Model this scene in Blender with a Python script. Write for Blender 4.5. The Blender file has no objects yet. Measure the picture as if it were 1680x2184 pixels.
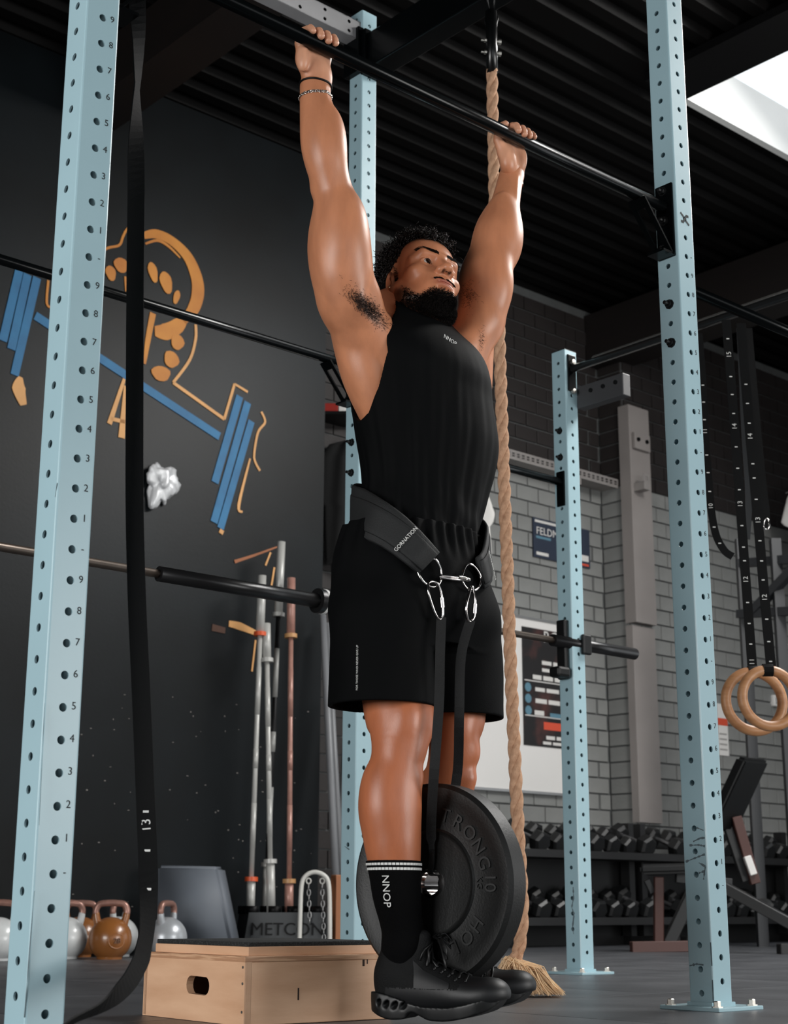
import bpy, bmesh, math, random
import numpy as np
from mathutils import Matrix, Vector, noise as mnoise
random.seed(7)
np.random.seed(7)
sc = bpy.context.scene
COL = sc.collection

# ------------------------------------------------------------------ camera
FPX, PITCH, ROLL, CAMH = 3235.0, 0.2551, 0.0029, 0.2543
cam = bpy.data.objects.new('camera', bpy.data.cameras.new('camera'))
COL.objects.link(cam)
cam.data.sensor_fit = 'VERTICAL'
cam.data.sensor_height = 36.0
cam.data.lens = FPX / 2184.0 * 36.0
cam.data.clip_start = 0.05
cam.matrix_world = Matrix.Translation((0, 0, CAMH)) @ Matrix.Rotation(math.pi / 2 + PITCH, 4, 'X') @ Matrix.Rotation(ROLL, 4, 'Z')
cam.data.dof.use_dof = True
cam.data.dof.focus_distance = 3.8
cam.data.dof.aperture_fstop = 7.5
sc.camera = cam

# ------------------------------------------------------------------ world, light, exposure
sc.view_settings.view_transform = 'Standard'
sc.view_settings.look = 'None'
sc.view_settings.exposure = 0.0
sc.view_settings.gamma = 1.0
sc.view_settings.use_curve_mapping = False
world = bpy.data.worlds.new('overcast_sky')
sc.world = world
world.use_nodes = True
wn = world.node_tree.nodes
wn['Background'].inputs[0].default_value = (0.93, 0.97, 1.0, 1)
wn['Background'].inputs[1].default_value = 1.4

AZ = math.radians(48.3)
D1 = Vector((math.sin(AZ), math.cos(AZ), 0))      # along the pull-up bars, away to the right
D2 = Vector((-math.cos(AZ), math.sin(AZ), 0))     # away to the left
FW = -D2                                          # the way the athlete faces
RZ = math.atan2(D1.y, D1.x)
UP = Vector((0, 0, 1))

def W(X, Y, Z=0.0):
    return D1 * X + D2 * Y + UP * Z

def area_light(name, loc, aim, sx, sy, power, color=(1, 1, 1)):
    l = bpy.data.lights.new(name, 'AREA')
    l.shape = 'RECTANGLE'; l.size = sx; l.size_y = sy
    l.energy = power; l.color = color
    o = bpy.data.objects.new(name, l); COL.objects.link(o)
    o.location = loc
    d = (Vector(aim) - Vector(loc)).normalized()
    o.rotation_euler = d.to_track_quat('-Z', 'Y').to_euler()
    return o

# daylight through the big open doors behind and beside the camera and through the roof light
area_light('daylight_door_left', (-4.2, -1.0, 1.25), (0.0, 4.0, 0.6), 3.4, 2.1, 270, (1.0, 0.985, 0.97))
area_light('daylight_door_right', (6.6, 1.6, 1.35), (0.3, 4.0, 0.8), 3.2, 2.2, 230, (1.0, 0.985, 0.96))
area_light('daylight_roof', W(7.0, 2.6, 5.15), W(4.5, 4.0, 0.0), 3.0, 2.4, 600, (1.0, 0.98, 0.95))

# ------------------------------------------------------------------ pixel -> place helpers (1680 x 2184 frame)
CAMP = Vector((0, 0, CAMH))
def ray(u, v):
    u, v = u - 840.0, v - 1092.0
    cr, sr = math.cos(-ROLL), math.sin(-ROLL)
    u, v = u * cr - v * sr, u * sr + v * cr
    X, Y = u / FPX, -v / FPX
    c, s = math.cos(PITCH), math.sin(PITCH)
    return Vector((X, c - Y * s, s + Y * c))
def on_plane(u, v, p, n):
    r = ray(u, v); n = Vector(n)
    return CAMP + r * ((Vector(p) - CAMP).dot(n) / r.dot(n))
def on_z(u, v, z=0.0): return on_plane(u, v, (0, 0, z), UP)
def on_Y(u, v, Y): return on_plane(u, v, D2 * Y, D2)      # vertical plane parallel to the bars
def on_X(u, v, X): return on_plane(u, v, D1 * X, D1)
def rc(p): return (p.dot(D1), p.dot(D2), p.z)             # rig coordinates of a world point
def project(p):
    x, y, z = p[0], p[1], p[2] - CAMH
    c, s = math.cos(PITCH), math.sin(PITCH)
    Zc = y * c + z * s; Yc = -y * s + z * c
    return 840 + FPX * x / Zc, 1092 - FPX * Yc / Zc

# ------------------------------------------------------------------ materials
def lin(c):
    return tuple(((x / 255.0) / 12.92 if x / 255.0 <= 0.04045 else ((x / 255.0 + 0.055) / 1.055) ** 2.4) for x in c)
MATS = {}
def mat(name, rgb, rough=0.5, metal=0.0, var=0.0, vscale=8.0, bump=0.0, bscale=40.0, rgb2=None, spec=0.5, stretch=None, coat=0.0, detail=4.0, contrast=None, emit=0.0, sheen=0.0):
    if name in MATS: return MATS[name]
    m = bpy.data.materials.new(name); m.use_nodes = True
    nt = m.node_tree; b = nt.nodes['Principled BSDF']
    c = lin(rgb) + (1,)
    b.inputs['Base Color'].default_value = c
    b.inputs['Roughness'].default_value = rough
    b.inputs['Metallic'].default_value = metal
    b.inputs['Specular IOR Level'].default_value = spec
    b.inputs['Coat Weight'].default_value = coat
    if sheen: b.inputs['Sheen Weight'].default_value = sheen
    tc = nt.nodes.new('ShaderNodeTexCoord')
    src = tc.outputs['Object']
    if stretch:
        mp = nt.nodes.new('ShaderNodeMapping'); mp.inputs['Scale'].default_value = stretch
        nt.links.new(src, mp.inputs['Vector']); src = mp.outputs['Vector']
    if var > 0 or rgb2:
        n = nt.nodes.new('ShaderNodeTexNoise'); n.inputs['Scale'].default_value = vscale; n.inputs['Detail'].default_value = detail
        nt.links.new(src, n.inputs['Vector'])
        rp = nt.nodes.new('ShaderNodeValToRGB')
        lo, hi = contrast or (0.3, 0.7)
        rp.color_ramp.elements[0].position = lo; rp.color_ramp.elements[1].position = hi
        if rgb2: c0, c1 = c, lin(rgb2) + (1,)
        else:
            c0 = tuple(x * (1 - var) for x in c[:3]) + (1,); c1 = tuple(min(1, x * (1 + var)) for x in c[:3]) + (1,)
        rp.color_ramp.elements[0].color = c0; rp.color_ramp.elements[1].color = c1
        nt.links.new(n.outputs['Fac'], rp.inputs['Fac']); nt.links.new(rp.outputs['Color'], b.inputs['Base Color'])
    if bump > 0:
        n2 = nt.nodes.new('ShaderNodeTexNoise'); n2.inputs['Scale'].default_value = bscale; n2.inputs['Detail'].default_value = 5
        nt.links.new(src, n2.inputs['Vector'])
        bp = nt.nodes.new('ShaderNodeBump'); bp.inputs['Strength'].default_value = bump; bp.inputs['Distance'].default_value = 0.004
        nt.links.new(n2.outputs['Fac'], bp.inputs['Height']); nt.links.new(bp.outputs['Normal'], b.inputs['Normal'])
    if emit > 0:
        b.inputs['Emission Color'].default_value = c; b.inputs['Emission Strength'].default_value = emit
    MATS[name] = m
    return m

# ------------------------------------------------------------------ mesh helpers
def worldm(o):
    return (worldm(o.parent) @ o.matrix_parent_inverse @ o.matrix_basis) if o.parent else o.matrix_basis.copy()
def adopt(o, parent):
    """parent o, keeping its own coordinates as world coordinates"""
    o.parent = parent
    o.matrix_parent_inverse = worldm(parent).inverted()
    return o
def to_obj(name, me, m=None, parent=None, loc=None, rotz=None, smooth=False):
    o = bpy.data.objects.new(name, me); COL.objects.link(o)
    if m is not None:
        if len(me.materials) == 0: me.materials.append(m)
    if parent: adopt(o, parent)
    if loc is not None: o.location = loc
    if rotz is not None: o.rotation_euler = (0, 0, rotz)
    if smooth:
        for p in me.polygons: p.use_smooth = True
    return o
def bm_obj(name, bm, m=None, parent=None, loc=None, rotz=None, smooth=False, recalc=True):
    if recalc: bmesh.ops.recalc_face_normals(bm, faces=bm.faces)
    me = bpy.data.meshes.new(name); bm.to_mesh(me); bm.free()
    return to_obj(name, me, m, parent, loc, rotz, smooth)
def py_obj(name, V, Fc, m=None, parent=None, loc=None, rotz=None, smooth=False):
    me = bpy.data.meshes.new(name); me.from_pydata([tuple(v) for v in V], [], Fc); me.update()
    return to_obj(name, me, m, parent, loc, rotz, smooth)
def add_box(bm, c, s, rot=None, bevel=0.0):
    r = bmesh.ops.create_cube(bm, size=1.0)
    vs = r['verts']
    M = Matrix.Translation(Vector(c)) @ (rot.to_4x4() if rot is not None else Matrix.Identity(4)) @ Matrix.Diagonal((s[0], s[1], s[2], 1))
    bmesh.ops.transform(bm, matrix=M, verts=vs)
    if bevel > 0:
        es = list({e for v in vs for e in v.link_edges})
        bmesh.ops.bevel(bm, geom=es, offset=bevel, segments=2, affect='EDGES', profile=0.5, clamp_overlap=True)
def box_obj(name, c, s, m, parent=None, loc=None, rotz=None, bevel=0.0, rot=None):
    bm = bmesh.new(); add_box(bm, c, s, rot, bevel)
    return bm_obj(name, bm, m, parent, loc, rotz)
def frame_from(d):
    d = Vector(d).normalized()
    a = Vector((0, 0, 1)) if abs(d.z) < 0.95 else Vector((1, 0, 0))
    x = a.cross(d).normalized(); y = d.cross(x)
    return x, y, d
def add_tube(bm, pts, r, seg=10, cap=True, closed=False, r2=None):
    """tube along points, parallel transported; r scalar or list; r2 = second radius for flat sections"""
    pts = [Vector(p) for p in pts]; n = len(pts)
    rs = r if isinstance(r, (list, tuple)) else [r] * n
    x, y, d = frame_from((pts[1] - pts[0]))
    rings = []
    for i, p in enumerate(pts):
        if closed: t = (pts[(i + 1) % n] - pts[i - 1]).normalized()
        else: t = (pts[min(i + 1, n - 1)] - pts[max(i - 1, 0)]).normalized()
        x = (x - t * x.dot(t)).normalized(); y = t.cross(x)
        ry = rs[i] if r2 is None else r2
        rings.append([bm.verts.new(p + x * rs[i] * math.cos(2 * math.pi * k / seg) + y * ry * math.sin(2 * math.pi * k / seg)) for k in range(seg)])
    m = n if closed else n - 1
    for i in range(m):
        a, b = rings[i], rings[(i + 1) % n]
        for k in range(seg): bm.faces.new((a[k], a[(k + 1) % seg], b[(k + 1) % seg], b[k]))
    if cap and not closed:
        bm.faces.new(rings[0][::-1]); bm.faces.new(rings[-1])
def tube_obj(name, pts, r, m, parent=None, seg=12, closed=False, cap=True, r2=None):
    bm = bmesh.new(); add_tube(bm, pts, r, seg, cap, closed, r2)
    o = bm_obj(name, bm, m, parent)
    me = o.data
    for p in me.polygons: p.use_smooth = len(p.vertices) == 4
    return o
def add_lathe(bm, prof, seg=24, M=None):
    """prof: list of (r, z)"""
    rings = []
    for r, z in prof:
        if r < 1e-6: rings.append([bm.verts.new((0, 0, z))])
        else: rings.append([bm.verts.new((r * math.cos(2 * math.pi * k / seg), r * math.sin(2 * math.pi * k / seg), z)) for k in range(seg)])
    for a, b in zip(rings, rings[1:]):
        for k in range(seg):
            k2 = (k + 1) % seg
            if len(a) == 1 and len(b) == 1: continue
            if len(a) == 1: bm.faces.new((a[0], b[k], b[k2]))
            elif len(b) == 1: bm.faces.new((a[k], a[k2], b[0]))
            else: bm.faces.new((a[k], a[k2], b[k2], b[k]))
    if M is not None:
        bmesh.ops.transform(bm, matrix=M, verts=[v for rg in rings for v in rg])
def axis_matrix(p, d):
    x, y, z = frame_from(d)
    M = Matrix((x, y, z)).transposed().to_4x4(); M.translation = Vector(p)
    return M
def lathe_obj(name, prof, p, d, m, parent=None, seg=24, smooth=True):
    bm = bmesh.new(); add_lathe(bm, prof, seg, axis_matrix(p, d))
    o = bm_obj(name, bm, m, parent)
    if smooth:
        o.data.shade_smooth() if hasattr(o.data, 'shade_smooth') else None
        try: o.data.set_sharp_from_angle(angle=math.radians(35))
        except Exception: pass
    return o
def add_ribbon(bm, pts, nrm, w, t=0.003):
    """flat strap along pts; nrm: list of (width direction) vectors; w width; t thickness"""
    pts = [Vector(p) for p in pts]; n = len(pts); rings = []
    for i, p in enumerate(pts):
        tg = (pts[min(i + 1, n - 1)] - pts[max(i - 1, 0)]).normalized()
        wd = Vector(nrm[i]); wd = (wd - tg * wd.dot(tg)).normalized(); nn = tg.cross(wd)
        ww = w[i] if isinstance(w, (list, tuple)) else w
        rings.append([bm.verts.new(p + wd * a * ww / 2 + nn * b * t / 2) for a, b in ((-1, -1), (1, -1), (1, 1), (-1, 1))])
    for a, b in zip(rings, rings[1:]):
        for k in range(4): bm.faces.new((a[k], a[(k + 1) % 4], b[(k + 1) % 4], b[k]))
    bm.faces.new(rings[0][::-1]); bm.faces.new(rings[-1])
def add_prism(bm, poly, depth, M=None):
    """closed 2D polygon (x,y) extruded from z=0 to depth"""
    a = [bm.verts.new((x, y, 0)) for x, y in poly]; b = [bm.verts.new((x, y, depth)) for x, y in poly]
    n = len(poly)
    bm.faces.new(a[::-1]); bm.faces.new(b)
    for k in range(n): bm.faces.new((a[k], a[(k + 1) % n], b[(k + 1) % n], b[k]))
    if M is not None: bmesh.ops.transform(bm, matrix=M, verts=a + b)
_txt = {}
def text_mesh(s, size=1.0, extrude=0.0, align='CENTER'):
    key = (s, size, extrude, align)
    if key in _txt: return _txt[key]
    cu = bpy.data.curves.new('lettering', 'FONT'); cu.body = s; cu.size = size; cu.extrude = extrude
    cu.align_x = align; cu.align_y = 'CENTER'; cu.resolution_u = 3
    o = bpy.data.objects.new('lettering', cu); COL.objects.link(o)
    dg = bpy.context.evaluated_depsgraph_get()
    me = bpy.data.meshes.new_from_object(o.evaluated_get(dg)); me.materials.clear()
    bpy.data.objects.remove(o); bpy.data.curves.remove(cu)
    _txt[key] = me
    return me
def text_obj(name, s, size, origin, xdir, ydir, m, parent=None, extrude=0.0006, align='CENTER', lift=0.0015):
    me = text_mesh(s, size, extrude, align)
    if len(me.materials) == 0: me.materials.append(m)
    elif me.materials[0] is not m:
        me = me.copy(); me.materials.clear(); me.materials.append(m)
    o = bpy.data.objects.new(name, me); COL.objects.link(o)
    x = Vector(xdir).normalized(); y = Vector(ydir); y = (y - x * y.dot(x)).normalized(); z = x.cross(y)
    M = Matrix((x, y, z)).transposed().to_4x4(); M.translation = Vector(origin) + z * lift
    if parent: adopt(o, parent)
    o.matrix_basis = M
    return o
def thing(name, label, cat, loc=(0, 0, 0), rotz=0.0, group=None):
    o = bpy.data.objects.new(name, None); COL.objects.link(o)
    o.empty_display_size = 0.05
    o.location = loc; o.rotation_euler = (0, 0, rotz)
    return tag(o, label, cat, group)
def tag(o, label, cat, group=None):
    o['label'] = label; o['category'] = cat
    if group: o['group'] = group
    return o
def struct(o, label=None):
    o['kind'] = 'structure'
    if label: o['label'] = label
    return o
def inst(name, me, parent=None, loc=(0, 0, 0), rot=(0, 0, 0)):
    o = bpy.data.objects.new(name, me); COL.objects.link(o)
    if parent: o.parent = parent
    o.location = loc; o.rotation_euler = rot
    return o
# ================================================================== SETTING
M_floor = mat('rubber_floor', (64, 66, 70), rough=0.38, rgb2=(92, 94, 98), vscale=3.0, bump=0.25, bscale=220, contrast=(0.35, 0.75))
M_black_wall = mat('black_wall', (9, 11, 12), rough=0.42, rgb2=(20, 25, 28), vscale=1.1, bump=0.12, bscale=60, spec=0.16)
M_brick = mat('grey_painted_brick', (128, 129, 127), rough=0.62, var=0.10, vscale=5, bump=0.3, bscale=50)
M_mortar = mat('grey_painted_mortar', (84, 86, 86), rough=0.75, var=0.1, vscale=9)
M_brick_dark = mat('dark_brick', (34, 29, 28), rough=0.6, var=0.12, vscale=5, bump=0.3, bscale=50)  # darker tone for bricks above the tray and at the left end
M_roof = mat('dark_corrugated_steel', (7, 6, 6), rough=0.6, var=0.25, vscale=1.5, spec=0.12)
M_beam_dark = mat('dark_steel_beam', (8, 8, 9), rough=0.6, var=0.1, spec=0.15)
M_timber = mat('dark_red_timber', (16, 9, 7), rough=0.6, var=0.25, vscale=3, stretch=(1, 1, 6))
M_white_paint = mat('white_painted_board', (225, 226, 224), rough=0.6)
M_plain = mat('grey_render_wall', (60, 60, 62), rough=0.8, var=0.08)
M_conc = mat('grey_painted_concrete', (140, 134, 131), rough=0.6, var=0.06, vscale=3)
M_tray = mat('galvanised_tray', (150, 145, 142), rough=0.5, metal=0.2, var=0.08)
HC = 5.2                                    # ceiling height
XA, XB, YA, YB = -7.0, 12.5, -5.5, 8.0      # room in rig coordinates

# floor of square rubber tiles with fine joints
fl = box_obj('floor', (0, 0, -0.03), (XB - XA + 1, YB - YA + 1, 0.03), mat('floor_joint', (12, 13, 14), rough=0.9), loc=W((XA + XB) / 2, (YA + YB) / 2, 0), rotz=RZ)
struct(fl, 'dark rubber gym floor of square tiles')
bm = bmesh.new(); add_box(bm, (0, 0, -0.0085), (0.997, 0.997, 0.017), bevel=0.002)
tile = bpy.data.meshes.new('tile'); bm.to_mesh(tile); bm.free(); tile.materials.append(M_floor)
flM = worldm(fl)
for i in range(int(XA), int(XB) + 1):
    for j in range(int(YA), int(YB) + 1):
        p = W(i + 0.38, j + 0.62, 0)
        if p.y < 0.2: continue
        u, v = project(p)
        if not (-700 < u < 2400): continue
        o = inst('rubber_tile', tile); o.location = p; o.rotation_euler = (0, 0, RZ); adopt(o, fl)

def wall_box(name, X0, X1, Y0, Y1, Z0, Z1, m, label=None, parent=None):
    c = W((X0 + X1) / 2, (Y0 + Y1) / 2, (Z0 + Z1) / 2)
    o = box_obj(name, (0, 0, 0), (X1 - X0, Y1 - Y0, Z1 - Z0), m, parent=parent, loc=c, rotz=RZ)
    if not parent: struct(o, label)
    return o

# mural wall (black) on the left, standing a little forward of the brick wall
YM = 7.40
xe = rc(on_Y(685, 1400, YM))[0]
wall_left = wall_box('wall_left', XA, xe, YM, YM + 0.12, 0, HC, M_black_wall, 'black painted wall with a sprayed mural')
# brick wall behind the dumbbells: a recessed bay and a forward bay with a step between
YBK = 7.98
xs = rc(on_Y(1296, 1500, YBK))[0]
YBR = 7.72
wall_back = wall_box('wall_back', XA, xs, YBK, YBK + 0.2, 0, HC, M_mortar, 'grey painted brick wall')
wall_bay = wall_box('wall_bay', xs, XB, YBR, YBK + 0.2, 0, HC, M_mortar, 'grey painted brick wall of the forward bay')
# bricks, 250 x 125 mm module
def brick_mesh(nm, lx, m):
    bm = bmesh.new(); add_box(bm, (0, 0, 0), (lx, 0.024, 0.113), bevel=0.004)
    me = bpy.data.meshes.new(nm); bm.to_mesh(me); bm.free(); me.materials.append(m); return me
b_full = brick_mesh('brick', 0.24, M_brick); b_head = brick_mesh('brick', 0.115, M_brick)
b_fulld = brick_mesh('brick', 0.24, M_brick_dark); b_headd = brick_mesh('brick', 0.115, M_brick_dark)
TRAYZ = 3.62
XDARK = rc(on_Y(860, 1400, YBK))[0]
def lay_bricks(parent, X0, X1, Yf, boxpx, maxn=290):
    cand = []
    for r in range(0, 41):
        zc = 0.0625 + r * 0.125
        off = 0.125 if r % 2 else 0.0
        x = X0 - off
        while x < X1 - 0.02:
            a, b = max(x, X0), min(x + 0.25, X1)
            if b - a > 0.1:
                c = (a + b) / 2; p = W(c, Yf, zc); u, v = project(p)
                vis = boxpx[0] < u < boxpx[2] and boxpx[1] < v < boxpx[3]
                cand.append((not vis, -abs(0) + (abs(v - 1300)), c, zc, b - a))
            x += 0.25
    cand.sort()
    rest = bmesh.new(); restd = bmesh.new(); nr = nd = 0
    for i, (nv, _, c, zc, w) in enumerate(cand):
        dark = zc > TRAYZ or (c < XDARK)
        if i < maxn and not nv:
            me = (b_fulld if dark else b_full) if w > 0.2 else (b_headd if dark else b_head)
            o = inst('brick', me); o.location = W(c, Yf - 0.002 - random.random() * 0.003, zc); o.rotation_euler = (0, 0, RZ); adopt(o, parent)
        else:
            p = W(c, Yf - 0.003, zc)
            add_box(restd if dark else rest, p, ((0.24 if w > 0.2 else 0.115), 0.024, 0.113), Matrix.Rotation(RZ, 3, 'Z'))
            if dark: nd += 1
            else: nr += 1
    if nr:
        o = bm_obj('brick_field', rest, M_brick, parent); o['kind'] = 'stuff'
    else: rest.free()
    if nd:
        o = bm_obj('brick_field', restd, M_brick_dark, parent); o['kind'] = 'stuff'
    else: restd.free()
lay_bricks(wall_back, rc(on_Y(640, 1400, YBK))[0], xs, YBK, (1020, 780, 1320, 1790))
lay_bricks(wall_bay, xs, rc(on_Y(1760, 1300, YBR))[0], YBR, (1385, 1080, 1680, 1800))
# bricks on the side of the step (header courses)
for r in range(0, 41):
    zc = 0.0625 + r * 0.125
    o = inst('brick', (b_fulld if zc > TRAYZ else b_full)); o.location = W(xs - 0.002, (YBK + YBR) / 2 - 0.005, zc); o.rotation_euler = (0, 0, RZ + math.pi / 2); adopt(o, wall_bay)

# smooth concrete pilaster on the corner of the step
xp0 = rc(on_Y(1344, 1500, YBR))[0]; xp1 = rc(on_Y(1392, 1500, YBR))[0]
pil = wall_box('trim_1', xp0, xp1, YBR - 0.05, YBR + 0.02, 0.9, 2.45, M_conc, 'smooth grey boxed-in pipe casing on the brick wall')
pil2 = wall_box('trim_2', xp0, xp1 - 0.02, YBR - 0.09, YBR + 0.02, 2.47, HC - 0.9, M_conc, 'smooth grey casing above the pipe casing')
# cable tray running round the step
def tray(name, X0, X1, Y, label, cat='cable tray'):
    t = thing(name, label, cat, W((X0 + X1) / 2, Y, TRAYZ), 0)
    def bx(nm, c, s): return box_obj(nm, (0, 0, 0), s, M_tray, t, loc=W(*c), rotz=RZ)
    bx('tray_floor', ((X0 + X1) / 2, Y - 0.10, TRAYZ), (X1 - X0, 0.20, 0.006))
    L = X1 - X0
    # front lip with punched slots
    bm = bmesh.new()
    n = int(L / 0.055)
    add_box(bm, (0, 0, 0.055), (L, 0.004, 0.018)); add_box(bm, (0, 0, 0.0), (L, 0.004, 0.024)); add_box(bm, (0, 0, 0.028), (L, 0.004, 0.006))
    for i in range(n + 1):
        add_box(bm, (-L / 2 + i * 0.055, 0, 0.028), (0.024, 0.004, 0.05))
    bm_obj('perforated_lip', bm, M_tray, t, loc=W((X0 + X1) / 2, Y - 0.20, TRAYZ), rotz=RZ)
    for i in range(3):
        bx('wall_bracket', (X0 + L * (i + 0.5) / 3, Y - 0.10, TRAYZ - 0.035), (0.03, 0.2, 0.06))
    return t
tray('cable_tray', rc(on_Y(700, 1000, YBK))[0], xs - 0.0, YBK, 'perforated grey cable tray on the recessed brick wall behind the climbing rope')
tray('cable_tray', xs, XB - 3, YBR, 'perforated grey cable tray running on along the forward brick bay')
bx_ = box_obj('wall_plate', (0, 0, 0), (0.2, 0.03, 0.14), M_conc, None, loc=W(xp0 + 0.13, YBR - 0.11, 3.99), rotz=RZ, bevel=0.004)
tag(bx_, 'small grey bolted steel plate high on the pipe casing', 'plate')
for dx in (-0.06, 0.05):
    lathe_obj('bolt', [(0, 0), (0.018, 0), (0.018, 0.012), (0, 0.014)], W(xp0 + 0.13 + dx, YBR - 0.125, 4.0), -D2, M_beam_dark, bx_, 8)

# ceiling of corrugated steel sheet, ribs along the bars, with a roof light
pc = on_z(1465, 205, HC)
XK, YK, _ = rc(pc)
XK2, YK2 = XK + 5.0, YK - 2.6
def corrugated(name, X0, X1, Y0, Y1, parent=None):
    V, Fc = [], []
    prof = []; y = Y0; P = 0.2
    while y < Y1:
        for dy, z in ((0, 0.0), (0.08, 0.0), (0.105, 0.045), (0.175, 0.045)): 
            if y + dy <= Y1: prof.append((y + dy, z))
        y += P
    prof.append((Y1, 0.0))
    for (yy, z) in prof:
        V.append(W(X0, yy, HC + z)); V.append(W(X1, yy, HC + z))
    for i in range(len(prof) - 1): Fc.append((2 * i, 2 * i + 1, 2 * i + 3, 2 * i + 2))
    o = py_obj(name, V, Fc, M_roof, parent)
    return o
ceil = corrugated('ceiling', XA, XB, YK, YB + 0.2); struct(ceil, 'dark corrugated steel roof')
corrugated('ceiling_sheet', XA, XK, YA, YK, ceil)
corrugated('ceiling_sheet', XK2, XB, YK2, YK, ceil)
corrugated('ceiling_sheet', XK, XB, YA, YK2, ceil)
# roof light: white upstand round the opening and a thin glazing bar
sky = wall_box('window_1', XK - 0.05, XK2 + 0.05, YK, YK + 0.05, HC - 0.02, HC + 0.34, M_white_paint, 'bright white roof light')
wall_box('upstand', XK - 0.05, XK, YK2, YK, HC - 0.02, HC + 0.34, M_white_paint, parent=sky)
wall_box('upstand', XK2, XK2 + 0.05, YK2, YK, HC - 0.02, HC + 0.34, M_white_paint, parent=sky)
wall_box('upstand', XK, XK2, YK2 - 0.05, YK2, HC - 0.02, HC + 0.34, M_white_paint, parent=sky)
mg = bpy.data.materials.new('opal_glazing'); mg.use_nodes = True
bs = mg.node_tree.nodes['Principled BSDF']; bs.inputs['Base Color'].default_value = (0.95, 0.97, 1, 1); bs.inputs['Transmission Weight'].default_value = 1.0; bs.inputs['Roughness'].default_value = 0.0; bs.inputs['IOR'].default_value = 1.02
wall_box('pane', XK, XK2, YK2, YK, HC + 0.34, HC + 0.345, mg, parent=sky)
# roof beams
def beam(name, label, X0, X1, Y0, Y1, Z0, Z1, m):
    o = wall_box(name, X0, X1, Y0, Y1, Z0, Z1, m); 
    o['label'] = label
    return o
beam('trim_3', 'dark steel edge beam beside the roof light', XK - 0.42, XK - 0.06, YK2, YK, HC - 0.06, HC - 0.005, M_beam_dark)
xb = rc(on_z(360, 130, HC - 0.3))[0]
beam('trim_4', 'dark red-brown timber roof beam at the upper left', xb - 0.14, xb + 0.14, YA, YM, HC - 0.36, HC - 0.01, M_timber)
beam('trim_5', 'dark red-brown timber roof beam far right', XK + 2.2, XK + 2.5, YK + 0.2, YB, HC - 0.5, HC - 0.05, M_timber)

# the rest of the hall, mostly outside the picture: doors let the daylight in
def holed_wall(name, axis, k, a0, a1, h0, h1, label):
    """wall with one door opening a..b between h0,h1 on either side"""
    segs = [((XA if axis == 'Y' else YA), a0, 0, HC), (a1, (XB if axis == 'Y' else YB), 0, HC), (a0, a1, h1, HC)]
    first = None
    for (s0, s1, z0, z1) in segs:
        if axis == 'Y': o = wall_box(name if first is None else 'wall_panel', s0, s1, k - 0.1, k, z0, z1, M_plain, label if first is None else None, parent=first)
        else: o = wall_box(name if first is None else 'wall_panel', k - 0.1, k, s0, s1, z0, z1, M_plain, label if first is None else None, parent=first)
        first = first or o
holed_wall('wall_front', 'Y', YA, -3.2, 6.5, 0, 3.3, 'grey wall with a wide open door behind the camera')
holed_wall('wall_right', 'X', XB, -2.0, 4.0, 0, 3.3, 'grey wall with a wide open door on the far right')
holed_wall('wall_side', 'X', XA, -3.8, 2.8, 0, 3.3, 'grey wall with a wide open door on the left')

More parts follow.
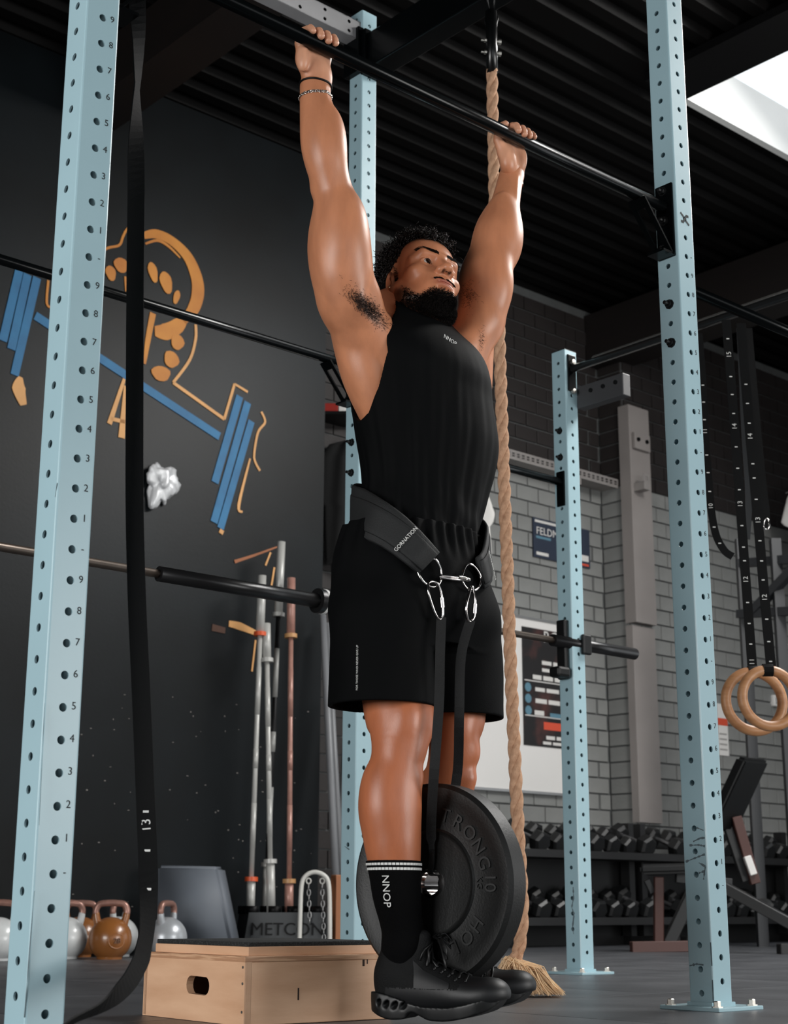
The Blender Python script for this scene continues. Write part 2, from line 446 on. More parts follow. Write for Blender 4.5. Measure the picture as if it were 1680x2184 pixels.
# ================================================================== RIG
M_blue = mat('pale_blue_powder_coat', (158, 188, 197), rough=0.33, var=0.05, vscale=2.2, spec=0.5, bump=0.02, bscale=300)
M_blkp = mat('black_powder_coat', (6, 8, 9), rough=0.22, var=0.1, vscale=5, spec=0.18)
M_blk2 = mat('satin_black_steel', (12, 13, 14), rough=0.45, spec=0.3)
M_bolt = mat('zinc_bolt', (175, 172, 165), rough=0.35, metal=0.9)
M_num = mat('number_black', (16, 24, 28), rough=0.7)
M_scuff = mat('rubber_scuff', (92, 106, 112), rough=0.85)
M_greyst = mat('grey_coated_steel', (150, 150, 152), rough=0.42, var=0.08)
A = 0.078; PT = 0.06; HR = 0.0082
def upright_mesh(h, zr):
    """square tube with a row of bolt holes on every face; zr = height of the first hole on the +-Y faces, the +-X faces sit half a pitch lower"""
    bm = bmesh.new(); hw = A / 2; fl_ = hw - 0.004
    th = 0.004
    for f in range(4):
        ang = [0, 90, 180, 270][f]
        c, s = round(math.cos(math.radians(ang))), round(math.sin(math.radians(ang)))
        def P(u, z, d=0.0):   # face with outward normal (c,s): tangent (-s,c)
            return (c * (hw - d) - s * u, s * (hw - d) + c * u, z)
        first = zr if f % 2 else zr - PT / 2
        z = first - PT / 2
        quad = lambda a, b: bm.faces.new([bm.verts.new(P(-fl_, a)), bm.verts.new(P(fl_, a)), bm.verts.new(P(fl_, b)), bm.verts.new(P(-fl_, b))])
        if z > 0.001: quad(0, z)
        k = 0
        ca = math.atan2(PT / 2, fl_)
        angs = []
        for q in range(4):
            base = q * math.pi / 2
            corner = ca if q % 2 == 0 else math.pi / 2 - ca
            angs += [base, base + corner * 0.5, base + corner, base + (corner + math.pi / 2) / 2]
        while z + PT <= h:
            zc = z + PT / 2
            inn, out, rim = [], [], []
            for a_ in angs:
                ca_, sa_ = math.cos(a_), math.sin(a_)
                t = min(fl_ / abs(ca_) if abs(ca_) > 1e-6 else 9, (PT / 2) / abs(sa_) if abs(sa_) > 1e-6 else 9)
                out.append(bm.verts.new(P(ca_ * t, zc + sa_ * t)))
                inn.append(bm.verts.new(P(ca_ * HR, zc + sa_ * HR)))
                rim.append(bm.verts.new(P(ca_ * HR, zc + sa_ * HR, th)))
            n = len(angs)
            for i in range(n):
                j = (i + 1) % n
                bm.faces.new((out[i], out[j], inn[j], inn[i])); bm.faces.new((inn[i], inn[j], rim[j], rim[i]))
            z += PT
        quad(z, h)
        # rounded corner strip
        p = [(hw, fl_), (hw - 0.0012, fl_ + 0.0028), (fl_ + 0.0028, hw - 0.0012), (fl_, hw)]
        pr = [(c * x - s * y, s * x + c * y) for x, y in p]
        lo = [bm.verts.new((x, y, 0)) for x, y in pr]; hi = [bm.verts.new((x, y, h)) for x, y in pr]
        for i in range(3): bm.faces.new((lo[i], lo[i + 1], hi[i + 1], hi[i]))
    # inner liner so that the tube reads hollow and dark
    me = bpy.data.meshes.new('upright'); bm.to_mesh(me); bm.free()
    me.materials.append(M_blue)
    return me
rig = thing('pull_up_rig', 'pale blue perforated steel pull-up rig with black bars around the athlete', 'gym rig', (0.8325, 4.158, 0), 0)
Z0R = 0.0708
POSTS = {'L': (-0.6367, 2.8346, 3.85, 0.0), 'R': (0.8325, 4.1582, 3.85, 0.0), 'C': (-0.1311, 5.5276, 3.80, 0.0088), 'M': (0.7492, 6.3198, 2.63, 0.0121)}
PR = {}
um = upright_mesh(3.85, Z0R)
for k, (x, y, h, dz) in POSTS.items():
    me = um if k in 'LR' else upright_mesh(h, Z0R + dz)
    o = to_obj('upright', me, None, rig, loc=(x, y, 0), rotz=RZ)
    PR[k] = (o, Vector((x, y, 0)).dot(D1), Vector((x, y, 0)).dot(D2), h)
    # base plate with bolts, pointed corners towards us
    bp = box_obj('base_plate', (0, 0, 0.005), (0.19, 0.19, 0.010), M_blue, o, loc=(x, y, 0), rotz=RZ, bevel=0.002)
    for sx in (-1, 1):
        for sy in (-1, 1):
            p = Vector((x, y, 0.010)) + D1 * 0.074 * sx + D2 * 0.074 * sy
            lathe_obj('bolt', [(0, 0), (0.015, 0), (0.015, 0.003), (0.0095, 0.003), (0.0095, 0.014), (0.007, 0.016), (0, 0.016)], p, UP, M_bolt, o, 6, smooth=False)
    bm = bmesh.new()
    for sx, sy, lx, ly in ((1, 0, 0.012, A), (-1, 0, 0.012, A), (0, 1, A, 0.012), (0, -1, A, 0.012)):
        add_box(bm, (sx * (A / 2 + 0.003), sy * (A / 2 + 0.003), 0.014), (lx, ly, 0.010))
    bm_obj('weld_bead', bm, M_blue, o, loc=(x, y, 0), rotz=RZ)
    # cap
    if k in 'M':
        box_obj('end_cap', (0, 0, h + 0.002), (A - 0.002, A - 0.002, 0.004), M_blk2, o, loc=(x, y, 0), rotz=RZ)
# printed numbers beside the holes on the face towards the lower right
names = ['1', '2', '3', '4', '5', '6', '7', '8', '9', '-']
for k in 'LR':
    o, X, Y, h = PR[k]
    for i in range(4, 49):
        ch = '-' if i % 10 == 4 else str((i - 4) % 10)
        z = Z0R + i * PT + 0.004
        if k == 'R' and i in (35, 36, 37, 38, 39, 40, 41, 42, 43, 44, 45, 46, 47, 48): continue
        text_obj('number', ch, 0.0205, W(X + 0.0225, Y - A / 2, z), D1, UP, M_num, o, extrude=0.0002, lift=0.0004)
o, X, Y, h = PR['R']
# maker's mark on the right upright: a diagonal bar between two dots with end serifs
zl = Z0R + 36 * PT
bm = bmesh.new()
for (c, s, a) in (((0, 0), (0.007, 0.036), -35), ((-0.012, 0.010), (0.018, 0.007), -35), ((0.012, -0.010), (0.018, 0.007), -35), ((0.014, 0.012), (0.008, 0.008), 0), ((-0.014, -0.012), (0.008, 0.008), 0)):
    add_box(bm, (c[0], 0, c[1]), (s[0], 0.0006, s[1]), Matrix.Rotation(math.radians(-a), 3, 'Y'))
bm_obj('painted_mark', bm, M_num, o, loc=W(X + 0.0, Y - A / 2 - 0.0004, zl), rotz=RZ)

def bar_bracket(o, X, Y, Z, side, r=0.0175, rigo=rig):
    """welded end plate with bolts and a slotted gusset under the bar; side: -1 = on the -X face, +1 on the +X face"""
    xf = X + side * A / 2
    box_obj('end_plate', (0, 0, 0), (0.008, 0.062, 0.235), M_blkp, o, loc=W(xf + side * 0.004, Y, Z - 0.045), rotz=RZ, bevel=0.003)
    for dz in (0.05, -0.045, -0.135):
        lathe_obj('bolt', [(0, 0), (0.015, 0), (0.015, 0.004), (0.011, 0.004), (0.011, 0.013), (0.006, 0.013), (0.006, 0.024), (0, 0.025)], W(xf + side * 0.008, Y - 0.012 * 0, Z + dz), D1 * side, M_blk2, o, 8, smooth=False)
    # gusset: flat strap with a slot from bar to the foot of the plate
    bm = bmesh.new()
    a = Vector((side * 0.135, 0, -r + 0.004)); b = Vector((side * 0.012, 0, -0.158))
    d = (b - a).normalized(); nrm = Vector((d.z, 0, -d.x))
    L = (b - a).length
    for yy in (-0.023, 0.023):
        add_ribbon(bm, [a + Vector((0, yy, 0)), b + Vector((0, yy, 0))], [(0, 1, 0)] * 2, 0.016, 0.006)
    for t0, t1 in ((0.0, 0.18), (0.84, 1.0)):
        add_ribbon(bm, [a + d * L * t0, a + d * L * t1], [(0, 1, 0)] * 2, 0.032, 0.006)
    add_box(bm, (side * 0.03, 0, -0.158), (0.055, 0.062, 0.007))
    bm_obj('gusset', bm, M_blkp, o, loc=W(xf, Y, Z), rotz=RZ)
def bar(name, X0, X1, Y, Z, r=0.0175, m=None, parent=rig):
    return tube_obj(name, [W(X0, Y, Z), W((X0 + X1) / 2, Y, Z), W(X1, Y, Z)], r, m or M_blkp, parent, 20)
oL, XL, YL, _ = PR['L']; oR, XR, YR, _ = PR['R']; oC, XC, YC, _ = PR['C']; oM, XM, YM_, _ = PR['M']
ZB = 2.267
YBAR = YR
barA = bar('pull_up_bar', XL + A / 2, XR - A / 2, YBAR, ZB)
bar_bracket(oR, XR, YR, ZB, -1); bar_bracket(oL, XL, YBAR, ZB, 1)
barC = bar('pull_up_bar', XC - 2.6, XC - A / 2, YC, ZB); bar_bracket(oC, XC, YC, ZB, -1)
barR = bar('pull_up_bar', XR + A / 2, XR + 2.2, YR, 2.035)
barM = bar('pull_up_bar', XC + A / 2, XM - A / 2, YM_, 2.03)
box_obj('end_plate', (0, 0, 0), (0.008, 0.045, 0.155), M_blkp, oM, loc=W(XM - A / 2 - 0.004, YM_, 2.0), rotz=RZ, bevel=0.003)
for p_, dzs in (('R', (1.97, 1.83)), ('C', (1.99, 1.87)), ('M', (2.24, 2.17))):
    o, X, Y, h = PR[p_]
    for z in dzs:
        z = Z0R - PT / 2 + round((z - Z0R + PT / 2) / PT) * PT
        lathe_obj('bolt', [(0, 0), (0.015, 0), (0.015, 0.004), (0.011, 0.004), (0.011, 0.012), (0.006, 0.012), (0.006, 0.026), (0, 0.027)], W(X - A / 2, Y, z), -D1, M_blk2, o, 8, smooth=False)
# perforated grey beam from the back upright towards the upper left, black beam from its top towards us
def perf_beam(name, X0, X1, Y, Z, hgt, dep, m, parent):
    bm = bmesh.new(); L = X1 - X0; n = int(L / 0.12); w = L / n
    # front and back plates with two rows of holes
    for side in (-1, 1):
        for i in range(n):
            for rrow in (-1, 1):
                cx = -L / 2 + (i + 0.5) * w; cz = rrow * hgt / 4
                hw_, hh_ = w / 2, hgt / 4
                ca0 = math.atan2(hh_, hw_); angs = []
                for q in range(4):
                    base = q * math.pi / 2; corner = ca0 if q % 2 == 0 else math.pi / 2 - ca0
                    angs += [base, base + corner * 0.5, base + corner, base + (corner + math.pi / 2) / 2]
                out, inn = [], []
                for a_ in angs:
                    ca_, sa_ = math.cos(a_), math.sin(a_)
                    t = min(hw_ / abs(ca_) if abs(ca_) > 1e-6 else 9, hh_ / abs(sa_) if abs(sa_) > 1e-6 else 9); out.append(bm.verts.new((cx + ca_ * t, side * dep / 2, cz + sa_ * t)))
                    inn.append(bm.verts.new((cx + ca_ * 0.008, side * dep / 2, cz + sa_ * 0.008)))
                for q in range(16): bm.faces.new((out[q], out[(q + 1) % 16], inn[(q + 1) % 16], inn[q]))
    add_box(bm, (0, 0, hgt / 2 - 0.002), (L, dep, 0.004)); add_box(bm, (0, 0, -hgt / 2 + 0.002), (L, dep, 0.004))
    return bm_obj(name, bm, m, parent, loc=W((X0 + X1) / 2, Y, Z), rotz=RZ)
zb1 = rc(on_Y(765, 77, YC))[2]
perf_beam('cross_beam', XC - 2.3, XC - A / 2, YC, zb1, 0.084, 0.06, M_greyst, rig)
box_obj('end_plate', (0, 0, 0), (0.03, 0.094, 0.20), M_blkp, oC, loc=W(XC - A / 2 - 0.012, YC, zb1 - 0.09), rotz=RZ, bevel=0.004)
box_obj('end_plate', (0, 0, 0), (0.094, 0.03, 0.20), M_blkp, oC, loc=W(XC, YC - A / 2 - 0.012, zb1 - 0.10), rotz=RZ, bevel=0.004)
# black square beam along -D2 from the top of the back upright
zb2 = rc(on_X(800, 110, XC))[2]
o = box_obj('cross_beam', (0, 0, 0), (0.10, 3.0, 0.16), M_blkp, rig, loc=W(XC + 0.02, YC - 1.5 - A / 2, zb2), rotz=RZ, bevel=0.006)
# ring bars from the short upright towards the right
zt = 2.545
for (dx, dz, r_, m_) in ((0.0, 0.0, 0.017, mat('worn_black_bar', (46, 47, 48), rough=0.3, metal=0.4)), (0.16, 0.085, 0.019, mat('bright_steel_bar', (170, 168, 164), rough=0.25, metal=0.6))):
    tube_obj('ring_bar', [W(XM + dx, YM_ - A / 2, zt + dz), W(XM + dx, YM_ - 3.4, zt + dz)], r_, m_, rig, 16)
box_obj('end_plate', (0, 0, 0), (0.05, 0.008, 0.17), M_blkp, oM, loc=W(XM, YM_ - A / 2 - 0.004, zt - 0.02), rotz=RZ, bevel=0.003)
for dz in (0.05, -0.085):
    lathe_obj('bolt', [(0, 0), (0.012, 0), (0.012, 0.012), (0, 0.013)], W(XM, YM_ - A / 2 - 0.008, zt - 0.02 + dz), -D2, M_bolt, oM, 8, smooth=False)
perf_b = box_obj('cross_beam', (0, 0, 0), (0.05, 0.26, 0.10), mat('dark_grey_beam', (62, 62, 64), rough=0.5), rig, loc=W(XM + 0.06, YM_ - A / 2 - 0.13, zt - 0.125), rotz=RZ, bevel=0.004)
for i in range(3):
    lathe_obj('bolt', [(0, 0), (0.010, 0), (0.010, 0.006), (0, 0.007)], W(XM + 0.035, YM_ - 0.26 + i * 0.07, zt - 0.11), -D1, M_blk2, rig, 8, smooth=False)
# cups that carry a barbell on the short upright
cup = box_obj('barbell_cup', (0, 0, 0), (0.022, 0.05, 0.25), M_blk2, rig, loc=W(XM - A / 2 - 0.018, YM_ + 0.0, 1.30), rotz=RZ, bevel=0.006)
box_obj('cup_plate', (0, 0, 0), (0.05, 0.02, 0.085), M_blk2, cup, loc=W(XM + 0.035, YM_ - A / 2 - 0.012, 1.325), rotz=RZ, bevel=0.006)
box_obj('cup_lip', (0, 0, 0), (0.075, 0.06, 0.045), M_blk2, cup, loc=W(XM - A / 2 - 0.05, YM_ - 0.01, 1.20), rotz=RZ, bevel=0.012)
# scuff marks on the feet of the uprights
def scuff(o, X, Y, face, pts, w):
    """ragged streak laid on a face: pts list of (offset across, height)"""
    bm = bmesh.new()
    rnd = random.Random(len(pts) * 17 + int(w * 1e5))
    for (a0, z0), (a1, z1) in zip(pts, pts[1:]):
        n = 5; prev = None
        for i in range(n + 1):
            t = i / n; a = a0 + (a1 - a0) * t; z = z0 + (z1 - z0) * t
            d = Vector((a1 - a0, z1 - z0)).normalized(); pn = Vector((-d.y, d.x)) * w * (0.10 + 0.50 * rnd.random()) / 2
            def at(c, zz): return (W(X - A / 2 - 0.0005, Y - c, zz) if face == 'l' else W(X + c, Y - A / 2 - 0.0005, zz))
            cur = [bm.verts.new(at(a + pn.x, z + pn.y)), bm.verts.new(at(a - pn.x, z - pn.y))]
            if prev: bm.faces.new((prev[0], prev[1], cur[1], cur[0]))
            prev = cur
    return bm_obj('scuff_mark', bm, M_scuff, o)
def px_l(u, v, X): p = on_X(u, v, X - A / 2); return p
def face_pts(k, face, pxs):
    o, X, Y, h = PR[k]; out = []
    for (u, v) in pxs:
        if face == 'l': q = rc(on_X(u, v, X - A / 2)); out.append((Y - q[1], q[2]))
        else: q = rc(on_Y(u, v, Y - A / 2)); out.append((q[0] - X, q[2]))
    return o, X, Y, face, out
for k, face, w, pxs in (('M', 'l', 0.016, [(1222, 1892), (1223, 1915), (1219, 1935), (1224, 1950), (1221, 1975), (1223, 1992)]),
                        ('R', 'l', 0.010, [(1485, 1765), (1500, 1771)]), ('R', 'l', 0.014, [(1478, 1795), (1492, 1788), (1503, 1787)]), ('R', 'l', 0.012, [(1470, 1803), (1490, 1802), (1503, 1805)]),
                        ('R', 'l', 0.012, [(1462, 1838), (1482, 1830), (1503, 1822)]), ('R', 'l', 0.012, [(1490, 1862), (1503, 1858)]), ('R', 'l', 0.013, [(1490, 1840), (1504, 1848), (1500, 1876)]),
                        ('R', 'l', 0.016, [(1470, 2060), (1485, 2056), (1500, 2058)]), ('R', 'l', 0.007, [(1515, 2010), (1518, 2060)]), ('R', 'l', 0.007, [(1519, 2090), (1521, 2140)]),
                        ('L', 'l', 0.006, [(96, 1500), (84, 1760)]), ('L', 'l', 0.008, [(74, 1900), (62, 2050)]), ('L', 'l', 0.010, [(62, 2050), (52, 2170)]), ('L', 'l', 0.005, [(122, 1030), (118, 1060)]),
                        ('C', 'l', 0.008, [(735, 1805), (745, 1812)]), ('C', 'r', 0.006, [(776, 1880), (785, 1900)])):
    scuff(*face_pts(k, face, pxs), w)
# ================================================================== PERSON
import openvdb
OM = Vector((0.078, 3.49, 0))                     # floor point below the middle of the grip
EX, EY = np.array(-D1), np.array(FW)              # his right, his front
def LY(u, v, y):
    """local (right, front, up) coordinates of a pixel on the plane y in front of the bar"""
    p = on_plane(u, v, OM + FW * y, FW) - OM
    return np.array([-p.dot(D1), p.dot(FW), p.z])
def LX(u, v, x):
    p = on_plane(u, v, OM - D1 * x, D1) - OM
    return np.array([-p.dot(D1), p.dot(FW), p.z])
def pxm(l):
    p = OM - D1 * float(l[0]) + FW * float(l[1]) + UP * float(l[2])
    return FPX / ((p - CAMP).dot(Vector((0, math.cos(PITCH), math.sin(PITCH)))))
def locw(l): return OM - D1 * float(l[0]) + FW * float(l[1]) + UP * float(l[2])
class Vol:
    def __init__(s, lo, hi, vs):
        s.lo = np.array(lo, float); s.vs = vs
        s.n = np.ceil((np.array(hi) - s.lo) / vs).astype(int) + 1
        s.a = np.full(s.n, 0.03, np.float32)
    def grid(s, lo, hi):
        i0 = np.clip(np.floor((np.array(lo) - s.lo) / s.vs).astype(int), 0, s.n); i1 = np.clip(np.ceil((np.array(hi) - s.lo) / s.vs).astype(int) + 1, 0, s.n)
        if np.any(i1 <= i0): return None
        sl = tuple(slice(a, b) for a, b in zip(i0, i1))
        ax = [(np.arange(a, b) * s.vs + s.lo[k]).astype(np.float32) for k, (a, b) in enumerate(zip(i0, i1))]
        return sl, ax[0][:, None, None], ax[1][None, :, None], ax[2][None, None, :]
    def op(s, f, lo, hi, k, mode='add'):
        m = 0.012 + k
        g = s.grid(np.array(lo) - m, np.array(hi) + m)
        if g is None: return
        sl, X, Y, Z = g
        d = f(X, Y, Z).astype(np.float32); a = s.a[sl]
        k = max(k, 1e-5)
        if mode == 'add':
            h = np.clip(0.5 + 0.5 * (d - a) / k, 0, 1); s.a[sl] = d * (1 - h) + a * h - k * h * (1 - h)
        elif mode == 'sub':
            d = -d
            h = np.clip(0.5 - 0.5 * (d - a) / k, 0, 1); s.a[sl] = d * (1 - h) + a * h + k * h * (1 - h)
        elif mode == 'int':
            h = np.clip(0.5 - 0.5 * (d - a) / k, 0, 1); s.a[sl] = d * (1 - h) + a * h + k * h * (1 - h)
    def cone(s, p0, r0, p1, r1, k=0.02, mode='add'):
        p0 = np.array(p0, float); p1 = np.array(p1, float); R = max(r0, r1); b = p1 - p0; L2 = float(b @ b) + 1e-12
        def f(X, Y, Z):
            dx, dy, dz = X - p0[0], Y - p0[1], Z - p0[2]
            t = np.clip((dx * b[0] + dy * b[1] + dz * b[2]) / L2, 0, 1)
            return np.sqrt((dx - t * b[0]) ** 2 + (dy - t * b[1]) ** 2 + (dz - t * b[2]) ** 2) - (r0 + (r1 - r0) * t)
        s.op(f, np.minimum(p0, p1) - R, np.maximum(p0, p1) + R, k, mode)
    def chain(s, pts, rs, k=0.012):
        Q = np.array([list(p) + [r] for p, r in zip(pts, rs)], float); out = []; n = len(Q)
        for i in range(n - 1):        # resample smoothly so that no joint shows
            a, b_, c, d = Q[max(i - 1, 0)], Q[i], Q[i + 1], Q[min(i + 2, n - 1)]
            for t in (0.0, 0.25, 0.5, 0.75): out.append(0.5 * (2 * b_ + (c - a) * t + (2 * a - 5 * b_ + 4 * c - d) * t * t + (3 * b_ - a - 3 * c + d) * t ** 3))
        out.append(Q[-1]); pts = [o_[:3] for o_ in out]; rs = [o_[3] for o_ in out]
        for i in range(len(pts) - 1): s.cone(pts[i], rs[i], pts[i + 1], rs[i + 1], k if i == 0 else 0.006)
    def ell(s, c, r, k=0.02, mode='add', ax=None):
        c = np.array(c, float); r = np.array(r, float); A_ = np.eye(3) if ax is None else np.array(ax, float)
        ext = np.abs(A_).T @ r
        def f(X, Y, Z):
            dx, dy, dz = X - c[0], Y - c[1], Z - c[2]
            q = [(dx * A_[i, 0] + dy * A_[i, 1] + dz * A_[i, 2]) / r[i] for i in range(3)]
            n = np.sqrt(q[0] ** 2 + q[1] ** 2 + q[2] ** 2)
            g = np.sqrt((q[0] / r[0]) ** 2 + (q[1] / r[1]) ** 2 + (q[2] / r[2]) ** 2) + 1e-9
            return n * (n - 1) / g
        s.op(f, c - ext, c + ext, k, mode)
    def loft(s, st, k=0.02, mode='add', n=2.0, off=None, capk=0.0):
        """st rows: z, cx, cy, rx, ry, angle(deg)"""
        st = np.array(sorted(st), float); R = st[:, 3:5].max() + np.abs(st[:, 1:3]).max()
        z0, z1 = st[0, 0], st[-1, 0]
        zz = np.linspace(z0, z1, 220)
        def cub(c):
            y = st[:, c]; x = st[:, 0]
            m = np.gradient(y, x)
            i = np.clip(np.searchsorted(x, zz) - 1, 0, len(x) - 2); hh = x[i + 1] - x[i]; t = (zz - x[i]) / hh
            return (2 * t**3 - 3 * t**2 + 1) * y[i] + (t**3 - 2 * t**2 + t) * hh * m[i] + (-2 * t**3 + 3 * t**2) * y[i + 1] + (t**3 - t**2) * hh * m[i + 1]
        tab = [cub(c) for c in range(1, 6)]
        def f(X, Y, Z):
            cx, cy, rx, ry, an = [np.interp(Z, zz, t) for t in tab]
            a = np.radians(an); c, si = np.cos(a), np.sin(a)
            dx, dy = X - cx, Y - cy
            u, v = dx * c + dy * si, -dx * si + dy * c
            q = (np.abs(u / rx) ** n + np.abs(v / ry) ** n) ** (1 / n)
            g = np.sqrt((u / rx**2) ** 2 + (v / ry**2) ** 2) + 1e-6
            d = np.where(q > 0.3, q * (q - 1) / g * (1.0 if n == 2 else 1.0), -np.minimum(rx, ry) * 0.7)
            if off is not None: d = d + off(X, Y, Z)
            return np.maximum(d, np.maximum(Z - z1, z0 - Z))
        s.op(f, (st[:, 1].min() - R, st[:, 2].min() - R, z0), (st[:, 1].max() + R, st[:, 2].max() + R, z1), k, mode)
    def mesh(s, smooth=2):
        a = np.clip(s.a, -0.03, 0.03)
        g = openvdb.FloatGrid(); g.background = 0.03
        g.copyFromArray(np.ascontiguousarray(a))
        pts, quads = g.convertToQuads(isovalue=0.0)
        V = pts.astype(np.float64) * s.vs + s.lo
        # orientation: normals must point out of the solid
        Q = quads.astype(np.int64)
        p = V[Q[:, 0]]; e1 = V[Q[:, 1]] - p; e2 = V[Q[:, 3]] - p
        vol = np.sum(p * np.cross(e1, e2))
        if vol < 0: Q = Q[:, ::-1]
        # light Laplacian relax
        E = np.concatenate([Q[:, [0, 1]], Q[:, [1, 2]], Q[:, [2, 3]], Q[:, [3, 0]]])
        for it in range(smooth):
            S = np.zeros_like(V); cnt = np.zeros(len(V))
            for c in range(3):
                S[:, c] += np.bincount(E[:, 0], V[E[:, 1], c], len(V)) + np.bincount(E[:, 1], V[E[:, 0], c], len(V))
            cnt = np.bincount(E[:, 0], minlength=len(V)) + np.bincount(E[:, 1], minlength=len(V))
            S /= np.maximum(cnt, 1)[:, None]
            lam = 0.5 if it % 2 == 0 else -0.45
            V = V + lam * (S - V)
        return V, Q
def to_world(V):
    V = np.asarray(V)
    return np.array(OM)[None, :] + V[:, :1] * EX[None, :] + V[:, 1:2] * EY[None, :] + V[:, 2:3] * np.array([[0, 0, 1.0]])
def mesh_from(name, V, Q, m, parent=None, cols=None):
    me = bpy.data.meshes.new(name)
    me.vertices.add(len(V)); me.vertices.foreach_set('co', np.ascontiguousarray(V, np.float32).ravel())
    me.loops.add(Q.size); me.loops.foreach_set('vertex_index', np.ascontiguousarray(Q, np.int32).ravel())
    k = Q.shape[1]
    me.polygons.add(len(Q)); me.polygons.foreach_set('loop_start', np.arange(0, Q.size, k, dtype=np.int32))
    me.polygons.foreach_set('use_smooth', np.ones(len(Q), bool))
    me.update(calc_edges=True); me.validate()
    if cols is not None:
        at = me.color_attributes.new('tone', 'FLOAT_COLOR', 'POINT')
        at.data.foreach_set('color', np.ascontiguousarray(cols, np.float32).ravel())
    return to_obj(name, me, m, parent)
def vnoise(P, scale, seed=0):
    """cheap smooth noise from sums of sines"""
    r = np.random.RandomState(seed); out = np.zeros(len(P))
    for i in range(6):
        k = r.normal(size=3); k /= np.linalg.norm(k); out += np.sin(P @ k * scale * (0.7 + 0.25 * i) + r.rand() * 6.28)
    return out / 6

# ---------- skin
M_skin = bpy.data.materials.new('skin'); M_skin.use_nodes = True  
nt = M_skin.node_tree; b = nt.nodes['Principled BSDF']
at_ = nt.nodes.new('ShaderNodeAttribute'); at_.attribute_name = 'tone'
nz = nt.nodes.new('ShaderNodeTexNoise'); nz.inputs['Scale'].default_value = 14; nz.inputs['Detail'].default_value = 6
mx = nt.nodes.new('ShaderNodeMix'); mx.data_type = 'RGBA'; mx.blend_type = 'MULTIPLY'; mx.inputs['Factor'].default_value = 1.0
rp = nt.nodes.new('ShaderNodeValToRGB'); rp.color_ramp.elements[0].position = 0.3; rp.color_ramp.elements[1].position = 0.7
rp.color_ramp.elements[0].color = (0.82, 0.78, 0.76, 1); rp.color_ramp.elements[1].color = (1.1, 1.08, 1.06, 1)
nt.links.new(nz.outputs['Fac'], rp.inputs['Fac']); nt.links.new(at_.outputs['Color'], mx.inputs['A']); nt.links.new(rp.outputs['Color'], mx.inputs['B'])
nt.links.new(mx.outputs['Result'], b.inputs['Base Color'])
b.inputs['Roughness'].default_value = 0.38
b.inputs['Subsurface Weight'].default_value = 0.08; b.inputs['Subsurface Radius'].default_value = (0.02, 0.008, 0.004); b.inputs['Subsurface Scale'].default_value = 0.5
n2 = nt.nodes.new('ShaderNodeTexNoise'); n2.inputs['Scale'].default_value = 350; n2.inputs['Detail'].default_value = 3
bp = nt.nodes.new('ShaderNodeBump'); bp.inputs['Strength'].default_value = 0.12; bp.inputs['Distance'].default_value = 0.002
nt.links.new(n2.outputs['Fac'], bp.inputs['Height']); nt.links.new(bp.outputs['Normal'], b.inputs['Normal'])
SKIN = np.array(lin((204, 138, 102)))
M_hair = mat('black_hair', (16, 11, 10), rough=0.4, spec=0.4)
M_stub = mat('beard_hair', (17, 12, 10), rough=0.7, spec=0.2, bump=0.8, bscale=420)

# ---------- body key points -----------------------------------------------------------
def st_px(rows, y):
    """rows (v, uL, uR) -> centres and radii on plane y"""
    out = []
    for row in rows:
        v, a, c = row[:3]; yy = row[3] if len(row) > 3 else y
        ctr = LY((a + c) / 2, v, yy); out.append((ctr, (c - a) / 2 / pxm(ctr)))
    return out
# right arm (left in the picture), from wrist down to the shoulder
RA = st_px([(178, 641, 704, -0.040), (212, 641, 704, -0.032), (250, 641, 716, -0.022), (300, 642, 730, -0.012), (340, 650, 737, -0.008), (385, 664, 744, -0.010),
            (420, 671, 755, -0.012), (460, 668, 776, -0.012), (510, 662, 787, -0.014), (555, 661, 792, -0.018), (600, 668, 796, -0.024), (645, 686, 806, -0.034)], 0)
LA = st_px([(372, 1066, 1116, -0.040), (400, 1058, 1111, -0.036), (441, 1045, 1107, -0.028), (475, 1024, 1111, -0.020), (500, 1012, 1114, -0.016), (528, 1005, 1110, -0.016),
            (555, 999, 1096, -0.018), (580, 992, 1086, -0.020), (610, 985, 1086, -0.022), (645, 982, 1080, -0.024), (690, 976, 1070, -0.028)], 0)
HEADO = None
# ---------- torso stations: v, left, right outline in the picture -> z, cx, cy, rx, ry
def torso_rows(rows, rho_, y0_, ang=0.0):
    out = []
    for row in rows:
        v, a, c = row[:3]; rho, y0 = (row[3:5] if len(row) > 3 else (rho_, y0_))
        ctr = LY((a + c) / 2, v, y0); hw = (c - a) / 2 / pxm(ctr)
        rx = hw / math.sqrt(0.747 ** 2 + (rho * 0.665) ** 2)
        out.append((ctr[2], ctr[0], ctr[1], rx, rx * rho, ang))
    return out
TORSO = [(1.755, 0.0, -0.09, 0.046, 0.034, 0), (1.725, 0.0, -0.09, 0.094, 0.046, 0), (1.68, -0.002, -0.084, 0.130, 0.062, 0), (1.635, -0.004, -0.076, 0.165, 0.084, 0), (1.58, -0.008, -0.066, 0.190, 0.108, 0)] + torso_rows([(800, 742, 1040), (860, 762, 1036), (930, 782, 1030), (1000, 792, 1022), (1060, 790, 1022), (1120, 780, 1022), (1200, 770, 1020), (1270, 770, 1020), (1330, 785, 1010)], 0.64, -0.055)
body = Vol((-0.56, -0.30, 0.10), (0.56, 0.34, 2.30), 0.0032)
body.loft(TORSO, 0.01)
# shoulder girdle, traps and neck root
S_R = np.array([0.145, -0.06, 1.58]); S_L = np.array([-0.145, -0.06, 1.58])
NECK0 = np.array([0.0, -0.09, 1.565]); 
body.cone(S_R, 0.056, S_L, 0.056, 0.05)
body.cone(NECK0, 0.072, NECK0 + (0.01, 0.015, 0.09), 0.056, 0.05)
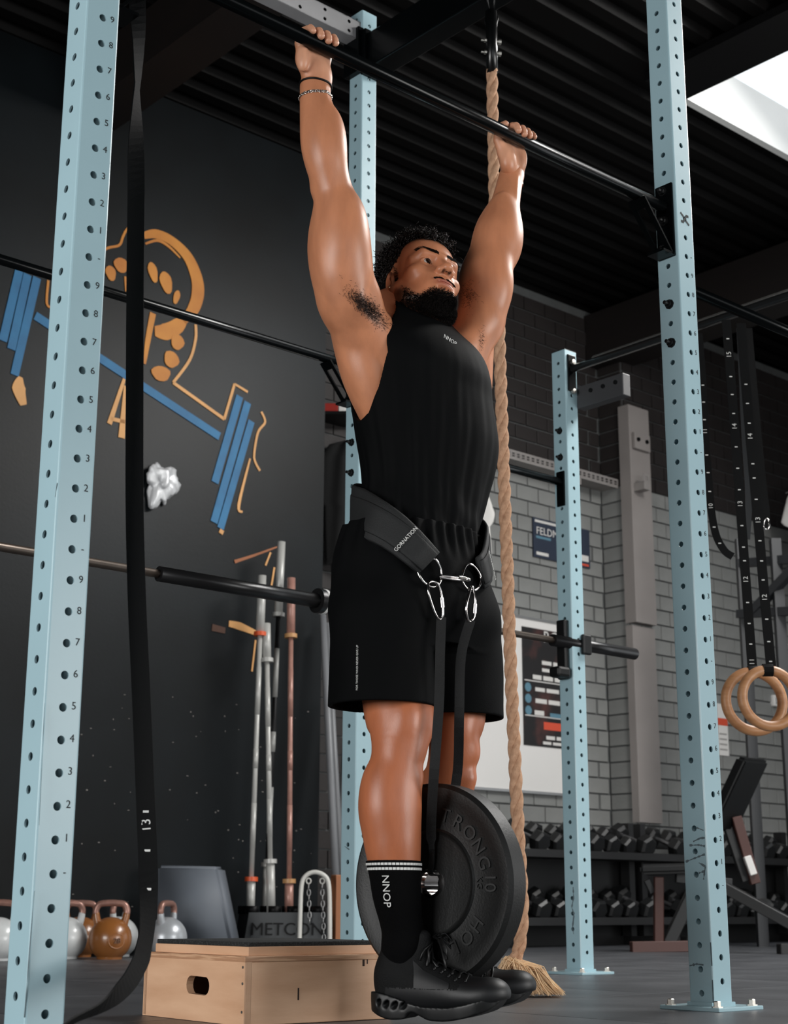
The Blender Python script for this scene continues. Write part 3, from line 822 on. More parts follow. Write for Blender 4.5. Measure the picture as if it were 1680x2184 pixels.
# arms
body.chain([p for p, r in RA], [r for p, r in RA], 0.01)
body.cone(RA[-1][0], RA[-1][1], S_R + (0.0, 0.0, -0.02), 0.066, 0.03)
body.chain([p for p, r in LA], [r for p, r in LA], 0.01)
body.cone(LA[-1][0], LA[-1][1], S_L + (0.0, 0.0, -0.02), 0.066, 0.03)
# lats flaring to the back of the arm, pectorals
for s_, A_ in ((1, RA), (-1, LA)):
    sh = A_[-1][0]
    body.cone(sh + (-0.02 * s_, 0.016, 0.0), 0.018, (0.06 * s_ + 0.0, 0.006, 1.49), 0.040, 0.04)           # pectoral fold
    body.ell(sh + (-0.028 * s_, 0.0, -0.012), (0.030, 0.016, 0.042), 0.035, 'sub')  if False else None
    # upper-arm relief: triceps behind, biceps in front; elbow bone; forearm flexors
    e = A_[5][0]; m_ = A_[8][0]
    body.ell(m_ + (0.006 * s_, 0.030, 0.005), (0.040, 0.042, 0.085), 0.03)
    body.ell(m_ + (0.0, -0.034, 0.0), (0.048, 0.040, 0.095), 0.03)
    body.ell(e + (0.006 * s_, -0.030, -0.012), (0.020, 0.020, 0.026), 0.02)
    body.ell(A_[3][0] + (-0.012 * s_, 0.018, 0.0), (0.034, 0.032, 0.075), 0.025)
    # wrist tendons
    body.cone(A_[1][0] + (0.0, A_[1][1] * 0.92, 0.02), 0.004, A_[2][0] + (0.004 * s_, A_[2][1] * 0.9, 0), 0.004, 0.008)
# latissimus sheets down both flanks
for rows in ([(640, 688, 800, -0.050), (690, 704, 812, -0.060), (740, 714, 830, -0.064), (790, 727, 845, -0.064), (835, 746, 860, -0.062), (885, 770, 880, -0.060), (940, 792, 900, -0.06)],
             [(670, 985, 1066, -0.060), (720, 965, 1054, -0.075), (780, 945, 1050, -0.085), (850, 940, 1046, -0.085), (920, 930, 1034, -0.075)]):
    q_ = st_px(rows, 0); body.chain([p for p, r in q_], [r for p, r in q_], 0.03)
# armpit hollow on his right
ap = LY(800, 640, 0.035)
body.ell(ap + (0.0, 0.030, 0.0), (0.030, 0.030, 0.050), 0.03, 'sub')
# ---------- legs
RLEG = st_px([(1400, 760, 900, -0.03), (1500, 775, 922, -0.015), (1545, 784, 924, -0.002), (1594, 792, 905, 0.008), (1635, 789, 897, 0.008), (1672, 776, 891, 0.002), (1705, 770, 891, 0.0), (1735, 769, 892, 0.0), (1782, 776, 892, 0.002),
              (1813, 782, 892, 0.003), (1850, 791, 892, 0.004), (1907, 800, 892, 0.004), (1960, 815, 894, 0.002), (2000, 822, 898, 0.0)], -0.02)
LLEG = [(np.array([-0.125, -0.045, 0.80]), 0.076), (np.array([-0.128, -0.038, 0.70]), 0.070)] + st_px([(1560, 928, 1016, -0.02), (1600, 915, 1018, -0.035), (1640, 905, 1007, -0.05), (1690, 893, 1000, -0.068), (1740, 890, 1000, -0.078), (1800, 893, 992, -0.08), (1860, 900, 978, -0.08), (1930, 898, 956, -0.08), (1985, 893, 943, -0.08)], 0)
body.chain([p for p, r in RLEG], [r for p, r in RLEG], 0.02)
body.cone(RLEG[0][0], RLEG[0][1], (0.09, -0.06, 0.98), 0.090, 0.03)
body.chain([p for p, r in LLEG], [r for p, r in LLEG], 0.02)
body.cone(LLEG[0][0], LLEG[0][1], (-0.09, -0.06, 0.98), 0.090, 0.03)
# leg direction (toes turned to the picture's right): forward and side in local axes
TA = math.radians(26)
def LEGV(fwd, side, up): return np.array([side * math.cos(TA) - fwd * math.sin(TA), fwd * math.cos(TA) + side * math.sin(TA), up])
for Lg, kn, sgn in ((RLEG, 3, 1), (LLEG, 3, -1)):
    k_ = Lg[kn][0]
    body.ell(k_ + LEGV(0.034, 0.0, -0.004), (0.026, 0.022, 0.032), 0.025)             # kneecap
    body.ell(k_ + LEGV(0.030, 0.026, 0.060), (0.022, 0.022, 0.042), 0.025)            # vastus teardrops
    body.ell(k_ + LEGV(0.030, -0.026, 0.055), (0.022, 0.022, 0.040), 0.025)
    body.ell(k_ + LEGV(0.034, 0.0, -0.058), (0.012, 0.012, 0.022), 0.02)
    c_ = Lg[7 if sgn == 1 else 6][0]
    body.ell(c_ + LEGV(-0.014, -0.016, 0.02), (0.042, 0.038, 0.085), 0.03)
    body.ell(c_ + LEGV(-0.012, 0.022, 0.03), (0.036, 0.036, 0.080), 0.03)
    body.cone(k_ + LEGV(0.036, 0.002, -0.07), 0.014, Lg[-3][0] + LEGV(0.022, 0, 0), 0.012, 0.03)
    body.ell(k_ + LEGV(-0.055, 0.0, -0.01), (0.030, 0.020, 0.035), 0.03, 'sub')        # hollow of the knee
    body.cone(k_ + LEGV(-0.034, 0.026, 0.05), 0.010, k_ + LEGV(-0.034, 0.026, -0.03), 0.009, 0.02)
    body.cone(k_ + LEGV(-0.034, -0.028, 0.05), 0.010, k_ + LEGV(-0.034, -0.026, -0.03), 0.009, 0.02)
# feet (inside the shoes)
FT = math.radians(27)
def footv(o, fwd, side, up): return o + np.array([side * math.cos(FT) - fwd * math.sin(FT), fwd * math.cos(FT) + side * math.sin(FT), up])
ANK_R = RLEG[-1][0]; ANK_L = LLEG[-1][0]
for an in (ANK_R, ANK_L):
    body.cone(an, 0.036, footv(an, -0.03, 0, -0.07), 0.030, 0.02); body.cone(footv(an, -0.02, 0, -0.06), 0.032, footv(an, 0.13, 0, -0.10), 0.022, 0.02)
Vb, Qb = body.mesh(3)
del body

# ---------- hands --------------------------------------------------------------------
ZBAR = 2.267
def hand(side, xc, wr, wr_r, fingers_x, tilt=0.0):
    """side +1 right hand; palm behind and below the bar, fingers over the top"""
    h = Vol((xc - 0.085, -0.10, 2.09), (xc + 0.085, 0.075, 2.33), 0.0015)
    w0 = wr[0]; 
    # wrist and palm
    h.cone(wr[0] + (0, 0, -0.045), wr_r * 0.97, wr[0] + (0, 0.0, 0.0), wr_r * 0.95, 0.01)
    for i in range(5):
        t = i / 4.0; x = xc + (t - 0.5) * 0.058
        h.cone((w0[0] + (t - 0.5) * 0.032, w0[1] + 0.004, w0[2] - 0.002), 0.0175, (x, -0.034, ZBAR + 0.006), 0.0145, 0.012)
    # thenar (towards the middle of the body) and hypothenar pads
    h.ell((xc - side * 0.026, -0.018, 2.206), (0.023, 0.021, 0.038), 0.022)
    h.ell((xc + side * 0.031, -0.022, 2.228), (0.014, 0.017, 0.034), 0.012)
    h.ell((xc, -0.040, 2.235), (0.036, 0.014, 0.035), 0.012)
    # crease between the pads
    h.cone((xc - side * 0.002, 0.0, 2.185), 0.002, (xc + side * 0.006, 0.002, 2.245), 0.003, 0.008, 'sub')
    # fingers: little, ring, middle, index
    R = 0.0175
    spec = [(0.0088, 172, 112, 62, 28), (0.0099, 176, 108, 52, 12), (0.0104, 176, 106, 48, 6), (0.0100, 174, 108, 52, 12)]
    for (fr, a0, a1, a2, a3), fx in zip(spec, fingers_x):
        rr = R + fr * 0.98
        def P(a, x, extra=0.0): a = math.radians(a); return np.array([x, math.cos(a) * (rr + extra), ZBAR + math.sin(a) * (rr + extra)])
        pts = [P(a0, fx, 0.004), P((a0 + a1) / 2, fx, 0.004), P(a1, fx, 0.0045), P((a1 + a2) / 2, fx, 0.001), P(a2, fx, 0.0015), P((a2 + a3) / 2, fx, 0), P(a3, fx, 0.0)]
        rs = [fr * 1.22, fr * 1.12, fr * 1.10, fr * 1.0, fr * 1.02, fr * 0.96, fr * 0.86]
        for i in range(6): h.cone(pts[i], rs[i], pts[i + 1], rs[i + 1], 0.0015 if i else 0.004)
    # thumb beside the index, hooked over the top
    tx = fingers_x[3] - side * 0.022; fr = 0.0105; rr = R + fr
    def P(a, x, e=0.0): a = math.radians(a); return np.array([x, math.cos(a) * (rr + e), ZBAR + math.sin(a) * (rr + e)])
    tp = [(xc - side * 0.034, -0.026, 2.225), P(192, tx + side * 0.004, 0.004), P(150, tx, 0.003), P(112, tx, 0.0), P(92, tx, 0.0)]
    tr = [0.017, 0.0135, 0.0118, 0.0112, 0.0098]
    for i in range(4): h.cone(tp[i], tr[i], tp[i + 1], tr[i + 1], 0.008 if i == 0 else 0.002)
    # the bar itself presses into the palm
    h.cone((xc - 0.1, 0, ZBAR), 0.0172, (xc + 0.1, 0, ZBAR), 0.0172, 0.001, 'sub')
    V, Q = h.mesh(2)
    keep = V[:, 2] > wr[0][2] - 0.035
    qk = keep[Q].all(axis=1); Q = Q[qk]
    idx = np.full(len(V), -1); used = np.unique(Q); idx[used] = np.arange(len(used))
    return V[used], idx[Q]
XH_R, XH_L = 0.352, -0.345
fxR = [XH_R + d for d in (0.036, 0.014, -0.008, -0.030)]
fxL = [XH_L - d for d in (0.036, 0.014, -0.008, -0.030)]
Vh1, Qh1 = hand(1, XH_R, RA[0], RA[0][1], fxR)
Vh2, Qh2 = hand(-1, XH_L, LA[0], LA[0][1], fxL)

# ---------- head ---------------------------------------------------------------------
HYAW, HPIT, HROL = math.radians(-7), math.radians(20), math.radians(-11)
HS = 1.09
Rz_ = np.array(Matrix.Rotation(HYAW, 3, 'Z')); Rx_ = np.array(Matrix.Rotation(HPIT, 3, 'X')); Ry_ = np.array(Matrix.Rotation(HROL, 3, 'Y'))
HR_ = Rz_ @ Rx_ @ Ry_
HO = np.array([0.0, -0.05, 1.735])
for _ in range(20):      # seat the head so that his right eye is where it is seen
    e_ = project(locw(HO + HR_ @ (np.array([0.031, 0.083, 0.012]) * HS)))
    HO[0] += (e_[0] - 912) / 650.0; HO[2] += (e_[1] - 556) / 800.0
def hl(p): return HO + HR_ @ (np.array(p, float) * HS)
def hv(V): return (np.asarray(V) - HO) @ HR_ / HS       # local -> head frame
hd = Vol((-0.13, -0.15, -0.19), (0.13, 0.15, 0.17), 0.0016)
hd.ell((0, -0.016, 0.058), (0.073, 0.094, 0.086), 0.01)
hd.ell((0, 0.036, -0.006), (0.060, 0.056, 0.085), 0.03)
hd.ell((0, 0.040, 0.066), (0.058, 0.044, 0.045), 0.03)
for s_ in (1, -1):
    hd.cone((0.058 * s_, 0.004, -0.028), 0.018, (0.050 * s_, 0.020, -0.070), 0.016, 0.03)
    hd.cone((0.050 * s_, 0.020, -0.066), 0.017, (0.018 * s_, 0.072, -0.087), 0.017, 0.03)
    hd.ell((0.047 * s_, 0.052, -0.010), (0.020, 0.024, 0.015), 0.02)
    hd.cone((0.010 * s_, 0.088, 0.033), 0.0085, (0.040 * s_, 0.077, 0.036), 0.0085, 0.014)
    hd.cone((0.040 * s_, 0.077, 0.036), 0.0085, (0.055 * s_, 0.055, 0.028), 0.008, 0.014)
hd.ell((0, 0.077, -0.088), (0.022, 0.018, 0.015), 0.02)
hd.ell((0, 0.074, -0.052), (0.034, 0.022, 0.028), 0.025)
# eye sockets, eyelids
EYEX, EYEY, EYEZ, EYER = 0.031, 0.070, 0.012, 0.0122
for s_ in (1, -1):
    hd.ell((EYEX * s_, 0.094, 0.010), (0.019, 0.016, 0.011), 0.014, 'sub')
    hd.ell((EYEX * s_, EYEY, EYEZ), (0.0150, 0.0140, 0.0140), 0.005)
    hd.cone((EYEX * s_ - 0.013 * s_, EYEY + 0.0085, EYEZ + 0.0028), 0.0030, (EYEX * s_, EYEY + 0.0125, EYEZ + 0.0068), 0.0030, 0.003)
    hd.cone((EYEX * s_, EYEY + 0.0125, EYEZ + 0.0068), 0.0030, (EYEX * s_ + 0.0135 * s_, EYEY + 0.0065, EYEZ + 0.0025), 0.0030, 0.003)
    hd.ell((EYEX * s_, EYEY + 0.017, EYEZ + 0.0002), (0.0145, 0.013, 0.0074), 0.0012, 'sub')
    hd.ell((EYEX * s_, EYEY, EYEZ), (0.0118, 0.0118, 0.0118), 0.0005, 'add')
# nose
hd.cone((0, 0.088, 0.026), 0.0075, (0, 0.108, -0.016), 0.0105, 0.012)
hd.ell((0, 0.1115, -0.020), (0.0125, 0.0115, 0.0105), 0.008)
for s_ in (1, -1):
    hd.ell((0.0145 * s_, 0.1005, -0.024), (0.0085, 0.0115, 0.0088), 0.006)
    hd.ell((0.0076 * s_, 0.1060, -0.0325), (0.0046, 0.0066, 0.0050), 0.003, 'sub')
# mouth
hd.ell((0, 0.0930, -0.0520), (0.0230, 0.0085, 0.0052), 0.006)
hd.ell((0, 0.0925, -0.0628), (0.0200, 0.0088, 0.0066), 0.006)
hd.ell((0, 0.1040, -0.0570), (0.0250, 0.0095, 0.0014), 0.002, 'sub')
hd.ell((0, 0.0935, -0.0735), (0.018, 0.007, 0.004), 0.008, 'sub')
# ears
for s_ in (1, -1):
    axx = np.array(Matrix.Rotation(math.radians(-14 * s_), 3, 'Z')).T
    hd.ell((0.0755 * s_, -0.010, 0.000), (0.0085, 0.019, 0.030), 0.006, 'add', axx)
    hd.ell((0.0835 * s_, -0.004, 0.002), (0.0070, 0.0115, 0.020), 0.004, 'sub', axx)
    hd.ell((0.080 * s_, 0.004, -0.002), (0.005, 0.004, 0.008), 0.004)
    hd.ell((0.076 * s_, -0.002, -0.028), (0.0065, 0.009, 0.010), 0.005)
# neck
hd.cone((0, -0.022, -0.03), 0.055, (0, -0.045, -0.16), 0.058, 0.03)
Vq, Qq = hd.mesh(2)
keep = Vq[:, 2] > -0.165; qk = keep[Qq].all(axis=1); Qq = Qq[qk]
idx = np.full(len(Vq), -1); used = np.unique(Qq); idx[used] = np.arange(len(used)); Vq, Qq = Vq[used], idx[Qq]
del hd
# tones of the head: lips, shaven and bearded skin
def sstep(x, a, c): t = np.clip((x - a) / (c - a), 0, 1); return t * t * (3 - 2 * t)
colh = np.tile(SKIN, (len(Vq), 1))
lip = np.exp(-(((Vq[:, 0]) / 0.024) ** 4 + ((Vq[:, 2] + 0.0575) / 0.0105) ** 4)) * (Vq[:, 1] > 0.082)
lipc = np.array(lin((168, 94, 76)))
colh = colh * (1 - lip[:, None]) + lipc * lip[:, None]
line = -0.040 - 0.040 * sstep(Vq[:, 1], 0.018, 0.066) + 0.25 * np.clip(0.02 - Vq[:, 1], 0, 0.05)
stb = sstep(line - Vq[:, 2] + 0.006 * vnoise(Vq, 300, 3), -0.010, 0.018) * sstep(Vq[:, 1], -0.015, 0.010) * (1 - lip)
stb *= 0.88
sb2 = sstep(0.012 - np.abs(Vq[:, 1] - 0.002), 0, 0.010) * sstep(np.abs(Vq[:, 0]), 0.05, 0.062) * sstep(Vq[:, 2], -0.06, -0.03) * 0.6
stb = np.maximum(stb, sb2 * sstep(0.055 - Vq[:, 2], 0, 0.03))
beardc = np.array(lin((38, 24, 19)))
colh = colh * (1 - stb[:, None]) + beardc * stb[:, None]
# scalp
rad = Vq[:, 2] - (0.085 - 0.5 * np.clip(0.05 - Vq[:, 1], 0, 0.2))
scl = sstep(rad, -0.01, 0.01)
colh = colh * (1 - 0.85 * scl[:, None]) + np.array(lin((24, 17, 14))) * 0.85 * scl[:, None]
nost = np.exp(-(((np.abs(Vq[:, 0]) - 0.0076) / 0.0042) ** 4 + ((Vq[:, 1] - 0.106) / 0.006) ** 4 + ((Vq[:, 2] + 0.030) / 0.0045) ** 4))
colh = colh * (1 - 0.8 * nost[:, None])
Vhw = HO[None, :] + (Vq * HS) @ HR_.T

# ---------- join everything into one skin mesh
Vall = np.concatenate([Vb, Vh1, Vh2, Vhw]); o1 = len(Vb); o2 = o1 + len(Vh1); o3 = o2 + len(Vh2)
Qall = np.concatenate([Qb, Qh1 + o1, Qh2 + o2, Qq + o3])
colb = np.tile(SKIN, (len(Vb), 1))
legt = sstep(0.95 - Vb[:, 2], 0, 0.3)[:, None]
colb = colb * (1 - legt) + np.array(lin((186, 112, 76))) * legt
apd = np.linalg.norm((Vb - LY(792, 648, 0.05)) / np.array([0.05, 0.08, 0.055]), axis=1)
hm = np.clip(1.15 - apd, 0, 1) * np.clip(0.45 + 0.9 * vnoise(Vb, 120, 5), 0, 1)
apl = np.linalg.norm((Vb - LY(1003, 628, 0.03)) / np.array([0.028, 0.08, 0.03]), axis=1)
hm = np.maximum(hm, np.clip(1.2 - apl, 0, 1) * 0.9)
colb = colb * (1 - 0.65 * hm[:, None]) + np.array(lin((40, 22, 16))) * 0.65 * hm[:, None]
palm = np.array(lin((222, 165, 134)))
def hcol(V, side, xc):
    t = sstep(V[:, 1], -0.045, -0.02) * sstep(V[:, 2], 2.165, 2.215)
    return SKIN * (1 - t[:, None]) + palm * t[:, None]
cols = np.concatenate([colb, hcol(Vh1, 1, XH_R), hcol(Vh2, -1, XH_L), colh])
cols = np.concatenate([cols, np.ones((len(cols), 1))], axis=1)
person = mesh_from('person', to_world(Vall), Qall, M_skin, None, cols)
tag(person, 'athletic man in black tank top and shorts hanging from the pull-up bar', 'person')

# ---------- eyes
def hw(p): return locw(hl(p))
M_eye = mat('eye_white', (205, 200, 196), rough=0.15); M_iris = mat('dark_iris', (22, 13, 10), rough=0.08)
for s_ in (1, -1):
    bm = bmesh.new(); bmesh.ops.create_uvsphere(bm, u_segments=24, v_segments=16, radius=EYER * HS)
    ey = bm_obj('eyeball', bm, M_eye, person, smooth=True); ey.location = hw((EYEX * s_, EYEY, EYEZ))
    g = Vector(hw((EYEX * s_ - 0.10, EYEY + 1.0, EYEZ + 0.06))) - ey.location
    g.normalize()
    prof = [(0.0, 0.0006)] + [(0.0062 * math.sin(a), 0.0006 * math.cos(a)) for a in (0.5, 1.0, 1.57)]
    lathe_obj('iris', [(0.0074, -0.0018), (0.0070, 0.0004), (0.0036, 0.0016), (0, 0.0019)], ey.location + g * EYER * HS * 0.945, g, M_iris, ey, 20)
# lash lines and a small ear stud
for s_ in (1, -1):
    lp = []
    for k in range(9):
        t = k / 8; x = EYEX * s_ + (-0.0125 + 0.026 * t) * s_; zz = EYEZ + 0.0015 + 0.0058 * math.sin(math.pi * min(1, 0.12 + 0.86 * t)); lp.append(hw((x, EYEY + 0.0135 - 0.006 * abs(t - 0.45) * 2, zz)))
    tube_obj('lash_line', lp, [0.0006, 0.0009, 0.0011, 0.0012, 0.0012, 0.0012, 0.0012, 0.0011, 0.0007], M_hair, person, 6)
bm = bmesh.new(); bmesh.ops.create_uvsphere(bm, u_segments=10, v_segments=8, radius=0.0032)
st_ = bm_obj('ear_stud', bm, mat('pale_gold', (232, 214, 180), rough=0.2, metal=0.8), person, smooth=True); st_.location = hw((0.0835, -0.002, -0.026))
# ---------- brows: short strands
def strand(bm, p, d, L, r, curl=0.0, seg=3):
    d = Vector(d).normalized(); pts = [Vector(p)]; up = Vector((0, 0, 1))
    for i in range(2):
        pts.append(pts[-1] + d * L / 2); d = (d + Vector((random.uniform(-1, 1), random.uniform(-1, 1), random.uniform(-1, 1))) * curl).normalized()
    add_tube(bm, pts, [r, r * 0.8, r * 0.25], seg, cap=False)
headtree = None
def head_surface():
    """BVH over the head so that hair can sit on the skin (world coordinates)"""
    from mathutils.bvhtree import BVHTree
    Vw = to_world(Vhw)
    return BVHTree.FromPolygons([tuple(v) for v in Vw], [tuple(int(i) for i in q) for q in Qq])
HB = head_surface()
HOW = locw(HO)
def stick(p, lift=0.0):
    """nearest point on the head"""
    q, n, i, d = HB.find_nearest(Vector(p))
    return q + n * lift, n
for s_ in (1, -1):
    bm = bmesh.new()
    for i in range(260):
        t = random.random(); 
        x = (0.011 + 0.040 * t) * s_; z = 0.0345 + 0.0062 * math.sin(min(1, t * 1.25) * 1.8) + random.uniform(-1, 1) * 0.0050 * (1 - 0.65 * t)
        p, n = stick(hw((x, 0.10 - 0.03 * t, z)), 0.0004)
        dirv = (hw((x + 0.01 * s_, 0.09, z + 0.003 - 0.005 * t)) - hw((x, 0.09, z)))
        strand(bm, p, dirv + n * 0.002, 0.0085, 0.0006, 0.1)
    bm_obj('eyebrow', bm, M_hair, person)
# ---------- beard: dense short strands over jaw, chin and lip
bm = bmesh.new()
def beard_strand(hp, L, r=0.00075, curl=0.5, down=0.5):
    p, n = stick(hw(hp), -0.0005)
    d = n + Vector((0, 0, -down)) + Vector((random.uniform(-1, 1), random.uniform(-1, 1), random.uniform(-1, 1))) * 0.5
    strand(bm, p, d, L, r, curl)
rb = random.Random(3)
wts = stb * (Vq[:, 1] > 0.0) * (Vq[:, 2] > -0.120) * (1 - sstep(-Vq[:, 2], 0.108, 0.122)) * (stb > 0.12) * (np.abs(Vq[:, 0]) < 0.070)
wts = wts ** 1.5 * (1 + 1.5 * np.exp(-((Vq[:, 1] - 0.07) / 0.03) ** 2))
pick = np.random.RandomState(4).choice(len(Vq), 7000, p=wts / wts.sum())
for iv in pick:
    hp = Vq[iv]
    chin = math.exp(-(hp[0] / 0.034) ** 2) * float(sstep(np.array(-hp[2]), 0.070, 0.095)) * float(sstep(np.array(hp[1]), 0.03, 0.06))
    beard_strand(hp, 0.0035 + 0.003 * stb[iv] + 0.008 * chin, 0.0007, 0.7, 0.3 + 0.1 * chin)
for i in range(900):   # moustache
    a = rb.uniform(-1, 1); x = 0.027 * a; z = -0.0415 - 0.008 * abs(a) ** 1.5 + rb.uniform(-0.0035, 0.0030)
    p, n = stick(hw((x, 0.11 - 0.012 * abs(a), z)), -0.0003)
    d = n * 0.35 + (hw((x + 0.01 * (1 if a > 0 else -1), 0.1, z - 0.006)) - hw((x, 0.1, z))).normalized()
    strand(bm, p, d, 0.007, 0.0006, 0.2)
bm_obj('beard', bm, M_stub, person)
# solid undercoat of the chin beard
bd = Vol((-0.10, -0.05, -0.16), (0.10, 0.13, 0.0), 0.002)
for s_ in (1, -1):
    bd.cone((0.050 * s_, 0.022, -0.064), 0.0115, (0.020 * s_, 0.060, -0.083), 0.0175, 0.01)
bd.cone((0.020, 0.060, -0.084), 0.0175, (-0.020, 0.060, -0.084), 0.0175, 0.01)
bd.ell((0, 0.073, -0.088), (0.021, 0.018, 0.017), 0.012)
Vd, Qd = bd.mesh(1)
Vd = Vd + 0.0022 * vnoise(Vd, 700, 9)[:, None] * (Vd - np.array([0, 0.04, -0.08])) / 0.05
bm = bmesh.new()
for iv in np.random.RandomState(6).choice(len(Vd), 2600):
    hp = Vd[iv]; dn = hp - np.array([0, 0.045, -0.075]); dn /= np.linalg.norm(dn)
    if hp[1] < 0.01: continue
    d_ = (Vector(hw(hp + dn * 0.01)) - Vector(hw(hp))).normalized() + Vector((random.uniform(-1, 1), random.uniform(-1, 1), random.uniform(-1, 1))) * 0.6
    strand(bm, hw(hp), d_, 0.007, 0.0008, 0.7)
bm_obj('beard_tuft', bm, M_stub, bpy.data.objects['beard'])
mesh_from('beard_base', to_world(HO[None, :] + (Vd * HS) @ HR_.T), Qd, M_stub, bpy.data.objects['beard'])
# ---------- hair: cap of tight curls
bm = bmesh.new()
rh = random.Random(11); nh = 0
def curl_lock(p, n, L, R, r, turns):
    x, y, d = frame_from(n); pts = []; k = int(8 * turns) + 2; ph = rh.uniform(0, 6.28)
    lean = Vector((rh.uniform(-1, 1), rh.uniform(-1, 1), rh.uniform(-0.6, 0.4))) * 0.55
    for i in range(k):
        t = i / (k - 1); a = ph + turns * 2 * math.pi * t; rr = R * min(1, t * 3)
        pts.append(p + (d + lean * t) * L * t + x * rr * math.cos(a) + y * rr * math.sin(a))
    add_tube(bm, pts, [r * (1 - 0.5 * i / (k - 1)) for i in range(k)], 4, cap=False)
while nh < 2500:
    th = rh.uniform(0, 2 * math.pi); z = rh.uniform(-0.3, 1)
    v = np.array([math.cos(th) * math.sqrt(max(0, 1 - z * z)), math.sin(th) * math.sqrt(max(0, 1 - z * z)), z])
    hp = np.array([0, -0.016, 0.058]) + v * np.array([0.075, 0.097, 0.089])
    # hairline: keep the forehead, temples, ears and nape free
    lim = 0.083 - 0.62 * max(0, 0.060 - hp[1]) + (0.010 if abs(hp[0]) > 0.03 and hp[1] > 0.03 else 0)
    lim = max(lim, -0.015 if hp[1] < -0.03 else 0.028)
    if hp[2] < lim + rh.uniform(-0.004, 0.004): continue
    p, n = stick(hw(hp), -0.001)
    topness = max(0.0, min(1.0, (hp[2] - 0.05) / 0.07))
    curl_lock(p, n, 0.008 + 0.020 * topness + rh.uniform(0, 0.007), 0.0032 + 0.0016 * rh.random(), 0.0014, 1.1 + 1.3 * topness + rh.random() * 0.6); nh += 1
bm_obj('hair', bm, M_hair, person, smooth=True)
hb = Vol((-0.11, -0.13, -0.05), (0.11, 0.12, 0.18), 0.0025)
hb.ell((0, -0.018, 0.062), (0.0775, 0.0985, 0.0915), 0.005)
g = hb.grid((-0.2, -0.2, -0.2), (0.2, 0.2, 0.2)); sl, X, Y, Z = g
lim = np.maximum(0.086 - 0.62 * np.maximum(0, 0.060 - Y) + np.where((np.abs(X) > 0.03) & (Y > 0.03), 0.010, 0), np.where(Y < -0.03, -0.012, 0.032))
hb.a[sl] = np.maximum(hb.a[sl], lim - Z + 0 * X)
Vc, Qc = hb.mesh(1)
Vc = Vc + (0.004 * vnoise(Vc, 420, 2) + 0.002)[:, None] * (Vc - np.array([0, -0.018, 0.06])) / 0.09
mesh_from('hair_base', to_world(HO[None, :] + (Vc * HS) @ HR_.T), Qc, M_hair, bpy.data.objects['hair'])
# ================================================================== CLOTHES
from mathutils.bvhtree import BVHTree
M_tank = mat('black_jersey', (3, 4, 5), rough=0.75, spec=0.10, bump=0.1, bscale=500)
M_shorts = mat('black_cotton', (5, 6, 7), rough=0.8, spec=0.10, bump=0.15, bscale=450)
M_print = mat('white_print', (225, 225, 222), rough=0.7)
M_sock = mat('black_sock', (7, 7, 8), rough=0.9, spec=0.1, bump=0.5, bscale=500)
M_shoe = mat('black_knit_shoe', (8, 9, 10), rough=0.75, bump=0.4, bscale=350, spec=0.3)
M_sole = mat('black_rubber_sole', (10, 11, 12), rough=0.45, spec=0.5)
M_toe = mat('black_overlay', (15, 16, 18), rough=0.5, spec=0.5)
def bvh(V, Q):
    return BVHTree.FromPolygons([tuple(v) for v in V], [tuple(int(i) for i in q) for q in Q])
def cast(tree, u, v):
    r = ray(u, v).normalized(); h = tree.ray_cast(CAMP, r)
    return h[0], h[1]
def w2l(p): p = Vector(p) - OM; return np.array([-p.dot(D1), p.dot(FW), p.z])
def poly_sdf(poly, Y, Z):
    """signed distance to a polygon in the (y, z) plane"""
    P = np.array(poly); n = len(P)
    Y, Z = np.broadcast_arrays(Y, Z)
    d = np.full(Y.shape, 1e9); ins = np.zeros(Y.shape, bool)
    for i in range(n):
        a = P[i]; b_ = P[(i + 1) % n]; e = b_ - a
        wy, wz = Y - a[0], Z - a[1]
        t = np.clip((wy * e[0] + wz * e[1]) / (e @ e), 0, 1)
        d = np.minimum(d, (wy - e[0] * t) ** 2 + (wz - e[1] * t) ** 2)
        c1 = (a[1] <= Z) & (b_[1] > Z) | (b_[1] <= Z) & (a[1] > Z)
        xx = a[0] + (Z - a[1]) / (e[1] if abs(e[1]) > 1e-9 else 1e-9) * e[0]
        ins ^= c1 & (Y < xx)
    d = np.sqrt(d)
    return np.where(ins, -d, d)
# ---------- tank top
TANK = [(1.775, 0.0, -0.088, 0.050, 0.040, 0), (1.742, 0.0, -0.088, 0.102, 0.054, 0), (1.695, -0.002, -0.082, 0.140, 0.072, 0), (1.65, -0.004, -0.074, 0.174, 0.094, 0), (1.60, -0.012, -0.062, 0.204, 0.126, 0)] + torso_rows([(800, 732, 1050), (850, 743, 1054), (900, 752, 1062), (940, 758, 1066), (1000, 769, 1058),
                   (1050, 774, 1044), (1110, 768, 1028), (1170, 764, 1018), (1230, 764, 1016)], 0.70, -0.052)
def folds(X, Y, Z):
    th = np.arctan2(Y + 0.05, X)
    low = np.clip((1.60 - Z) / 0.5, 0, 1)
    f = 0.0032 * low * (np.sin(13 * th + 9 * Z + 1.0) * 0.6 + np.sin(23 * th - 6 * Z) * 0.4 + np.sin(34 * th + 14 * Z + 2) * 0.25)
    f = f + 0.0025 * np.exp(-((Z - 1.13) / 0.06) ** 2) * np.sin(60 * Z + 5 * th)
    return f
tk = Vol((-0.34, -0.30, 0.96), (0.36, 0.22, 1.80), 0.003)
tk.loft(TANK, 0.001, off=folds)
V0, Q0 = tk.mesh(1); T0 = bvh(to_world(V0), Q0)
front = []
for (u, v) in ((838, 660), (832, 690), (824, 750), (805, 825), (784, 880)):
    p, n = cast(T0, u, v)
    if p is not None: front.append(tuple(w2l(p)[1:3]))
print('armhole', front)
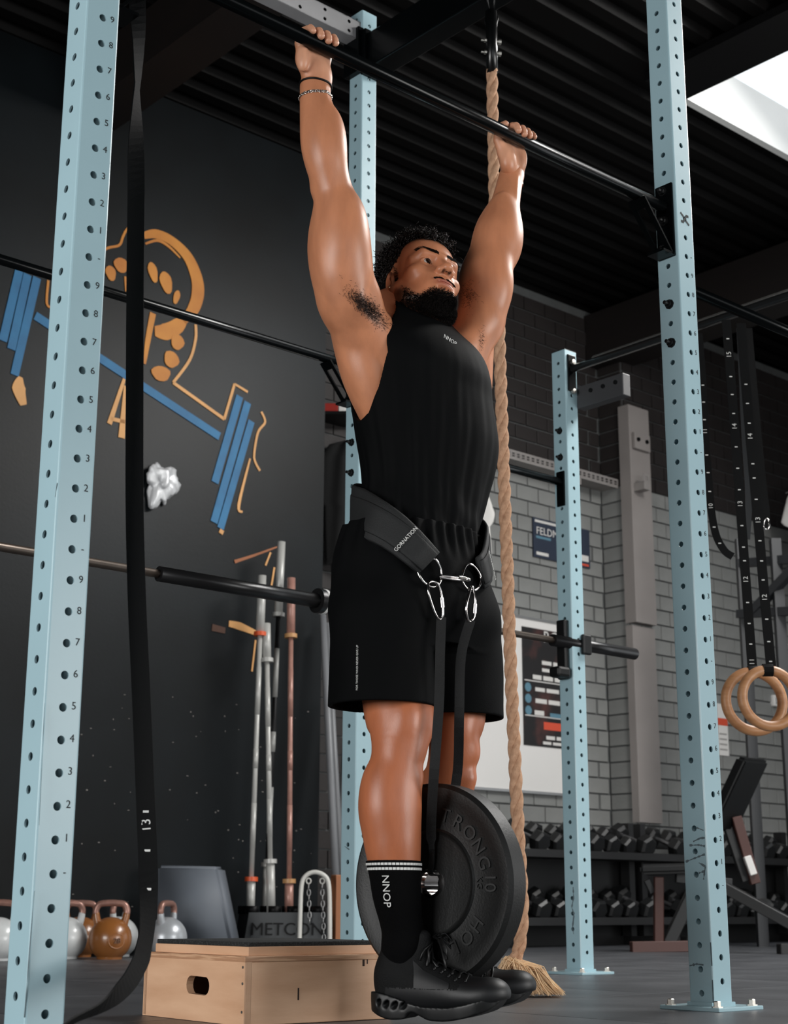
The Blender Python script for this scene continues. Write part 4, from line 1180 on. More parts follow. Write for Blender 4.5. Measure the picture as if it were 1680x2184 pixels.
arm_poly = [(-0.075, 1.80), (-0.062, 1.75), (-0.030, 1.70)] + front + [(front[-1][0] - 0.035, front[-1][1] - 0.012), (front[-1][0] - 0.070, front[-1][1] + 0.010), (-0.150, front[-1][1] + 0.09), (-0.155, 1.60), (-0.15, 1.80)]
for s_ in (1, -1):
    def f(X, Y, Z, s_=s_): return np.maximum(poly_sdf(arm_poly, Y, Z), 0.045 - s_ * X)
    tk.op(f, (0.0 if s_ > 0 else -0.34, -0.2, 1.1), (0.36 if s_ > 0 else 0.0, 0.2, 1.82), 0.004, 'sub')
# neck opening, dipping in front
tk.cone(NECK0 + (0.012, 0.012, 0.02), 0.052, NECK0 + (0.02, 0.07, 0.23), 0.080, 0.006, 'sub')
Vt, Qt = tk.mesh(2); del tk
# cut the solid open at the hem is not needed: it ends inside the belt and shorts
tank = mesh_from('tank_top', to_world(Vt), Qt, M_tank, person)
# ---------- shorts
SH = torso_rows([(1085, 760, 1026), (1130, 735, 1026), (1160, 724, 1028), (1200, 713, 1036), (1260, 708, 1050), (1330, 712, 1058), (1385, 750, 1030)], 0.72, -0.055)
def sfold(X, Y, Z):
    th = np.arctan2(Y + 0.05, X)
    return 0.0022 * (np.sin(7 * th + 20 * Z) * 0.6 + np.sin(15 * th - 30 * Z) * 0.4) + 0.004 * np.clip((Z - 1.03) / 0.06, 0, 1) * np.sin(26 * th)
sh = Vol((-0.36, -0.34, 0.58), (0.36, 0.24, 1.12), 0.003)
sh.loft(SH, 0.001, off=sfold)
LR_ = torso_rows([(1215, 752, 890), (1300, 706, 926), (1380, 702, 926), (1460, 701, 926), (1508, 700, 928)], 0.98, -0.035)
LL_ = torso_rows([(1215, 912, 1020), (1300, 874, 1062), (1380, 864, 1069), (1460, 862, 1073), (1532, 860, 1076)], 0.98, -0.045)
sh.loft(LR_, 0.03, off=sfold); sh.loft(LL_, 0.03, off=sfold)
for rows in (LR_, LL_):
    z0 = min(r[0] for r in rows)
    inner = [(r[0] - (0.03 if r[0] == z0 else 0), r[1], r[2], r[3] - 0.009, r[4] - 0.009, 0) for r in rows if r[0] < z0 + 0.09]
    sh.loft(inner, 0.004, 'sub')
Vs, Qs = sh.mesh(2); del sh
shorts = mesh_from('shorts', to_world(Vs), Qs, M_shorts, person)
TS = bvh(np.concatenate([to_world(Vt), to_world(Vs)]), np.concatenate([Qt, Qs + len(Vt)]))
# hem stitching and side print
p0, n0 = cast(TS, 762, 1424)
text_obj('side_print', 'FOR THOSE WHO NEVER GIVE UP', 0.0066, p0 + n0 * 0.001, UP, n0.cross(UP), M_print, shorts, extrude=0.0001, lift=0.0006)
p0, n0 = cast(TS, 958, 726)
text_obj('chest_print', 'NNOP', 0.015, p0, (D1 * 0.95 - UP * 0.25).normalized(), UP, M_print, tank, extrude=0.0001, lift=0.003)
# ---------- socks
def sock(name, Lg, i0, ztop, an):
    pts = [p for p, r in Lg[i0:]] + [footv(an, -0.01, 0, -0.06)]; rs = [r + 0.0042 for p, r in Lg[i0:]] + [0.036]
    v = Vol(np.min(pts, axis=0) - 0.12, np.max(pts, axis=0) + 0.12, 0.0022)
    v.chain(pts, rs, 0.012)
    c_ = Lg[i0 + (2 if i0 == 9 else 1)][0]
    v.ell(an + (0, 0, -0.02), (0.042, 0.042, 0.04), 0.02)
    def cut(X, Y, Z): return Z - ztop + 0 * X + 0 * Y
    v.op(cut, v.lo, v.lo + v.n * v.vs, 0.002, 'int')
    V, Q = v.mesh(2)
    return mesh_from(name, to_world(V), Q, M_sock, person)
def leg_at(Lg, z):
    for (p, r), (q, t) in zip(Lg, Lg[1:]):
        if p[2] >= z >= q[2]:
            k = (p[2] - z) / (p[2] - q[2]); return p + (q - p) * k, r + (t - r) * k
ztR = LY(840, 1836, 0.0)[2]
sockR = sock('sock', RLEG, 8, ztR, ANK_R); sockL = sock('sock', LLEG, 6, ztR + 0.005, ANK_L)
for so, Lg in ((sockR, RLEG), (sockL, LLEG)):
    for dz in (-0.008, -0.018):
        c_, r_ = leg_at(Lg, ztR + dz)
        bm = bmesh.new(); n = 46; tr = BVHTree.FromPolygons([v.co.copy() for v in so.data.vertices], [list(p.vertices) for p in so.data.polygons])
        for k in range(n):   # knitted white stripe, stitch by stitch
            a = 2 * math.pi * k / n; dv = -D1 * math.cos(a) + FW * math.sin(a)
            hit = tr.ray_cast(locw(c_) + dv * 0.15, -dv)
            if hit[0] is None: continue
            add_box(bm, hit[0] + dv * 0.0004, (0.0018, 0.0070, 0.0052), Matrix.Rotation(math.atan2(dv.y, dv.x), 3, 'Z'))
        bm_obj('sock_stripe', bm, M_print, so)
    SK = None
p0, n0 = None, None
me_ = sockR.data; SKT = BVHTree.FromPolygons([v.co.copy() for v in me_.vertices], [list(p.vertices) for p in me_.polygons])
p0, n0 = cast(SKT, 824, 1900)
if p0 is not None:
    text_obj('sock_lettering', 'NNOP', 0.024, p0 + UP * 0.0, (-UP + n0 * UP.dot(n0)), n0.cross(-UP + n0 * UP.dot(n0)), M_print, sockR, extrude=0.0002, lift=0.0025)
# ---------- shoes
def shoe(an, zs, mirror, name='shoe'):
    """built in the foot frame: f from heel back, s side, u above the sole's lowest point; then placed"""
    H = footv(an, -0.066, 0, 0); H[2] = zs
    up = Vol((-0.02, -0.075, 0.0), (0.33, 0.075, 0.20), 0.0025)
    def cen(f): return 0.010 * mirror * math.sin(max(0, (f - 0.08)) / 0.22 * 1.6)     # slight banana last
    # upper: chain of ellipsoids along the foot
    prof = [(0.034, 0.036, 0.060, 0.080), (0.075, 0.038, 0.060, 0.074), (0.115, 0.041, 0.058, 0.066), (0.155, 0.046, 0.050, 0.060), (0.195, 0.051, 0.042, 0.054), (0.235, 0.051, 0.035, 0.052), (0.262, 0.046, 0.032, 0.055), (0.280, 0.034, 0.026, 0.060)]
    for i in range(len(prof) - 1):
        a, c = prof[i], prof[i + 1]
        for t in (0, 0.33, 0.66):
            f_ = a[0] + (c[0] - a[0]) * t; w_ = a[1] + (c[1] - a[1]) * t; h_ = a[2] + (c[2] - a[2]) * t; z_ = a[3] + (c[3] - a[3]) * t
            up.ell((f_, cen(f_), z_), (0.034, w_, h_ * 0.95), 0.012)
    up.cone((0.050, 0, 0.10), 0.038, (0.060, 0, 0.155), 0.041, 0.02)          # collar
    up.cone((0.100, 0, 0.12), 0.026, (0.112, 0, 0.168), 0.018, 0.02)          # tongue
    up.ell((0.062, 0, 0.185), (0.036, 0.032, 0.035), 0.008, 'sub')            # opening
    def fl_(X, Y, Z): return 0.020 + 0.026 * np.clip((X - 0.18) / 0.12, 0, 1) ** 1.6 - Z + 0 * Y
    up.op(fl_, (-0.02, -0.08, 0), (0.33, 0.08, 0.2), 0.004, 'int')
    Vu, Qu = up.mesh(2)
    so = Vol((-0.02, -0.075, -0.01), (0.33, 0.075, 0.12), 0.0025)
    sm_ = lambda t: t * t * (3 - 2 * t)
    xs_t = np.linspace(-0.004, 0.306, 160)
    wt_ = np.interp(xs_t, [-0.004, 0.002, 0.02, 0.06, 0.11, 0.16, 0.21, 0.25, 0.275, 0.292, 0.302, 0.306], [0.010, 0.022, 0.036, 0.041, 0.039, 0.045, 0.052, 0.050, 0.041, 0.028, 0.014, 0.003])
    ker = np.hanning(19); ker /= ker.sum(); wt_[9:-9] = np.convolve(wt_, ker, 'same')[9:-9]
    def sole(X, Y, Z):
        hwid = np.interp(X, xs_t, wt_)
        c = 0.010 * mirror * np.sin(np.clip(X - 0.08, 0, 1) / 0.22 * 1.6)
        spring = 0.034 * np.clip((X - 0.17) / 0.13, 0, 1) ** 1.6
        heelr = 0.016 * np.clip((0.05 - X) / 0.05, 0, 1) ** 1.5
        bot = spring + 0.018 * np.clip((X - 0.265) / 0.04, 0, 1) ** 2 + heelr + 0.012 * np.exp(-((X - 0.108) / 0.022) ** 2)
        top = 0.056 - 0.028 * sm_(np.clip((X - 0.01) / 0.13, 0, 1)) + spring * 0.92
        side = np.abs(Y - c) - hwid - 0.004 * np.sin((Z - bot) / 0.018)
        return np.maximum(np.maximum(side, np.maximum(bot - Z, Z - top)), np.maximum(-0.004 - X, X - 0.300)) * 0.9
    so.op(sole, (-0.02, -0.075, -0.01), (0.33, 0.075, 0.12), 0.0, 'add')
    # open cushioning slots in the heel and grooves
    for k in range(4):
        so.cone((0.020 + 0.020 * k, -0.1, 0.026), 0.005, (0.032 + 0.020 * k, 0.1, 0.034), 0.005, 0.003, 'sub') if False else None
        for sd in (-1, 1):
            f_ = 0.014 + 0.021 * k
            so.cone((f_, 0.050 * sd, 0.022), 0.0055, (f_ + 0.014, 0.032 * sd, 0.040), 0.0055, 0.003, 'sub')
    so.cone((0.10, -0.06, 0.004), 0.010, (0.10, 0.06, 0.004), 0.010, 0.006, 'sub')
    Vo, Qo = so.mesh(2)
    c, s_ = math.cos(FT), math.sin(FT)
    def place(V):
        V = np.asarray(V); out = np.zeros_like(V)
        out[:, 0] = H[0] + V[:, 1] * c - V[:, 0] * s_; out[:, 1] = H[1] + V[:, 0] * c + V[:, 1] * s_; out[:, 2] = H[2] + V[:, 2]
        return to_world(out)
    root = mesh_from(name, place(Vu), Qu, M_shoe, person)
    mesh_from('sole', place(Vo), Qo, M_sole, root)
    T = bvh(Vu, Qu)
    def skin(f_, s2, z_, lift):   # nearest point on the upper, in the foot frame
        q, n, i, d = T.find_nearest(Vector((f_, s2, z_))); return q + n * lift
    # laces across the instep and a bow
    bm = bmesh.new()
    for k in range(6):
        f_ = 0.120 + 0.017 * k; w_ = 0.024 + 0.0014 * k; z_ = 0.150 - 0.011 * k
        pts = [skin(f_ + 0.006, -w_ * 1.15, z_ - 0.028, 0.0015), skin(f_ + 0.003, -w_ * 0.6, z_ - 0.006, 0.003), skin(f_, 0, z_ + 0.01, 0.0035), skin(f_ - 0.003, w_ * 0.6, z_ - 0.006, 0.003), skin(f_ - 0.006, w_ * 1.15, z_ - 0.028, 0.0015)]
        add_tube(bm, [Vector(place([p])[0]) for p in pts], 0.0026, 6)
        pts = [p for p in pts]; pts = [Vector((p.x + 0.012, -p.y, p.z)) for p in pts]; pts = [skin(p.x, p.y, p.z, 0.003) for p in pts]
        add_tube(bm, [Vector(place([p])[0]) for p in pts], 0.0024, 6)
    base = skin(0.125, 0, 0.17, 0.006)
    for sd in (-1, 1):
        lp = [base, base + Vector((0.02, 0.018 * sd, 0.008)), base + Vector((0.040, 0.034 * sd, -0.018)), base + Vector((0.046, 0.040 * sd, -0.040)), base + Vector((0.034, 0.034 * sd, -0.030)), base + Vector((0.014, 0.014 * sd, -0.002)), base]
        add_tube(bm, [Vector(place([p])[0]) for p in lp], 0.0022, 6)
        tp = [base, base + Vector((0.024, 0.030 * sd, -0.006)), base + Vector((0.040, 0.046 * sd, -0.044)), base + Vector((0.046, 0.050 * sd, -0.064))]
        add_tube(bm, [Vector(place([p])[0]) for p in tp], 0.0022, 6)
    bm_obj('laces', bm, M_sole, root, smooth=True)
    # toe cap overlay and side panels, a skin proud of the upper
    keepQ = []
    for q in Qu:
        m = Vu[q].mean(axis=0)
        if m[0] > 0.205 + 0.35 * max(0, m[2] - 0.055) and m[2] < 0.088 or (m[2] < 0.065 and m[0] > 0.04): keepQ.append(q)
    keepQ = np.array(keepQ); used = np.unique(keepQ); idx = np.full(len(Vu), -1); idx[used] = np.arange(len(used))
    cc = np.array([0.15, 0.0, 0.05])
    Vp = Vu[used] + 0.0015 * (Vu[used] - cc) / np.linalg.norm(Vu[used] - cc, axis=1)[:, None]
    mesh_from('overlay', place(Vp), idx[keepQ], M_toe, root)
    # side quarter panel with eyelet loops
    sdn = 1
    bm = bmesh.new()
    for sd in (-1, 1):
        g = []
        for i in range(9):
            rowp = []
            for j in range(5):
                f_ = 0.105 + 0.085 * i / 8; z_ = 0.066 + (0.066 - 0.05 * i / 8) * j / 4
                p = skin(f_, 0.06 * sd, z_, 0.0018); rowp.append(bm.verts.new(Vector(place([p])[0])))
            g.append(rowp)
        for i in range(8):
            for j in range(4): bm.faces.new((g[i][j], g[i + 1][j], g[i + 1][j + 1], g[i][j + 1]))
    bm_obj('quarter_panel', bm, M_toe, root, smooth=True)
    return root
shoeR = shoe(ANK_R, 0.022, 1); shoeL = shoe(ANK_L, 0.030, -1)
# ---------- wrist band, bracelet
w0, wr0 = RA[0]; w1, wr1 = RA[1]
WT = bvh(to_world(np.concatenate([Vb, Vh1])), np.concatenate([Qb, Qh1 + len(Vb)]))
def wrist_loop(c, tilt, n, lift, ph=0.6):
    out = []
    for k in range(n):
        a = 2 * math.pi * k / n; dv = -D1 * math.cos(a) + FW * math.sin(a)
        o_ = locw(c) + UP * tilt * math.cos(a + ph)
        hit = WT.ray_cast(o_ + dv * 0.12, -dv)
        p = hit[0] if hit[0] is not None and (hit[0] - o_).length < 0.08 else o_ + dv * 0.036
        out.append((p + dv * lift, dv))
    return out
tube_obj('wrist_band', [p for p, d in wrist_loop(w0 + (0, 0, -0.010), 0.004, 40, 0.0012)], 0.0027, M_blk2, person, 8, closed=True)
M_silver = mat('silver', (205, 198, 192), rough=0.2, metal=1.0)
bm = bmesh.new()
LPS = wrist_loop(w1 + (0, 0, 0.004), -0.005, 46, 0.0016, -0.4)
for k, (p, dv) in enumerate(LPS):
    tg = (LPS[(k + 1) % len(LPS)][0] - LPS[k - 1][0]).normalized()
    lp = [p + tg * 0.0042 * math.cos(q) + UP * 0.0030 * math.sin(q) + dv * 0.0012 * math.cos(q) * (1 if k % 2 else -1) for q in np.linspace(0, 2 * math.pi, 9)[:-1]]
    add_tube(bm, lp, 0.0012, 5, closed=True)
bm_obj('chain_bracelet', bm, M_silver, person, smooth=True)
# ---------- armpit hair
BT = bvh(to_world(Vb), Qb)
bm = bmesh.new(); ra = random.Random(5)
for (u0, v0, su, sv, n, L) in ((784, 656, 20, 17, 1700, 0.009), (1000, 630, 8, 14, 240, 0.010), (1026, 722, 3, 10, 60, 0.010)):
    for i in range(n):
        g_ = ra.gauss(0, 1); u, v = u0 + g_ * su, v0 + (g_ * 0.75 * su if su > 15 else 0) + ra.gauss(0, sv * (0.62 if su > 15 else 1))
        p, nn = cast(BT, u, v)
        if p is None: continue
        d = nn * 0.25 + Vector((ra.uniform(-1, 1), ra.uniform(-1, 1), ra.uniform(-1, 1))) * 0.5 + UP * -0.3
        strand(bm, p, d, L * ra.uniform(0.5, 1.1), 0.00036, 0.7)
bm_obj('armpit_hair', bm, mat('dark_brown_hair', (40, 26, 20), rough=0.6), person)

# ================================================================== DIP BELT AND PLATE
M_belt = mat('black_nylon_belt', (20, 22, 23), rough=0.7, bump=0.35, bscale=500, var=0.12, vscale=30)
M_strap = mat('black_webbing', (8, 9, 10), rough=0.75, bump=0.3, bscale=600)
M_chrome = mat('chrome', (205, 200, 198), rough=0.12, metal=1.0)
belt = thing('dip_belt', 'wide black lifting belt with steel rings and carabiners around the hips', 'dip belt', locw((0, 0.09, 0.98)))
path = []
for (u, v) in ((908, 1204), (890, 1183), (868, 1160), (842, 1138), (815, 1118), (790, 1102), (768, 1090)):
    p, n = cast(TS, u, v)
    if p is not None: path.append((w2l(p), np.array([-n.dot(D1), n.dot(FW), n.z])))
cxb, cyb = np.mean([r[1] for r in SH[:3]]), np.mean([r[2] for r in SH[:3]]); rxb, ryb = SH[1][3], SH[1][4]
cst = path; zfit = np.polyfit([p[1] for p, n in cst], [p[2] for p, n in cst], 1)
def pol(p): return math.atan2((p[1] - cyb) / ryb, (p[0] - cxb) / rxb), math.hypot((p[0] - cxb) / rxb, (p[1] - cyb) / ryb)
aR = pol(cst[0][0])[0]                       # angle of the right-hand end, measured from his right towards the front
pe, ne = cast(TS, 1008, 1198); aL = pol(w2l(pe))[0]
rhoR = [pol(p) for p, n in cst]
tab = sorted((pol(p)[0], p[2]) for p, n in cst)
ta = [tab[0][0] - 1.6, tab[0][0] - 0.7] + [t[0] for t in tab]; tz = [tab[0][1] + 0.050, tab[0][1] + 0.036] + [t[1] for t in tab]
path = []
for k in range(41):
    a = aR - (aR + 2 * math.pi - aL) * k / 40          # round his right side and back to the left-hand end
    am = (a + math.pi) % (2 * math.pi) - math.pi
    xs_ = cxb + rxb * math.cos(a); ys_ = cyb + ryb * math.sin(a)
    aa = am if -math.pi / 2 <= am <= math.pi / 2 + 0.3 and k < 25 else math.pi - (a % (2 * math.pi)) if (a % (2 * math.pi)) < 1.5 * math.pi else a % (2 * math.pi) - 2 * math.pi
    z_ = float(np.interp(aa, ta, tz))
    # lie on the clothes: shoot inwards at this height
    o_ = Vector(locw((cxb, cyb, z_))); dv = (-D1 * math.cos(a) * rxb + FW * math.sin(a) * ryb).normalized()
    hit = TS.ray_cast(o_ + dv * 0.5, -dv)
    p = w2l(hit[0]) if hit[0] is not None else np.array([xs_, ys_, z_])
    nn = np.array([math.cos(a) / rxb, math.sin(a) / ryb, 0]); nn /= np.linalg.norm(nn)
    path.append([p, nn])
for _ in range(3):                            # iron out cloth folds
    P0 = [p.copy() for p, n in path]
    for k in range(1, 40): path[k][0] = 0.5 * P0[k] + 0.25 * (P0[k - 1] + P0[k + 1])
path = [(p + n * 0.010, n) for p, n in path]
def belt_mesh(name, w_mid, w_end, lift, th, m, i0=0, i1=None, parent=belt):
    bm = bmesh.new(); P_ = path[i0:i1]; n = len(P_)
    ctr = [Vector(locw(p + nn / max(1e-6, np.linalg.norm(nn)) * lift)) for p, nn in P_]
    nor = [(-D1 * float(nn[0]) + FW * float(nn[1]) + UP * float(nn[2])).normalized() for p, nn in P_]
    rings = []
    for i in range(n):
        tg = (ctr[min(i + 1, n - 1)] - ctr[max(i - 1, 0)]).normalized()
        wd = tg.cross(nor[i]).normalized()
        e = min(i + i0, len(path) - 1 - i - i0) / 9.0
        w_ = w_end + (w_mid - w_end) * min(1, max(0, e))
        rg = []
        for q in range(10):
            a = 2 * math.pi * q / 10
            sx = math.copysign(abs(math.cos(a)) ** 0.4, math.cos(a)); sy = math.copysign(abs(math.sin(a)) ** 0.6, math.sin(a))
            rg.append(bm.verts.new(ctr[i] + wd * sx * w_ / 2 + nor[i] * sy * th / 2))
        rings.append(rg)
    for a, c in zip(rings, rings[1:]):
        for q in range(10): bm.faces.new((a[q], a[(q + 1) % 10], c[(q + 1) % 10], c[q]))
    bm.faces.new(rings[0][::-1]); bm.faces.new(rings[-1])
    return bm_obj(name, bm, m, parent, smooth=True)
belt_mesh('belt_pad', 0.118, 0.078, 0.006, 0.012, M_belt)
belt_mesh('webbing', 0.072, 0.058, 0.0125, 0.005, M_belt)
p0, n0 = path[2]
tw = (Vector(locw(path[0][0])) - Vector(locw(path[4][0]))).normalized()
nw = (-D1 * float(n0[0]) + FW * float(n0[1]) + UP * float(n0[2])).normalized()
text_obj('belt_lettering', 'GORNATION', 0.0125, Vector(locw(path[2][0])) + nw * 0.0185, nw.cross(tw), -tw, M_print, belt, extrude=0.0002, lift=0.001)
pe_ = path[-3]; nw2 = (-D1 * float(pe_[1][0]) + FW * float(pe_[1][1]) + UP * float(pe_[1][2])).normalized()
tw2 = (Vector(locw(path[-1][0])) - Vector(locw(path[-5][0]))).normalized()
text_obj('belt_lettering', 'GORNATION', 0.0125, Vector(locw(pe_[0])) + nw2 * 0.0185, nw2.cross(tw2), -tw2, M_print, belt, extrude=0.0002, lift=0.001)
# rings (world points from the picture, a little in front of the shorts)
def fr(u, v, lift=0.018):
    p, n = cast(TS, u, v)
    return p + n * lift
def loop(name, pix, r, lift, m=M_chrome, parent=belt, lifts=None):
    pts = [fr(u, v, (lifts[i] if lifts else lift)) for i, (u, v) in enumerate(pix)]
    # smooth closed loop
    n = len(pts); out = []
    for i in range(n):
        p0_, p1_, p2_, p3_ = pts[i - 1], pts[i], pts[(i + 1) % n], pts[(i + 2) % n]
        for k in range(4):
            t = k / 4
            out.append(0.5 * ((2 * p1_) + (p2_ - p0_) * t + (2 * p0_ - 5 * p1_ + 4 * p2_ - p3_) * t * t + (3 * p1_ - p0_ - 3 * p2_ + p3_) * t ** 3))
    return tube_obj(name, out, r, m, parent, 8, closed=True)
loop('ring', [(917, 1196), (930, 1212), (934, 1232), (928, 1250), (912, 1256), (896, 1247), (886, 1226), (892, 1216)], 0.0029, 0.016)
loop('ring', [(986, 1208), (1000, 1212), (1012, 1232), (1010, 1252), (998, 1264), (984, 1258), (974, 1240), (976, 1222)], 0.0029, 0.016)
def carab(pix, lift):
    o = loop('carabiner', pix, 0.0032, lift)
    a = fr(*pix[2], lift); c = fr(*pix[3], lift)
    lathe_obj('screw_gate', [(0, -0.011), (0.0055, -0.011), (0.0055, 0.011), (0, 0.011)], (a + c) / 2, c - a, M_chrome, o, 12)
carab([(930, 1236), (934, 1233), (958, 1236), (982, 1240), (984, 1243), (958, 1241)], 0.022)
carab([(903, 1250), (920, 1248), (931, 1268), (933, 1306), (926, 1318), (914, 1308), (902, 1274)], 0.022)
carab([(990, 1258), (994, 1262), (997, 1285), (995, 1312), (986, 1320), (981, 1300), (986, 1272)], 0.022)
# weight plate between the shins
PC = LX(934, 1884, -0.014); PCW = Vector(locw(PC))
pn = (-D1 * math.cos(math.radians(6)) + FW * -math.sin(math.radians(6)) * -1).normalized()   # towards the camera's left
pn = (Matrix.Rotation(math.radians(10), 3, 'Z') @ (-D1)).normalized()
pin = UP.cross(pn).normalized()
M_plate = mat('black_bumper_rubber', (7, 8, 8), rough=0.5, var=0.12, vscale=20, bump=0.15, bscale=200)
M_platel = mat('raised_black_rubber', (11, 12, 12), rough=0.5)
plate = thing('bumper_plate', 'thick black rubber bumper weight plate hanging between the athlete\'s shins', 'weight plate', PCW - UP * 0.22)
HT = 0.031; RP = 0.219
prof = [(0.0255, HT - 0.006), (0.105, HT - 0.006), (0.112, HT - 0.004), (0.116, HT - 0.001), (0.120, HT - 0.005), (0.178, HT - 0.005), (0.186, HT - 0.001), (0.210, HT), (RP, HT - 0.008), (RP, -HT + 0.008), (0.210, -HT), (0.186, -HT + 0.001), (0.178, -HT + 0.005), (0.120, -HT + 0.005), (0.116, -HT + 0.001), (0.112, -HT + 0.004), (0.105, -HT + 0.006), (0.0255, -HT + 0.006), (0.0255, HT - 0.006)]
lathe_obj('plate_body', prof, PCW, pn, M_plate, plate, 96)
lathe_obj('hub_ring', [(0.0235, HT - 0.012), (0.0255, HT - 0.001), (0.032, HT - 0.002), (0.033, HT - 0.006), (0.0255, HT - 0.010), (0.0255, -HT), (0.0235, -HT), (0.0235, HT - 0.012)], PCW, pn, M_chrome, plate, 40)
def arc_text(s, r, a_mid, size, flip=1):
    n = len(s); step = size * 0.86 / r
    for i, ch in enumerate(s):
        if ch == ' ': continue
        a = a_mid - flip * (i - (n - 1) / 2) * step
        rad = pin * math.cos(a) + UP * math.sin(a); tan = (pin * math.sin(a) - UP * math.cos(a)) * flip
        text_obj('raised_letter', ch, size, PCW + rad * r + pn * (HT - 0.005), tan, rad * flip, M_platel, plate, extrude=0.0018, lift=0.0018)
# the picture's right is +pin or -pin: choose so that letters read from the visible side
arc_text('STRONG', 0.150, math.radians(52), 0.044)
arc_text('HOLD', 0.150, math.radians(-52), 0.044, -1) if False else arc_text('HOLD', 0.150, math.radians(-57), 0.044)
text_obj('raised_letter', '10', 0.042, PCW + pin * 0.160 + pn * (HT - 0.005), -UP, pin, M_platel, plate, extrude=0.0018, lift=0.0018)
text_obj('raised_letter', 'KG', 0.020, PCW + pin * 0.132 + pn * (HT - 0.005), -UP, pin, M_platel, plate, extrude=0.0018, lift=0.0018)
# loading strap from the carabiners through the hub
def spl(pts, k=6):
    pts = [Vector(p) for p in pts]; out = []; n = len(pts)
    for i in range(n - 1):
        p0_, p1_, p2_, p3_ = pts[max(i - 1, 0)], pts[i], pts[i + 1], pts[min(i + 2, n - 1)]
        for q in range(k):
            t = q / k; out.append(0.5 * ((2 * p1_) + (p2_ - p0_) * t + (2 * p0_ - 5 * p1_ + 4 * p2_ - p3_) * t * t + (3 * p1_ - p0_ - 3 * p2_ + p3_) * t ** 3))
    out.append(pts[-1]); return out
hub = PCW
c1 = fr(929, 1314, 0.022); c2 = fr(989, 1318, 0.022)
hem1 = on_plane(936, 1500, Vector(locw((0, 0.105, 0))), FW)
near = [c1, on_plane(938, 1400, Vector(locw((0, 0.115, 0))), FW), hem1, on_plane(926, 1640, Vector(locw((0, 0.105, 0))), FW)]
s1 = near + [on_plane(919, 1760, hub + pn * (HT + 0.02), pn), on_plane(921, 1830, hub + pn * (HT + 0.006), pn), hub + UP * 0.020 + pn * (HT - 0.004), hub + UP * 0.019 - pn * 0.01]
far = [c2, on_plane(983, 1400, Vector(locw((0, 0.115, 0))), FW), on_plane(979, 1530, Vector(locw((0, 0.105, 0))), FW)]
s2 = far + [on_plane(975, 1650, hub - pn * (HT + 0.004), pn), hub - pn * (HT + 0.004) + UP * 0.12, hub - pn * (HT - 0.001) + UP * 0.022, hub + UP * 0.019 - pn * 0.01]
P1 = spl(s1); P2 = spl(s2)
bm = bmesh.new(); camr = Vector((1, 0, 0))
def wdir(P_, k0): return [(camr if i < len(P_) - 14 else pin) for i in range(len(P_))]
add_ribbon(bm, P1, wdir(P1, 0), [0.022 if i < len(P1) - 16 else 0.013 for i in range(len(P1))], 0.003)
bm_obj('loading_strap', bm, M_strap, belt)
bm = bmesh.new(); add_ribbon(bm, P2, wdir(P2, 0), 0.022, 0.003); bm_obj('loading_strap', bm, M_strap, belt)
# ================================================================== PROPS
def on_D(u, v, D): return on_plane(u, v, (0, D, 0), (0, 1, 0))
XR_ = Vector((1, 0, 0)); YF_ = Vector((0, 1, 0))
# ---------- climbing rope
M_rope = mat('manila_rope', (204, 164, 134), rough=0.85, rgb2=(176, 136, 108), vscale=60, bump=0.6, bscale=420, spec=0.2)
M_fray = mat('frayed_fibre', (240, 205, 165), rough=0.85, var=0.2, vscale=40)
DR = 4.75
rope = thing('climbing_rope', 'thick tan twisted climbing rope hanging behind the athlete with a frayed end', 'rope', on_D(1090, 2118, DR))
rp_px = [(1049, 150), (1050, 230), (1052, 300), (1054, 420), (1059, 560), (1064, 700), (1072, 950), (1081, 1200), (1090, 1450), (1099, 1650), (1106, 1800), (1112, 1900), (1113, 1960), (1108, 2010), (1098, 2045), (1086, 2066)]
ax_ = spl([on_D(u, v, DR) for u, v in rp_px], 24)
# resample evenly
cum = [0.0]
for a, c in zip(ax_, ax_[1:]): cum.append(cum[-1] + (c - a).length)
Ltot = cum[-1]; NS = 250; axis = []
for i in range(NS + 1):
    sd = Ltot * i / NS; k = max(0, min(len(cum) - 2, int(np.searchsorted(cum, sd)) - 1)); t = (sd - cum[k]) / max(1e-9, cum[k + 1] - cum[k]); axis.append(ax_[k].lerp(ax_[k + 1], min(1, max(0, t))))
LAY = 0.185
for sidx in range(3):
    pts = []
    for i, p in enumerate(axis):
        tg = (axis[min(i + 1, NS)] - axis[max(i - 1, 0)]).normalized(); x, y, d = frame_from(tg if tg.z < 0 else -tg)
        a = 2 * math.pi * (Ltot * i / NS) / LAY + sidx * 2 * math.pi / 3
        pts.append(p + x * 0.0098 * math.cos(a) + y * 0.0098 * math.sin(a))
    tube_obj('rope_strand', pts, 0.0117, M_rope, rope, 9)
M_sleeve = mat('black_plastic_sleeve', (10, 11, 12), rough=0.25)
sl_ = [on_D(1047, 25, DR), on_D(1048, 90, DR), on_D(1049, 158, DR)]
tube_obj('end_sleeve', sl_, 0.0205, M_sleeve, rope, 14)
for v in (88, 113):
    c = on_D(1048, v, DR)
    lathe_obj('clamp_bolt', [(0, -0.038), (0.004, -0.038), (0.004, -0.026), (0.008, -0.026), (0.008, 0.024), (0.010, 0.024), (0.010, 0.034), (0, 0.034)], c, XR_ + YF_ * 0.2, M_bolt, rope, 8, smooth=False)
hk = [on_D(1048 + 13 * math.cos(a) * (1.0 if math.sin(a) > 0 else 0.75), 50 - 30 * math.sin(a), DR) for a in np.linspace(0, 2 * math.pi, 20)[:-1]]
tube_obj('carabiner', hk, 0.0045, M_blkp, rope, 8, closed=True)
tube_obj('hanging_cord', [on_D(1043, 25, DR), on_D(1034, -30, DR), on_D(1040, -120, DR)], 0.004, M_blkp, rope, 6)
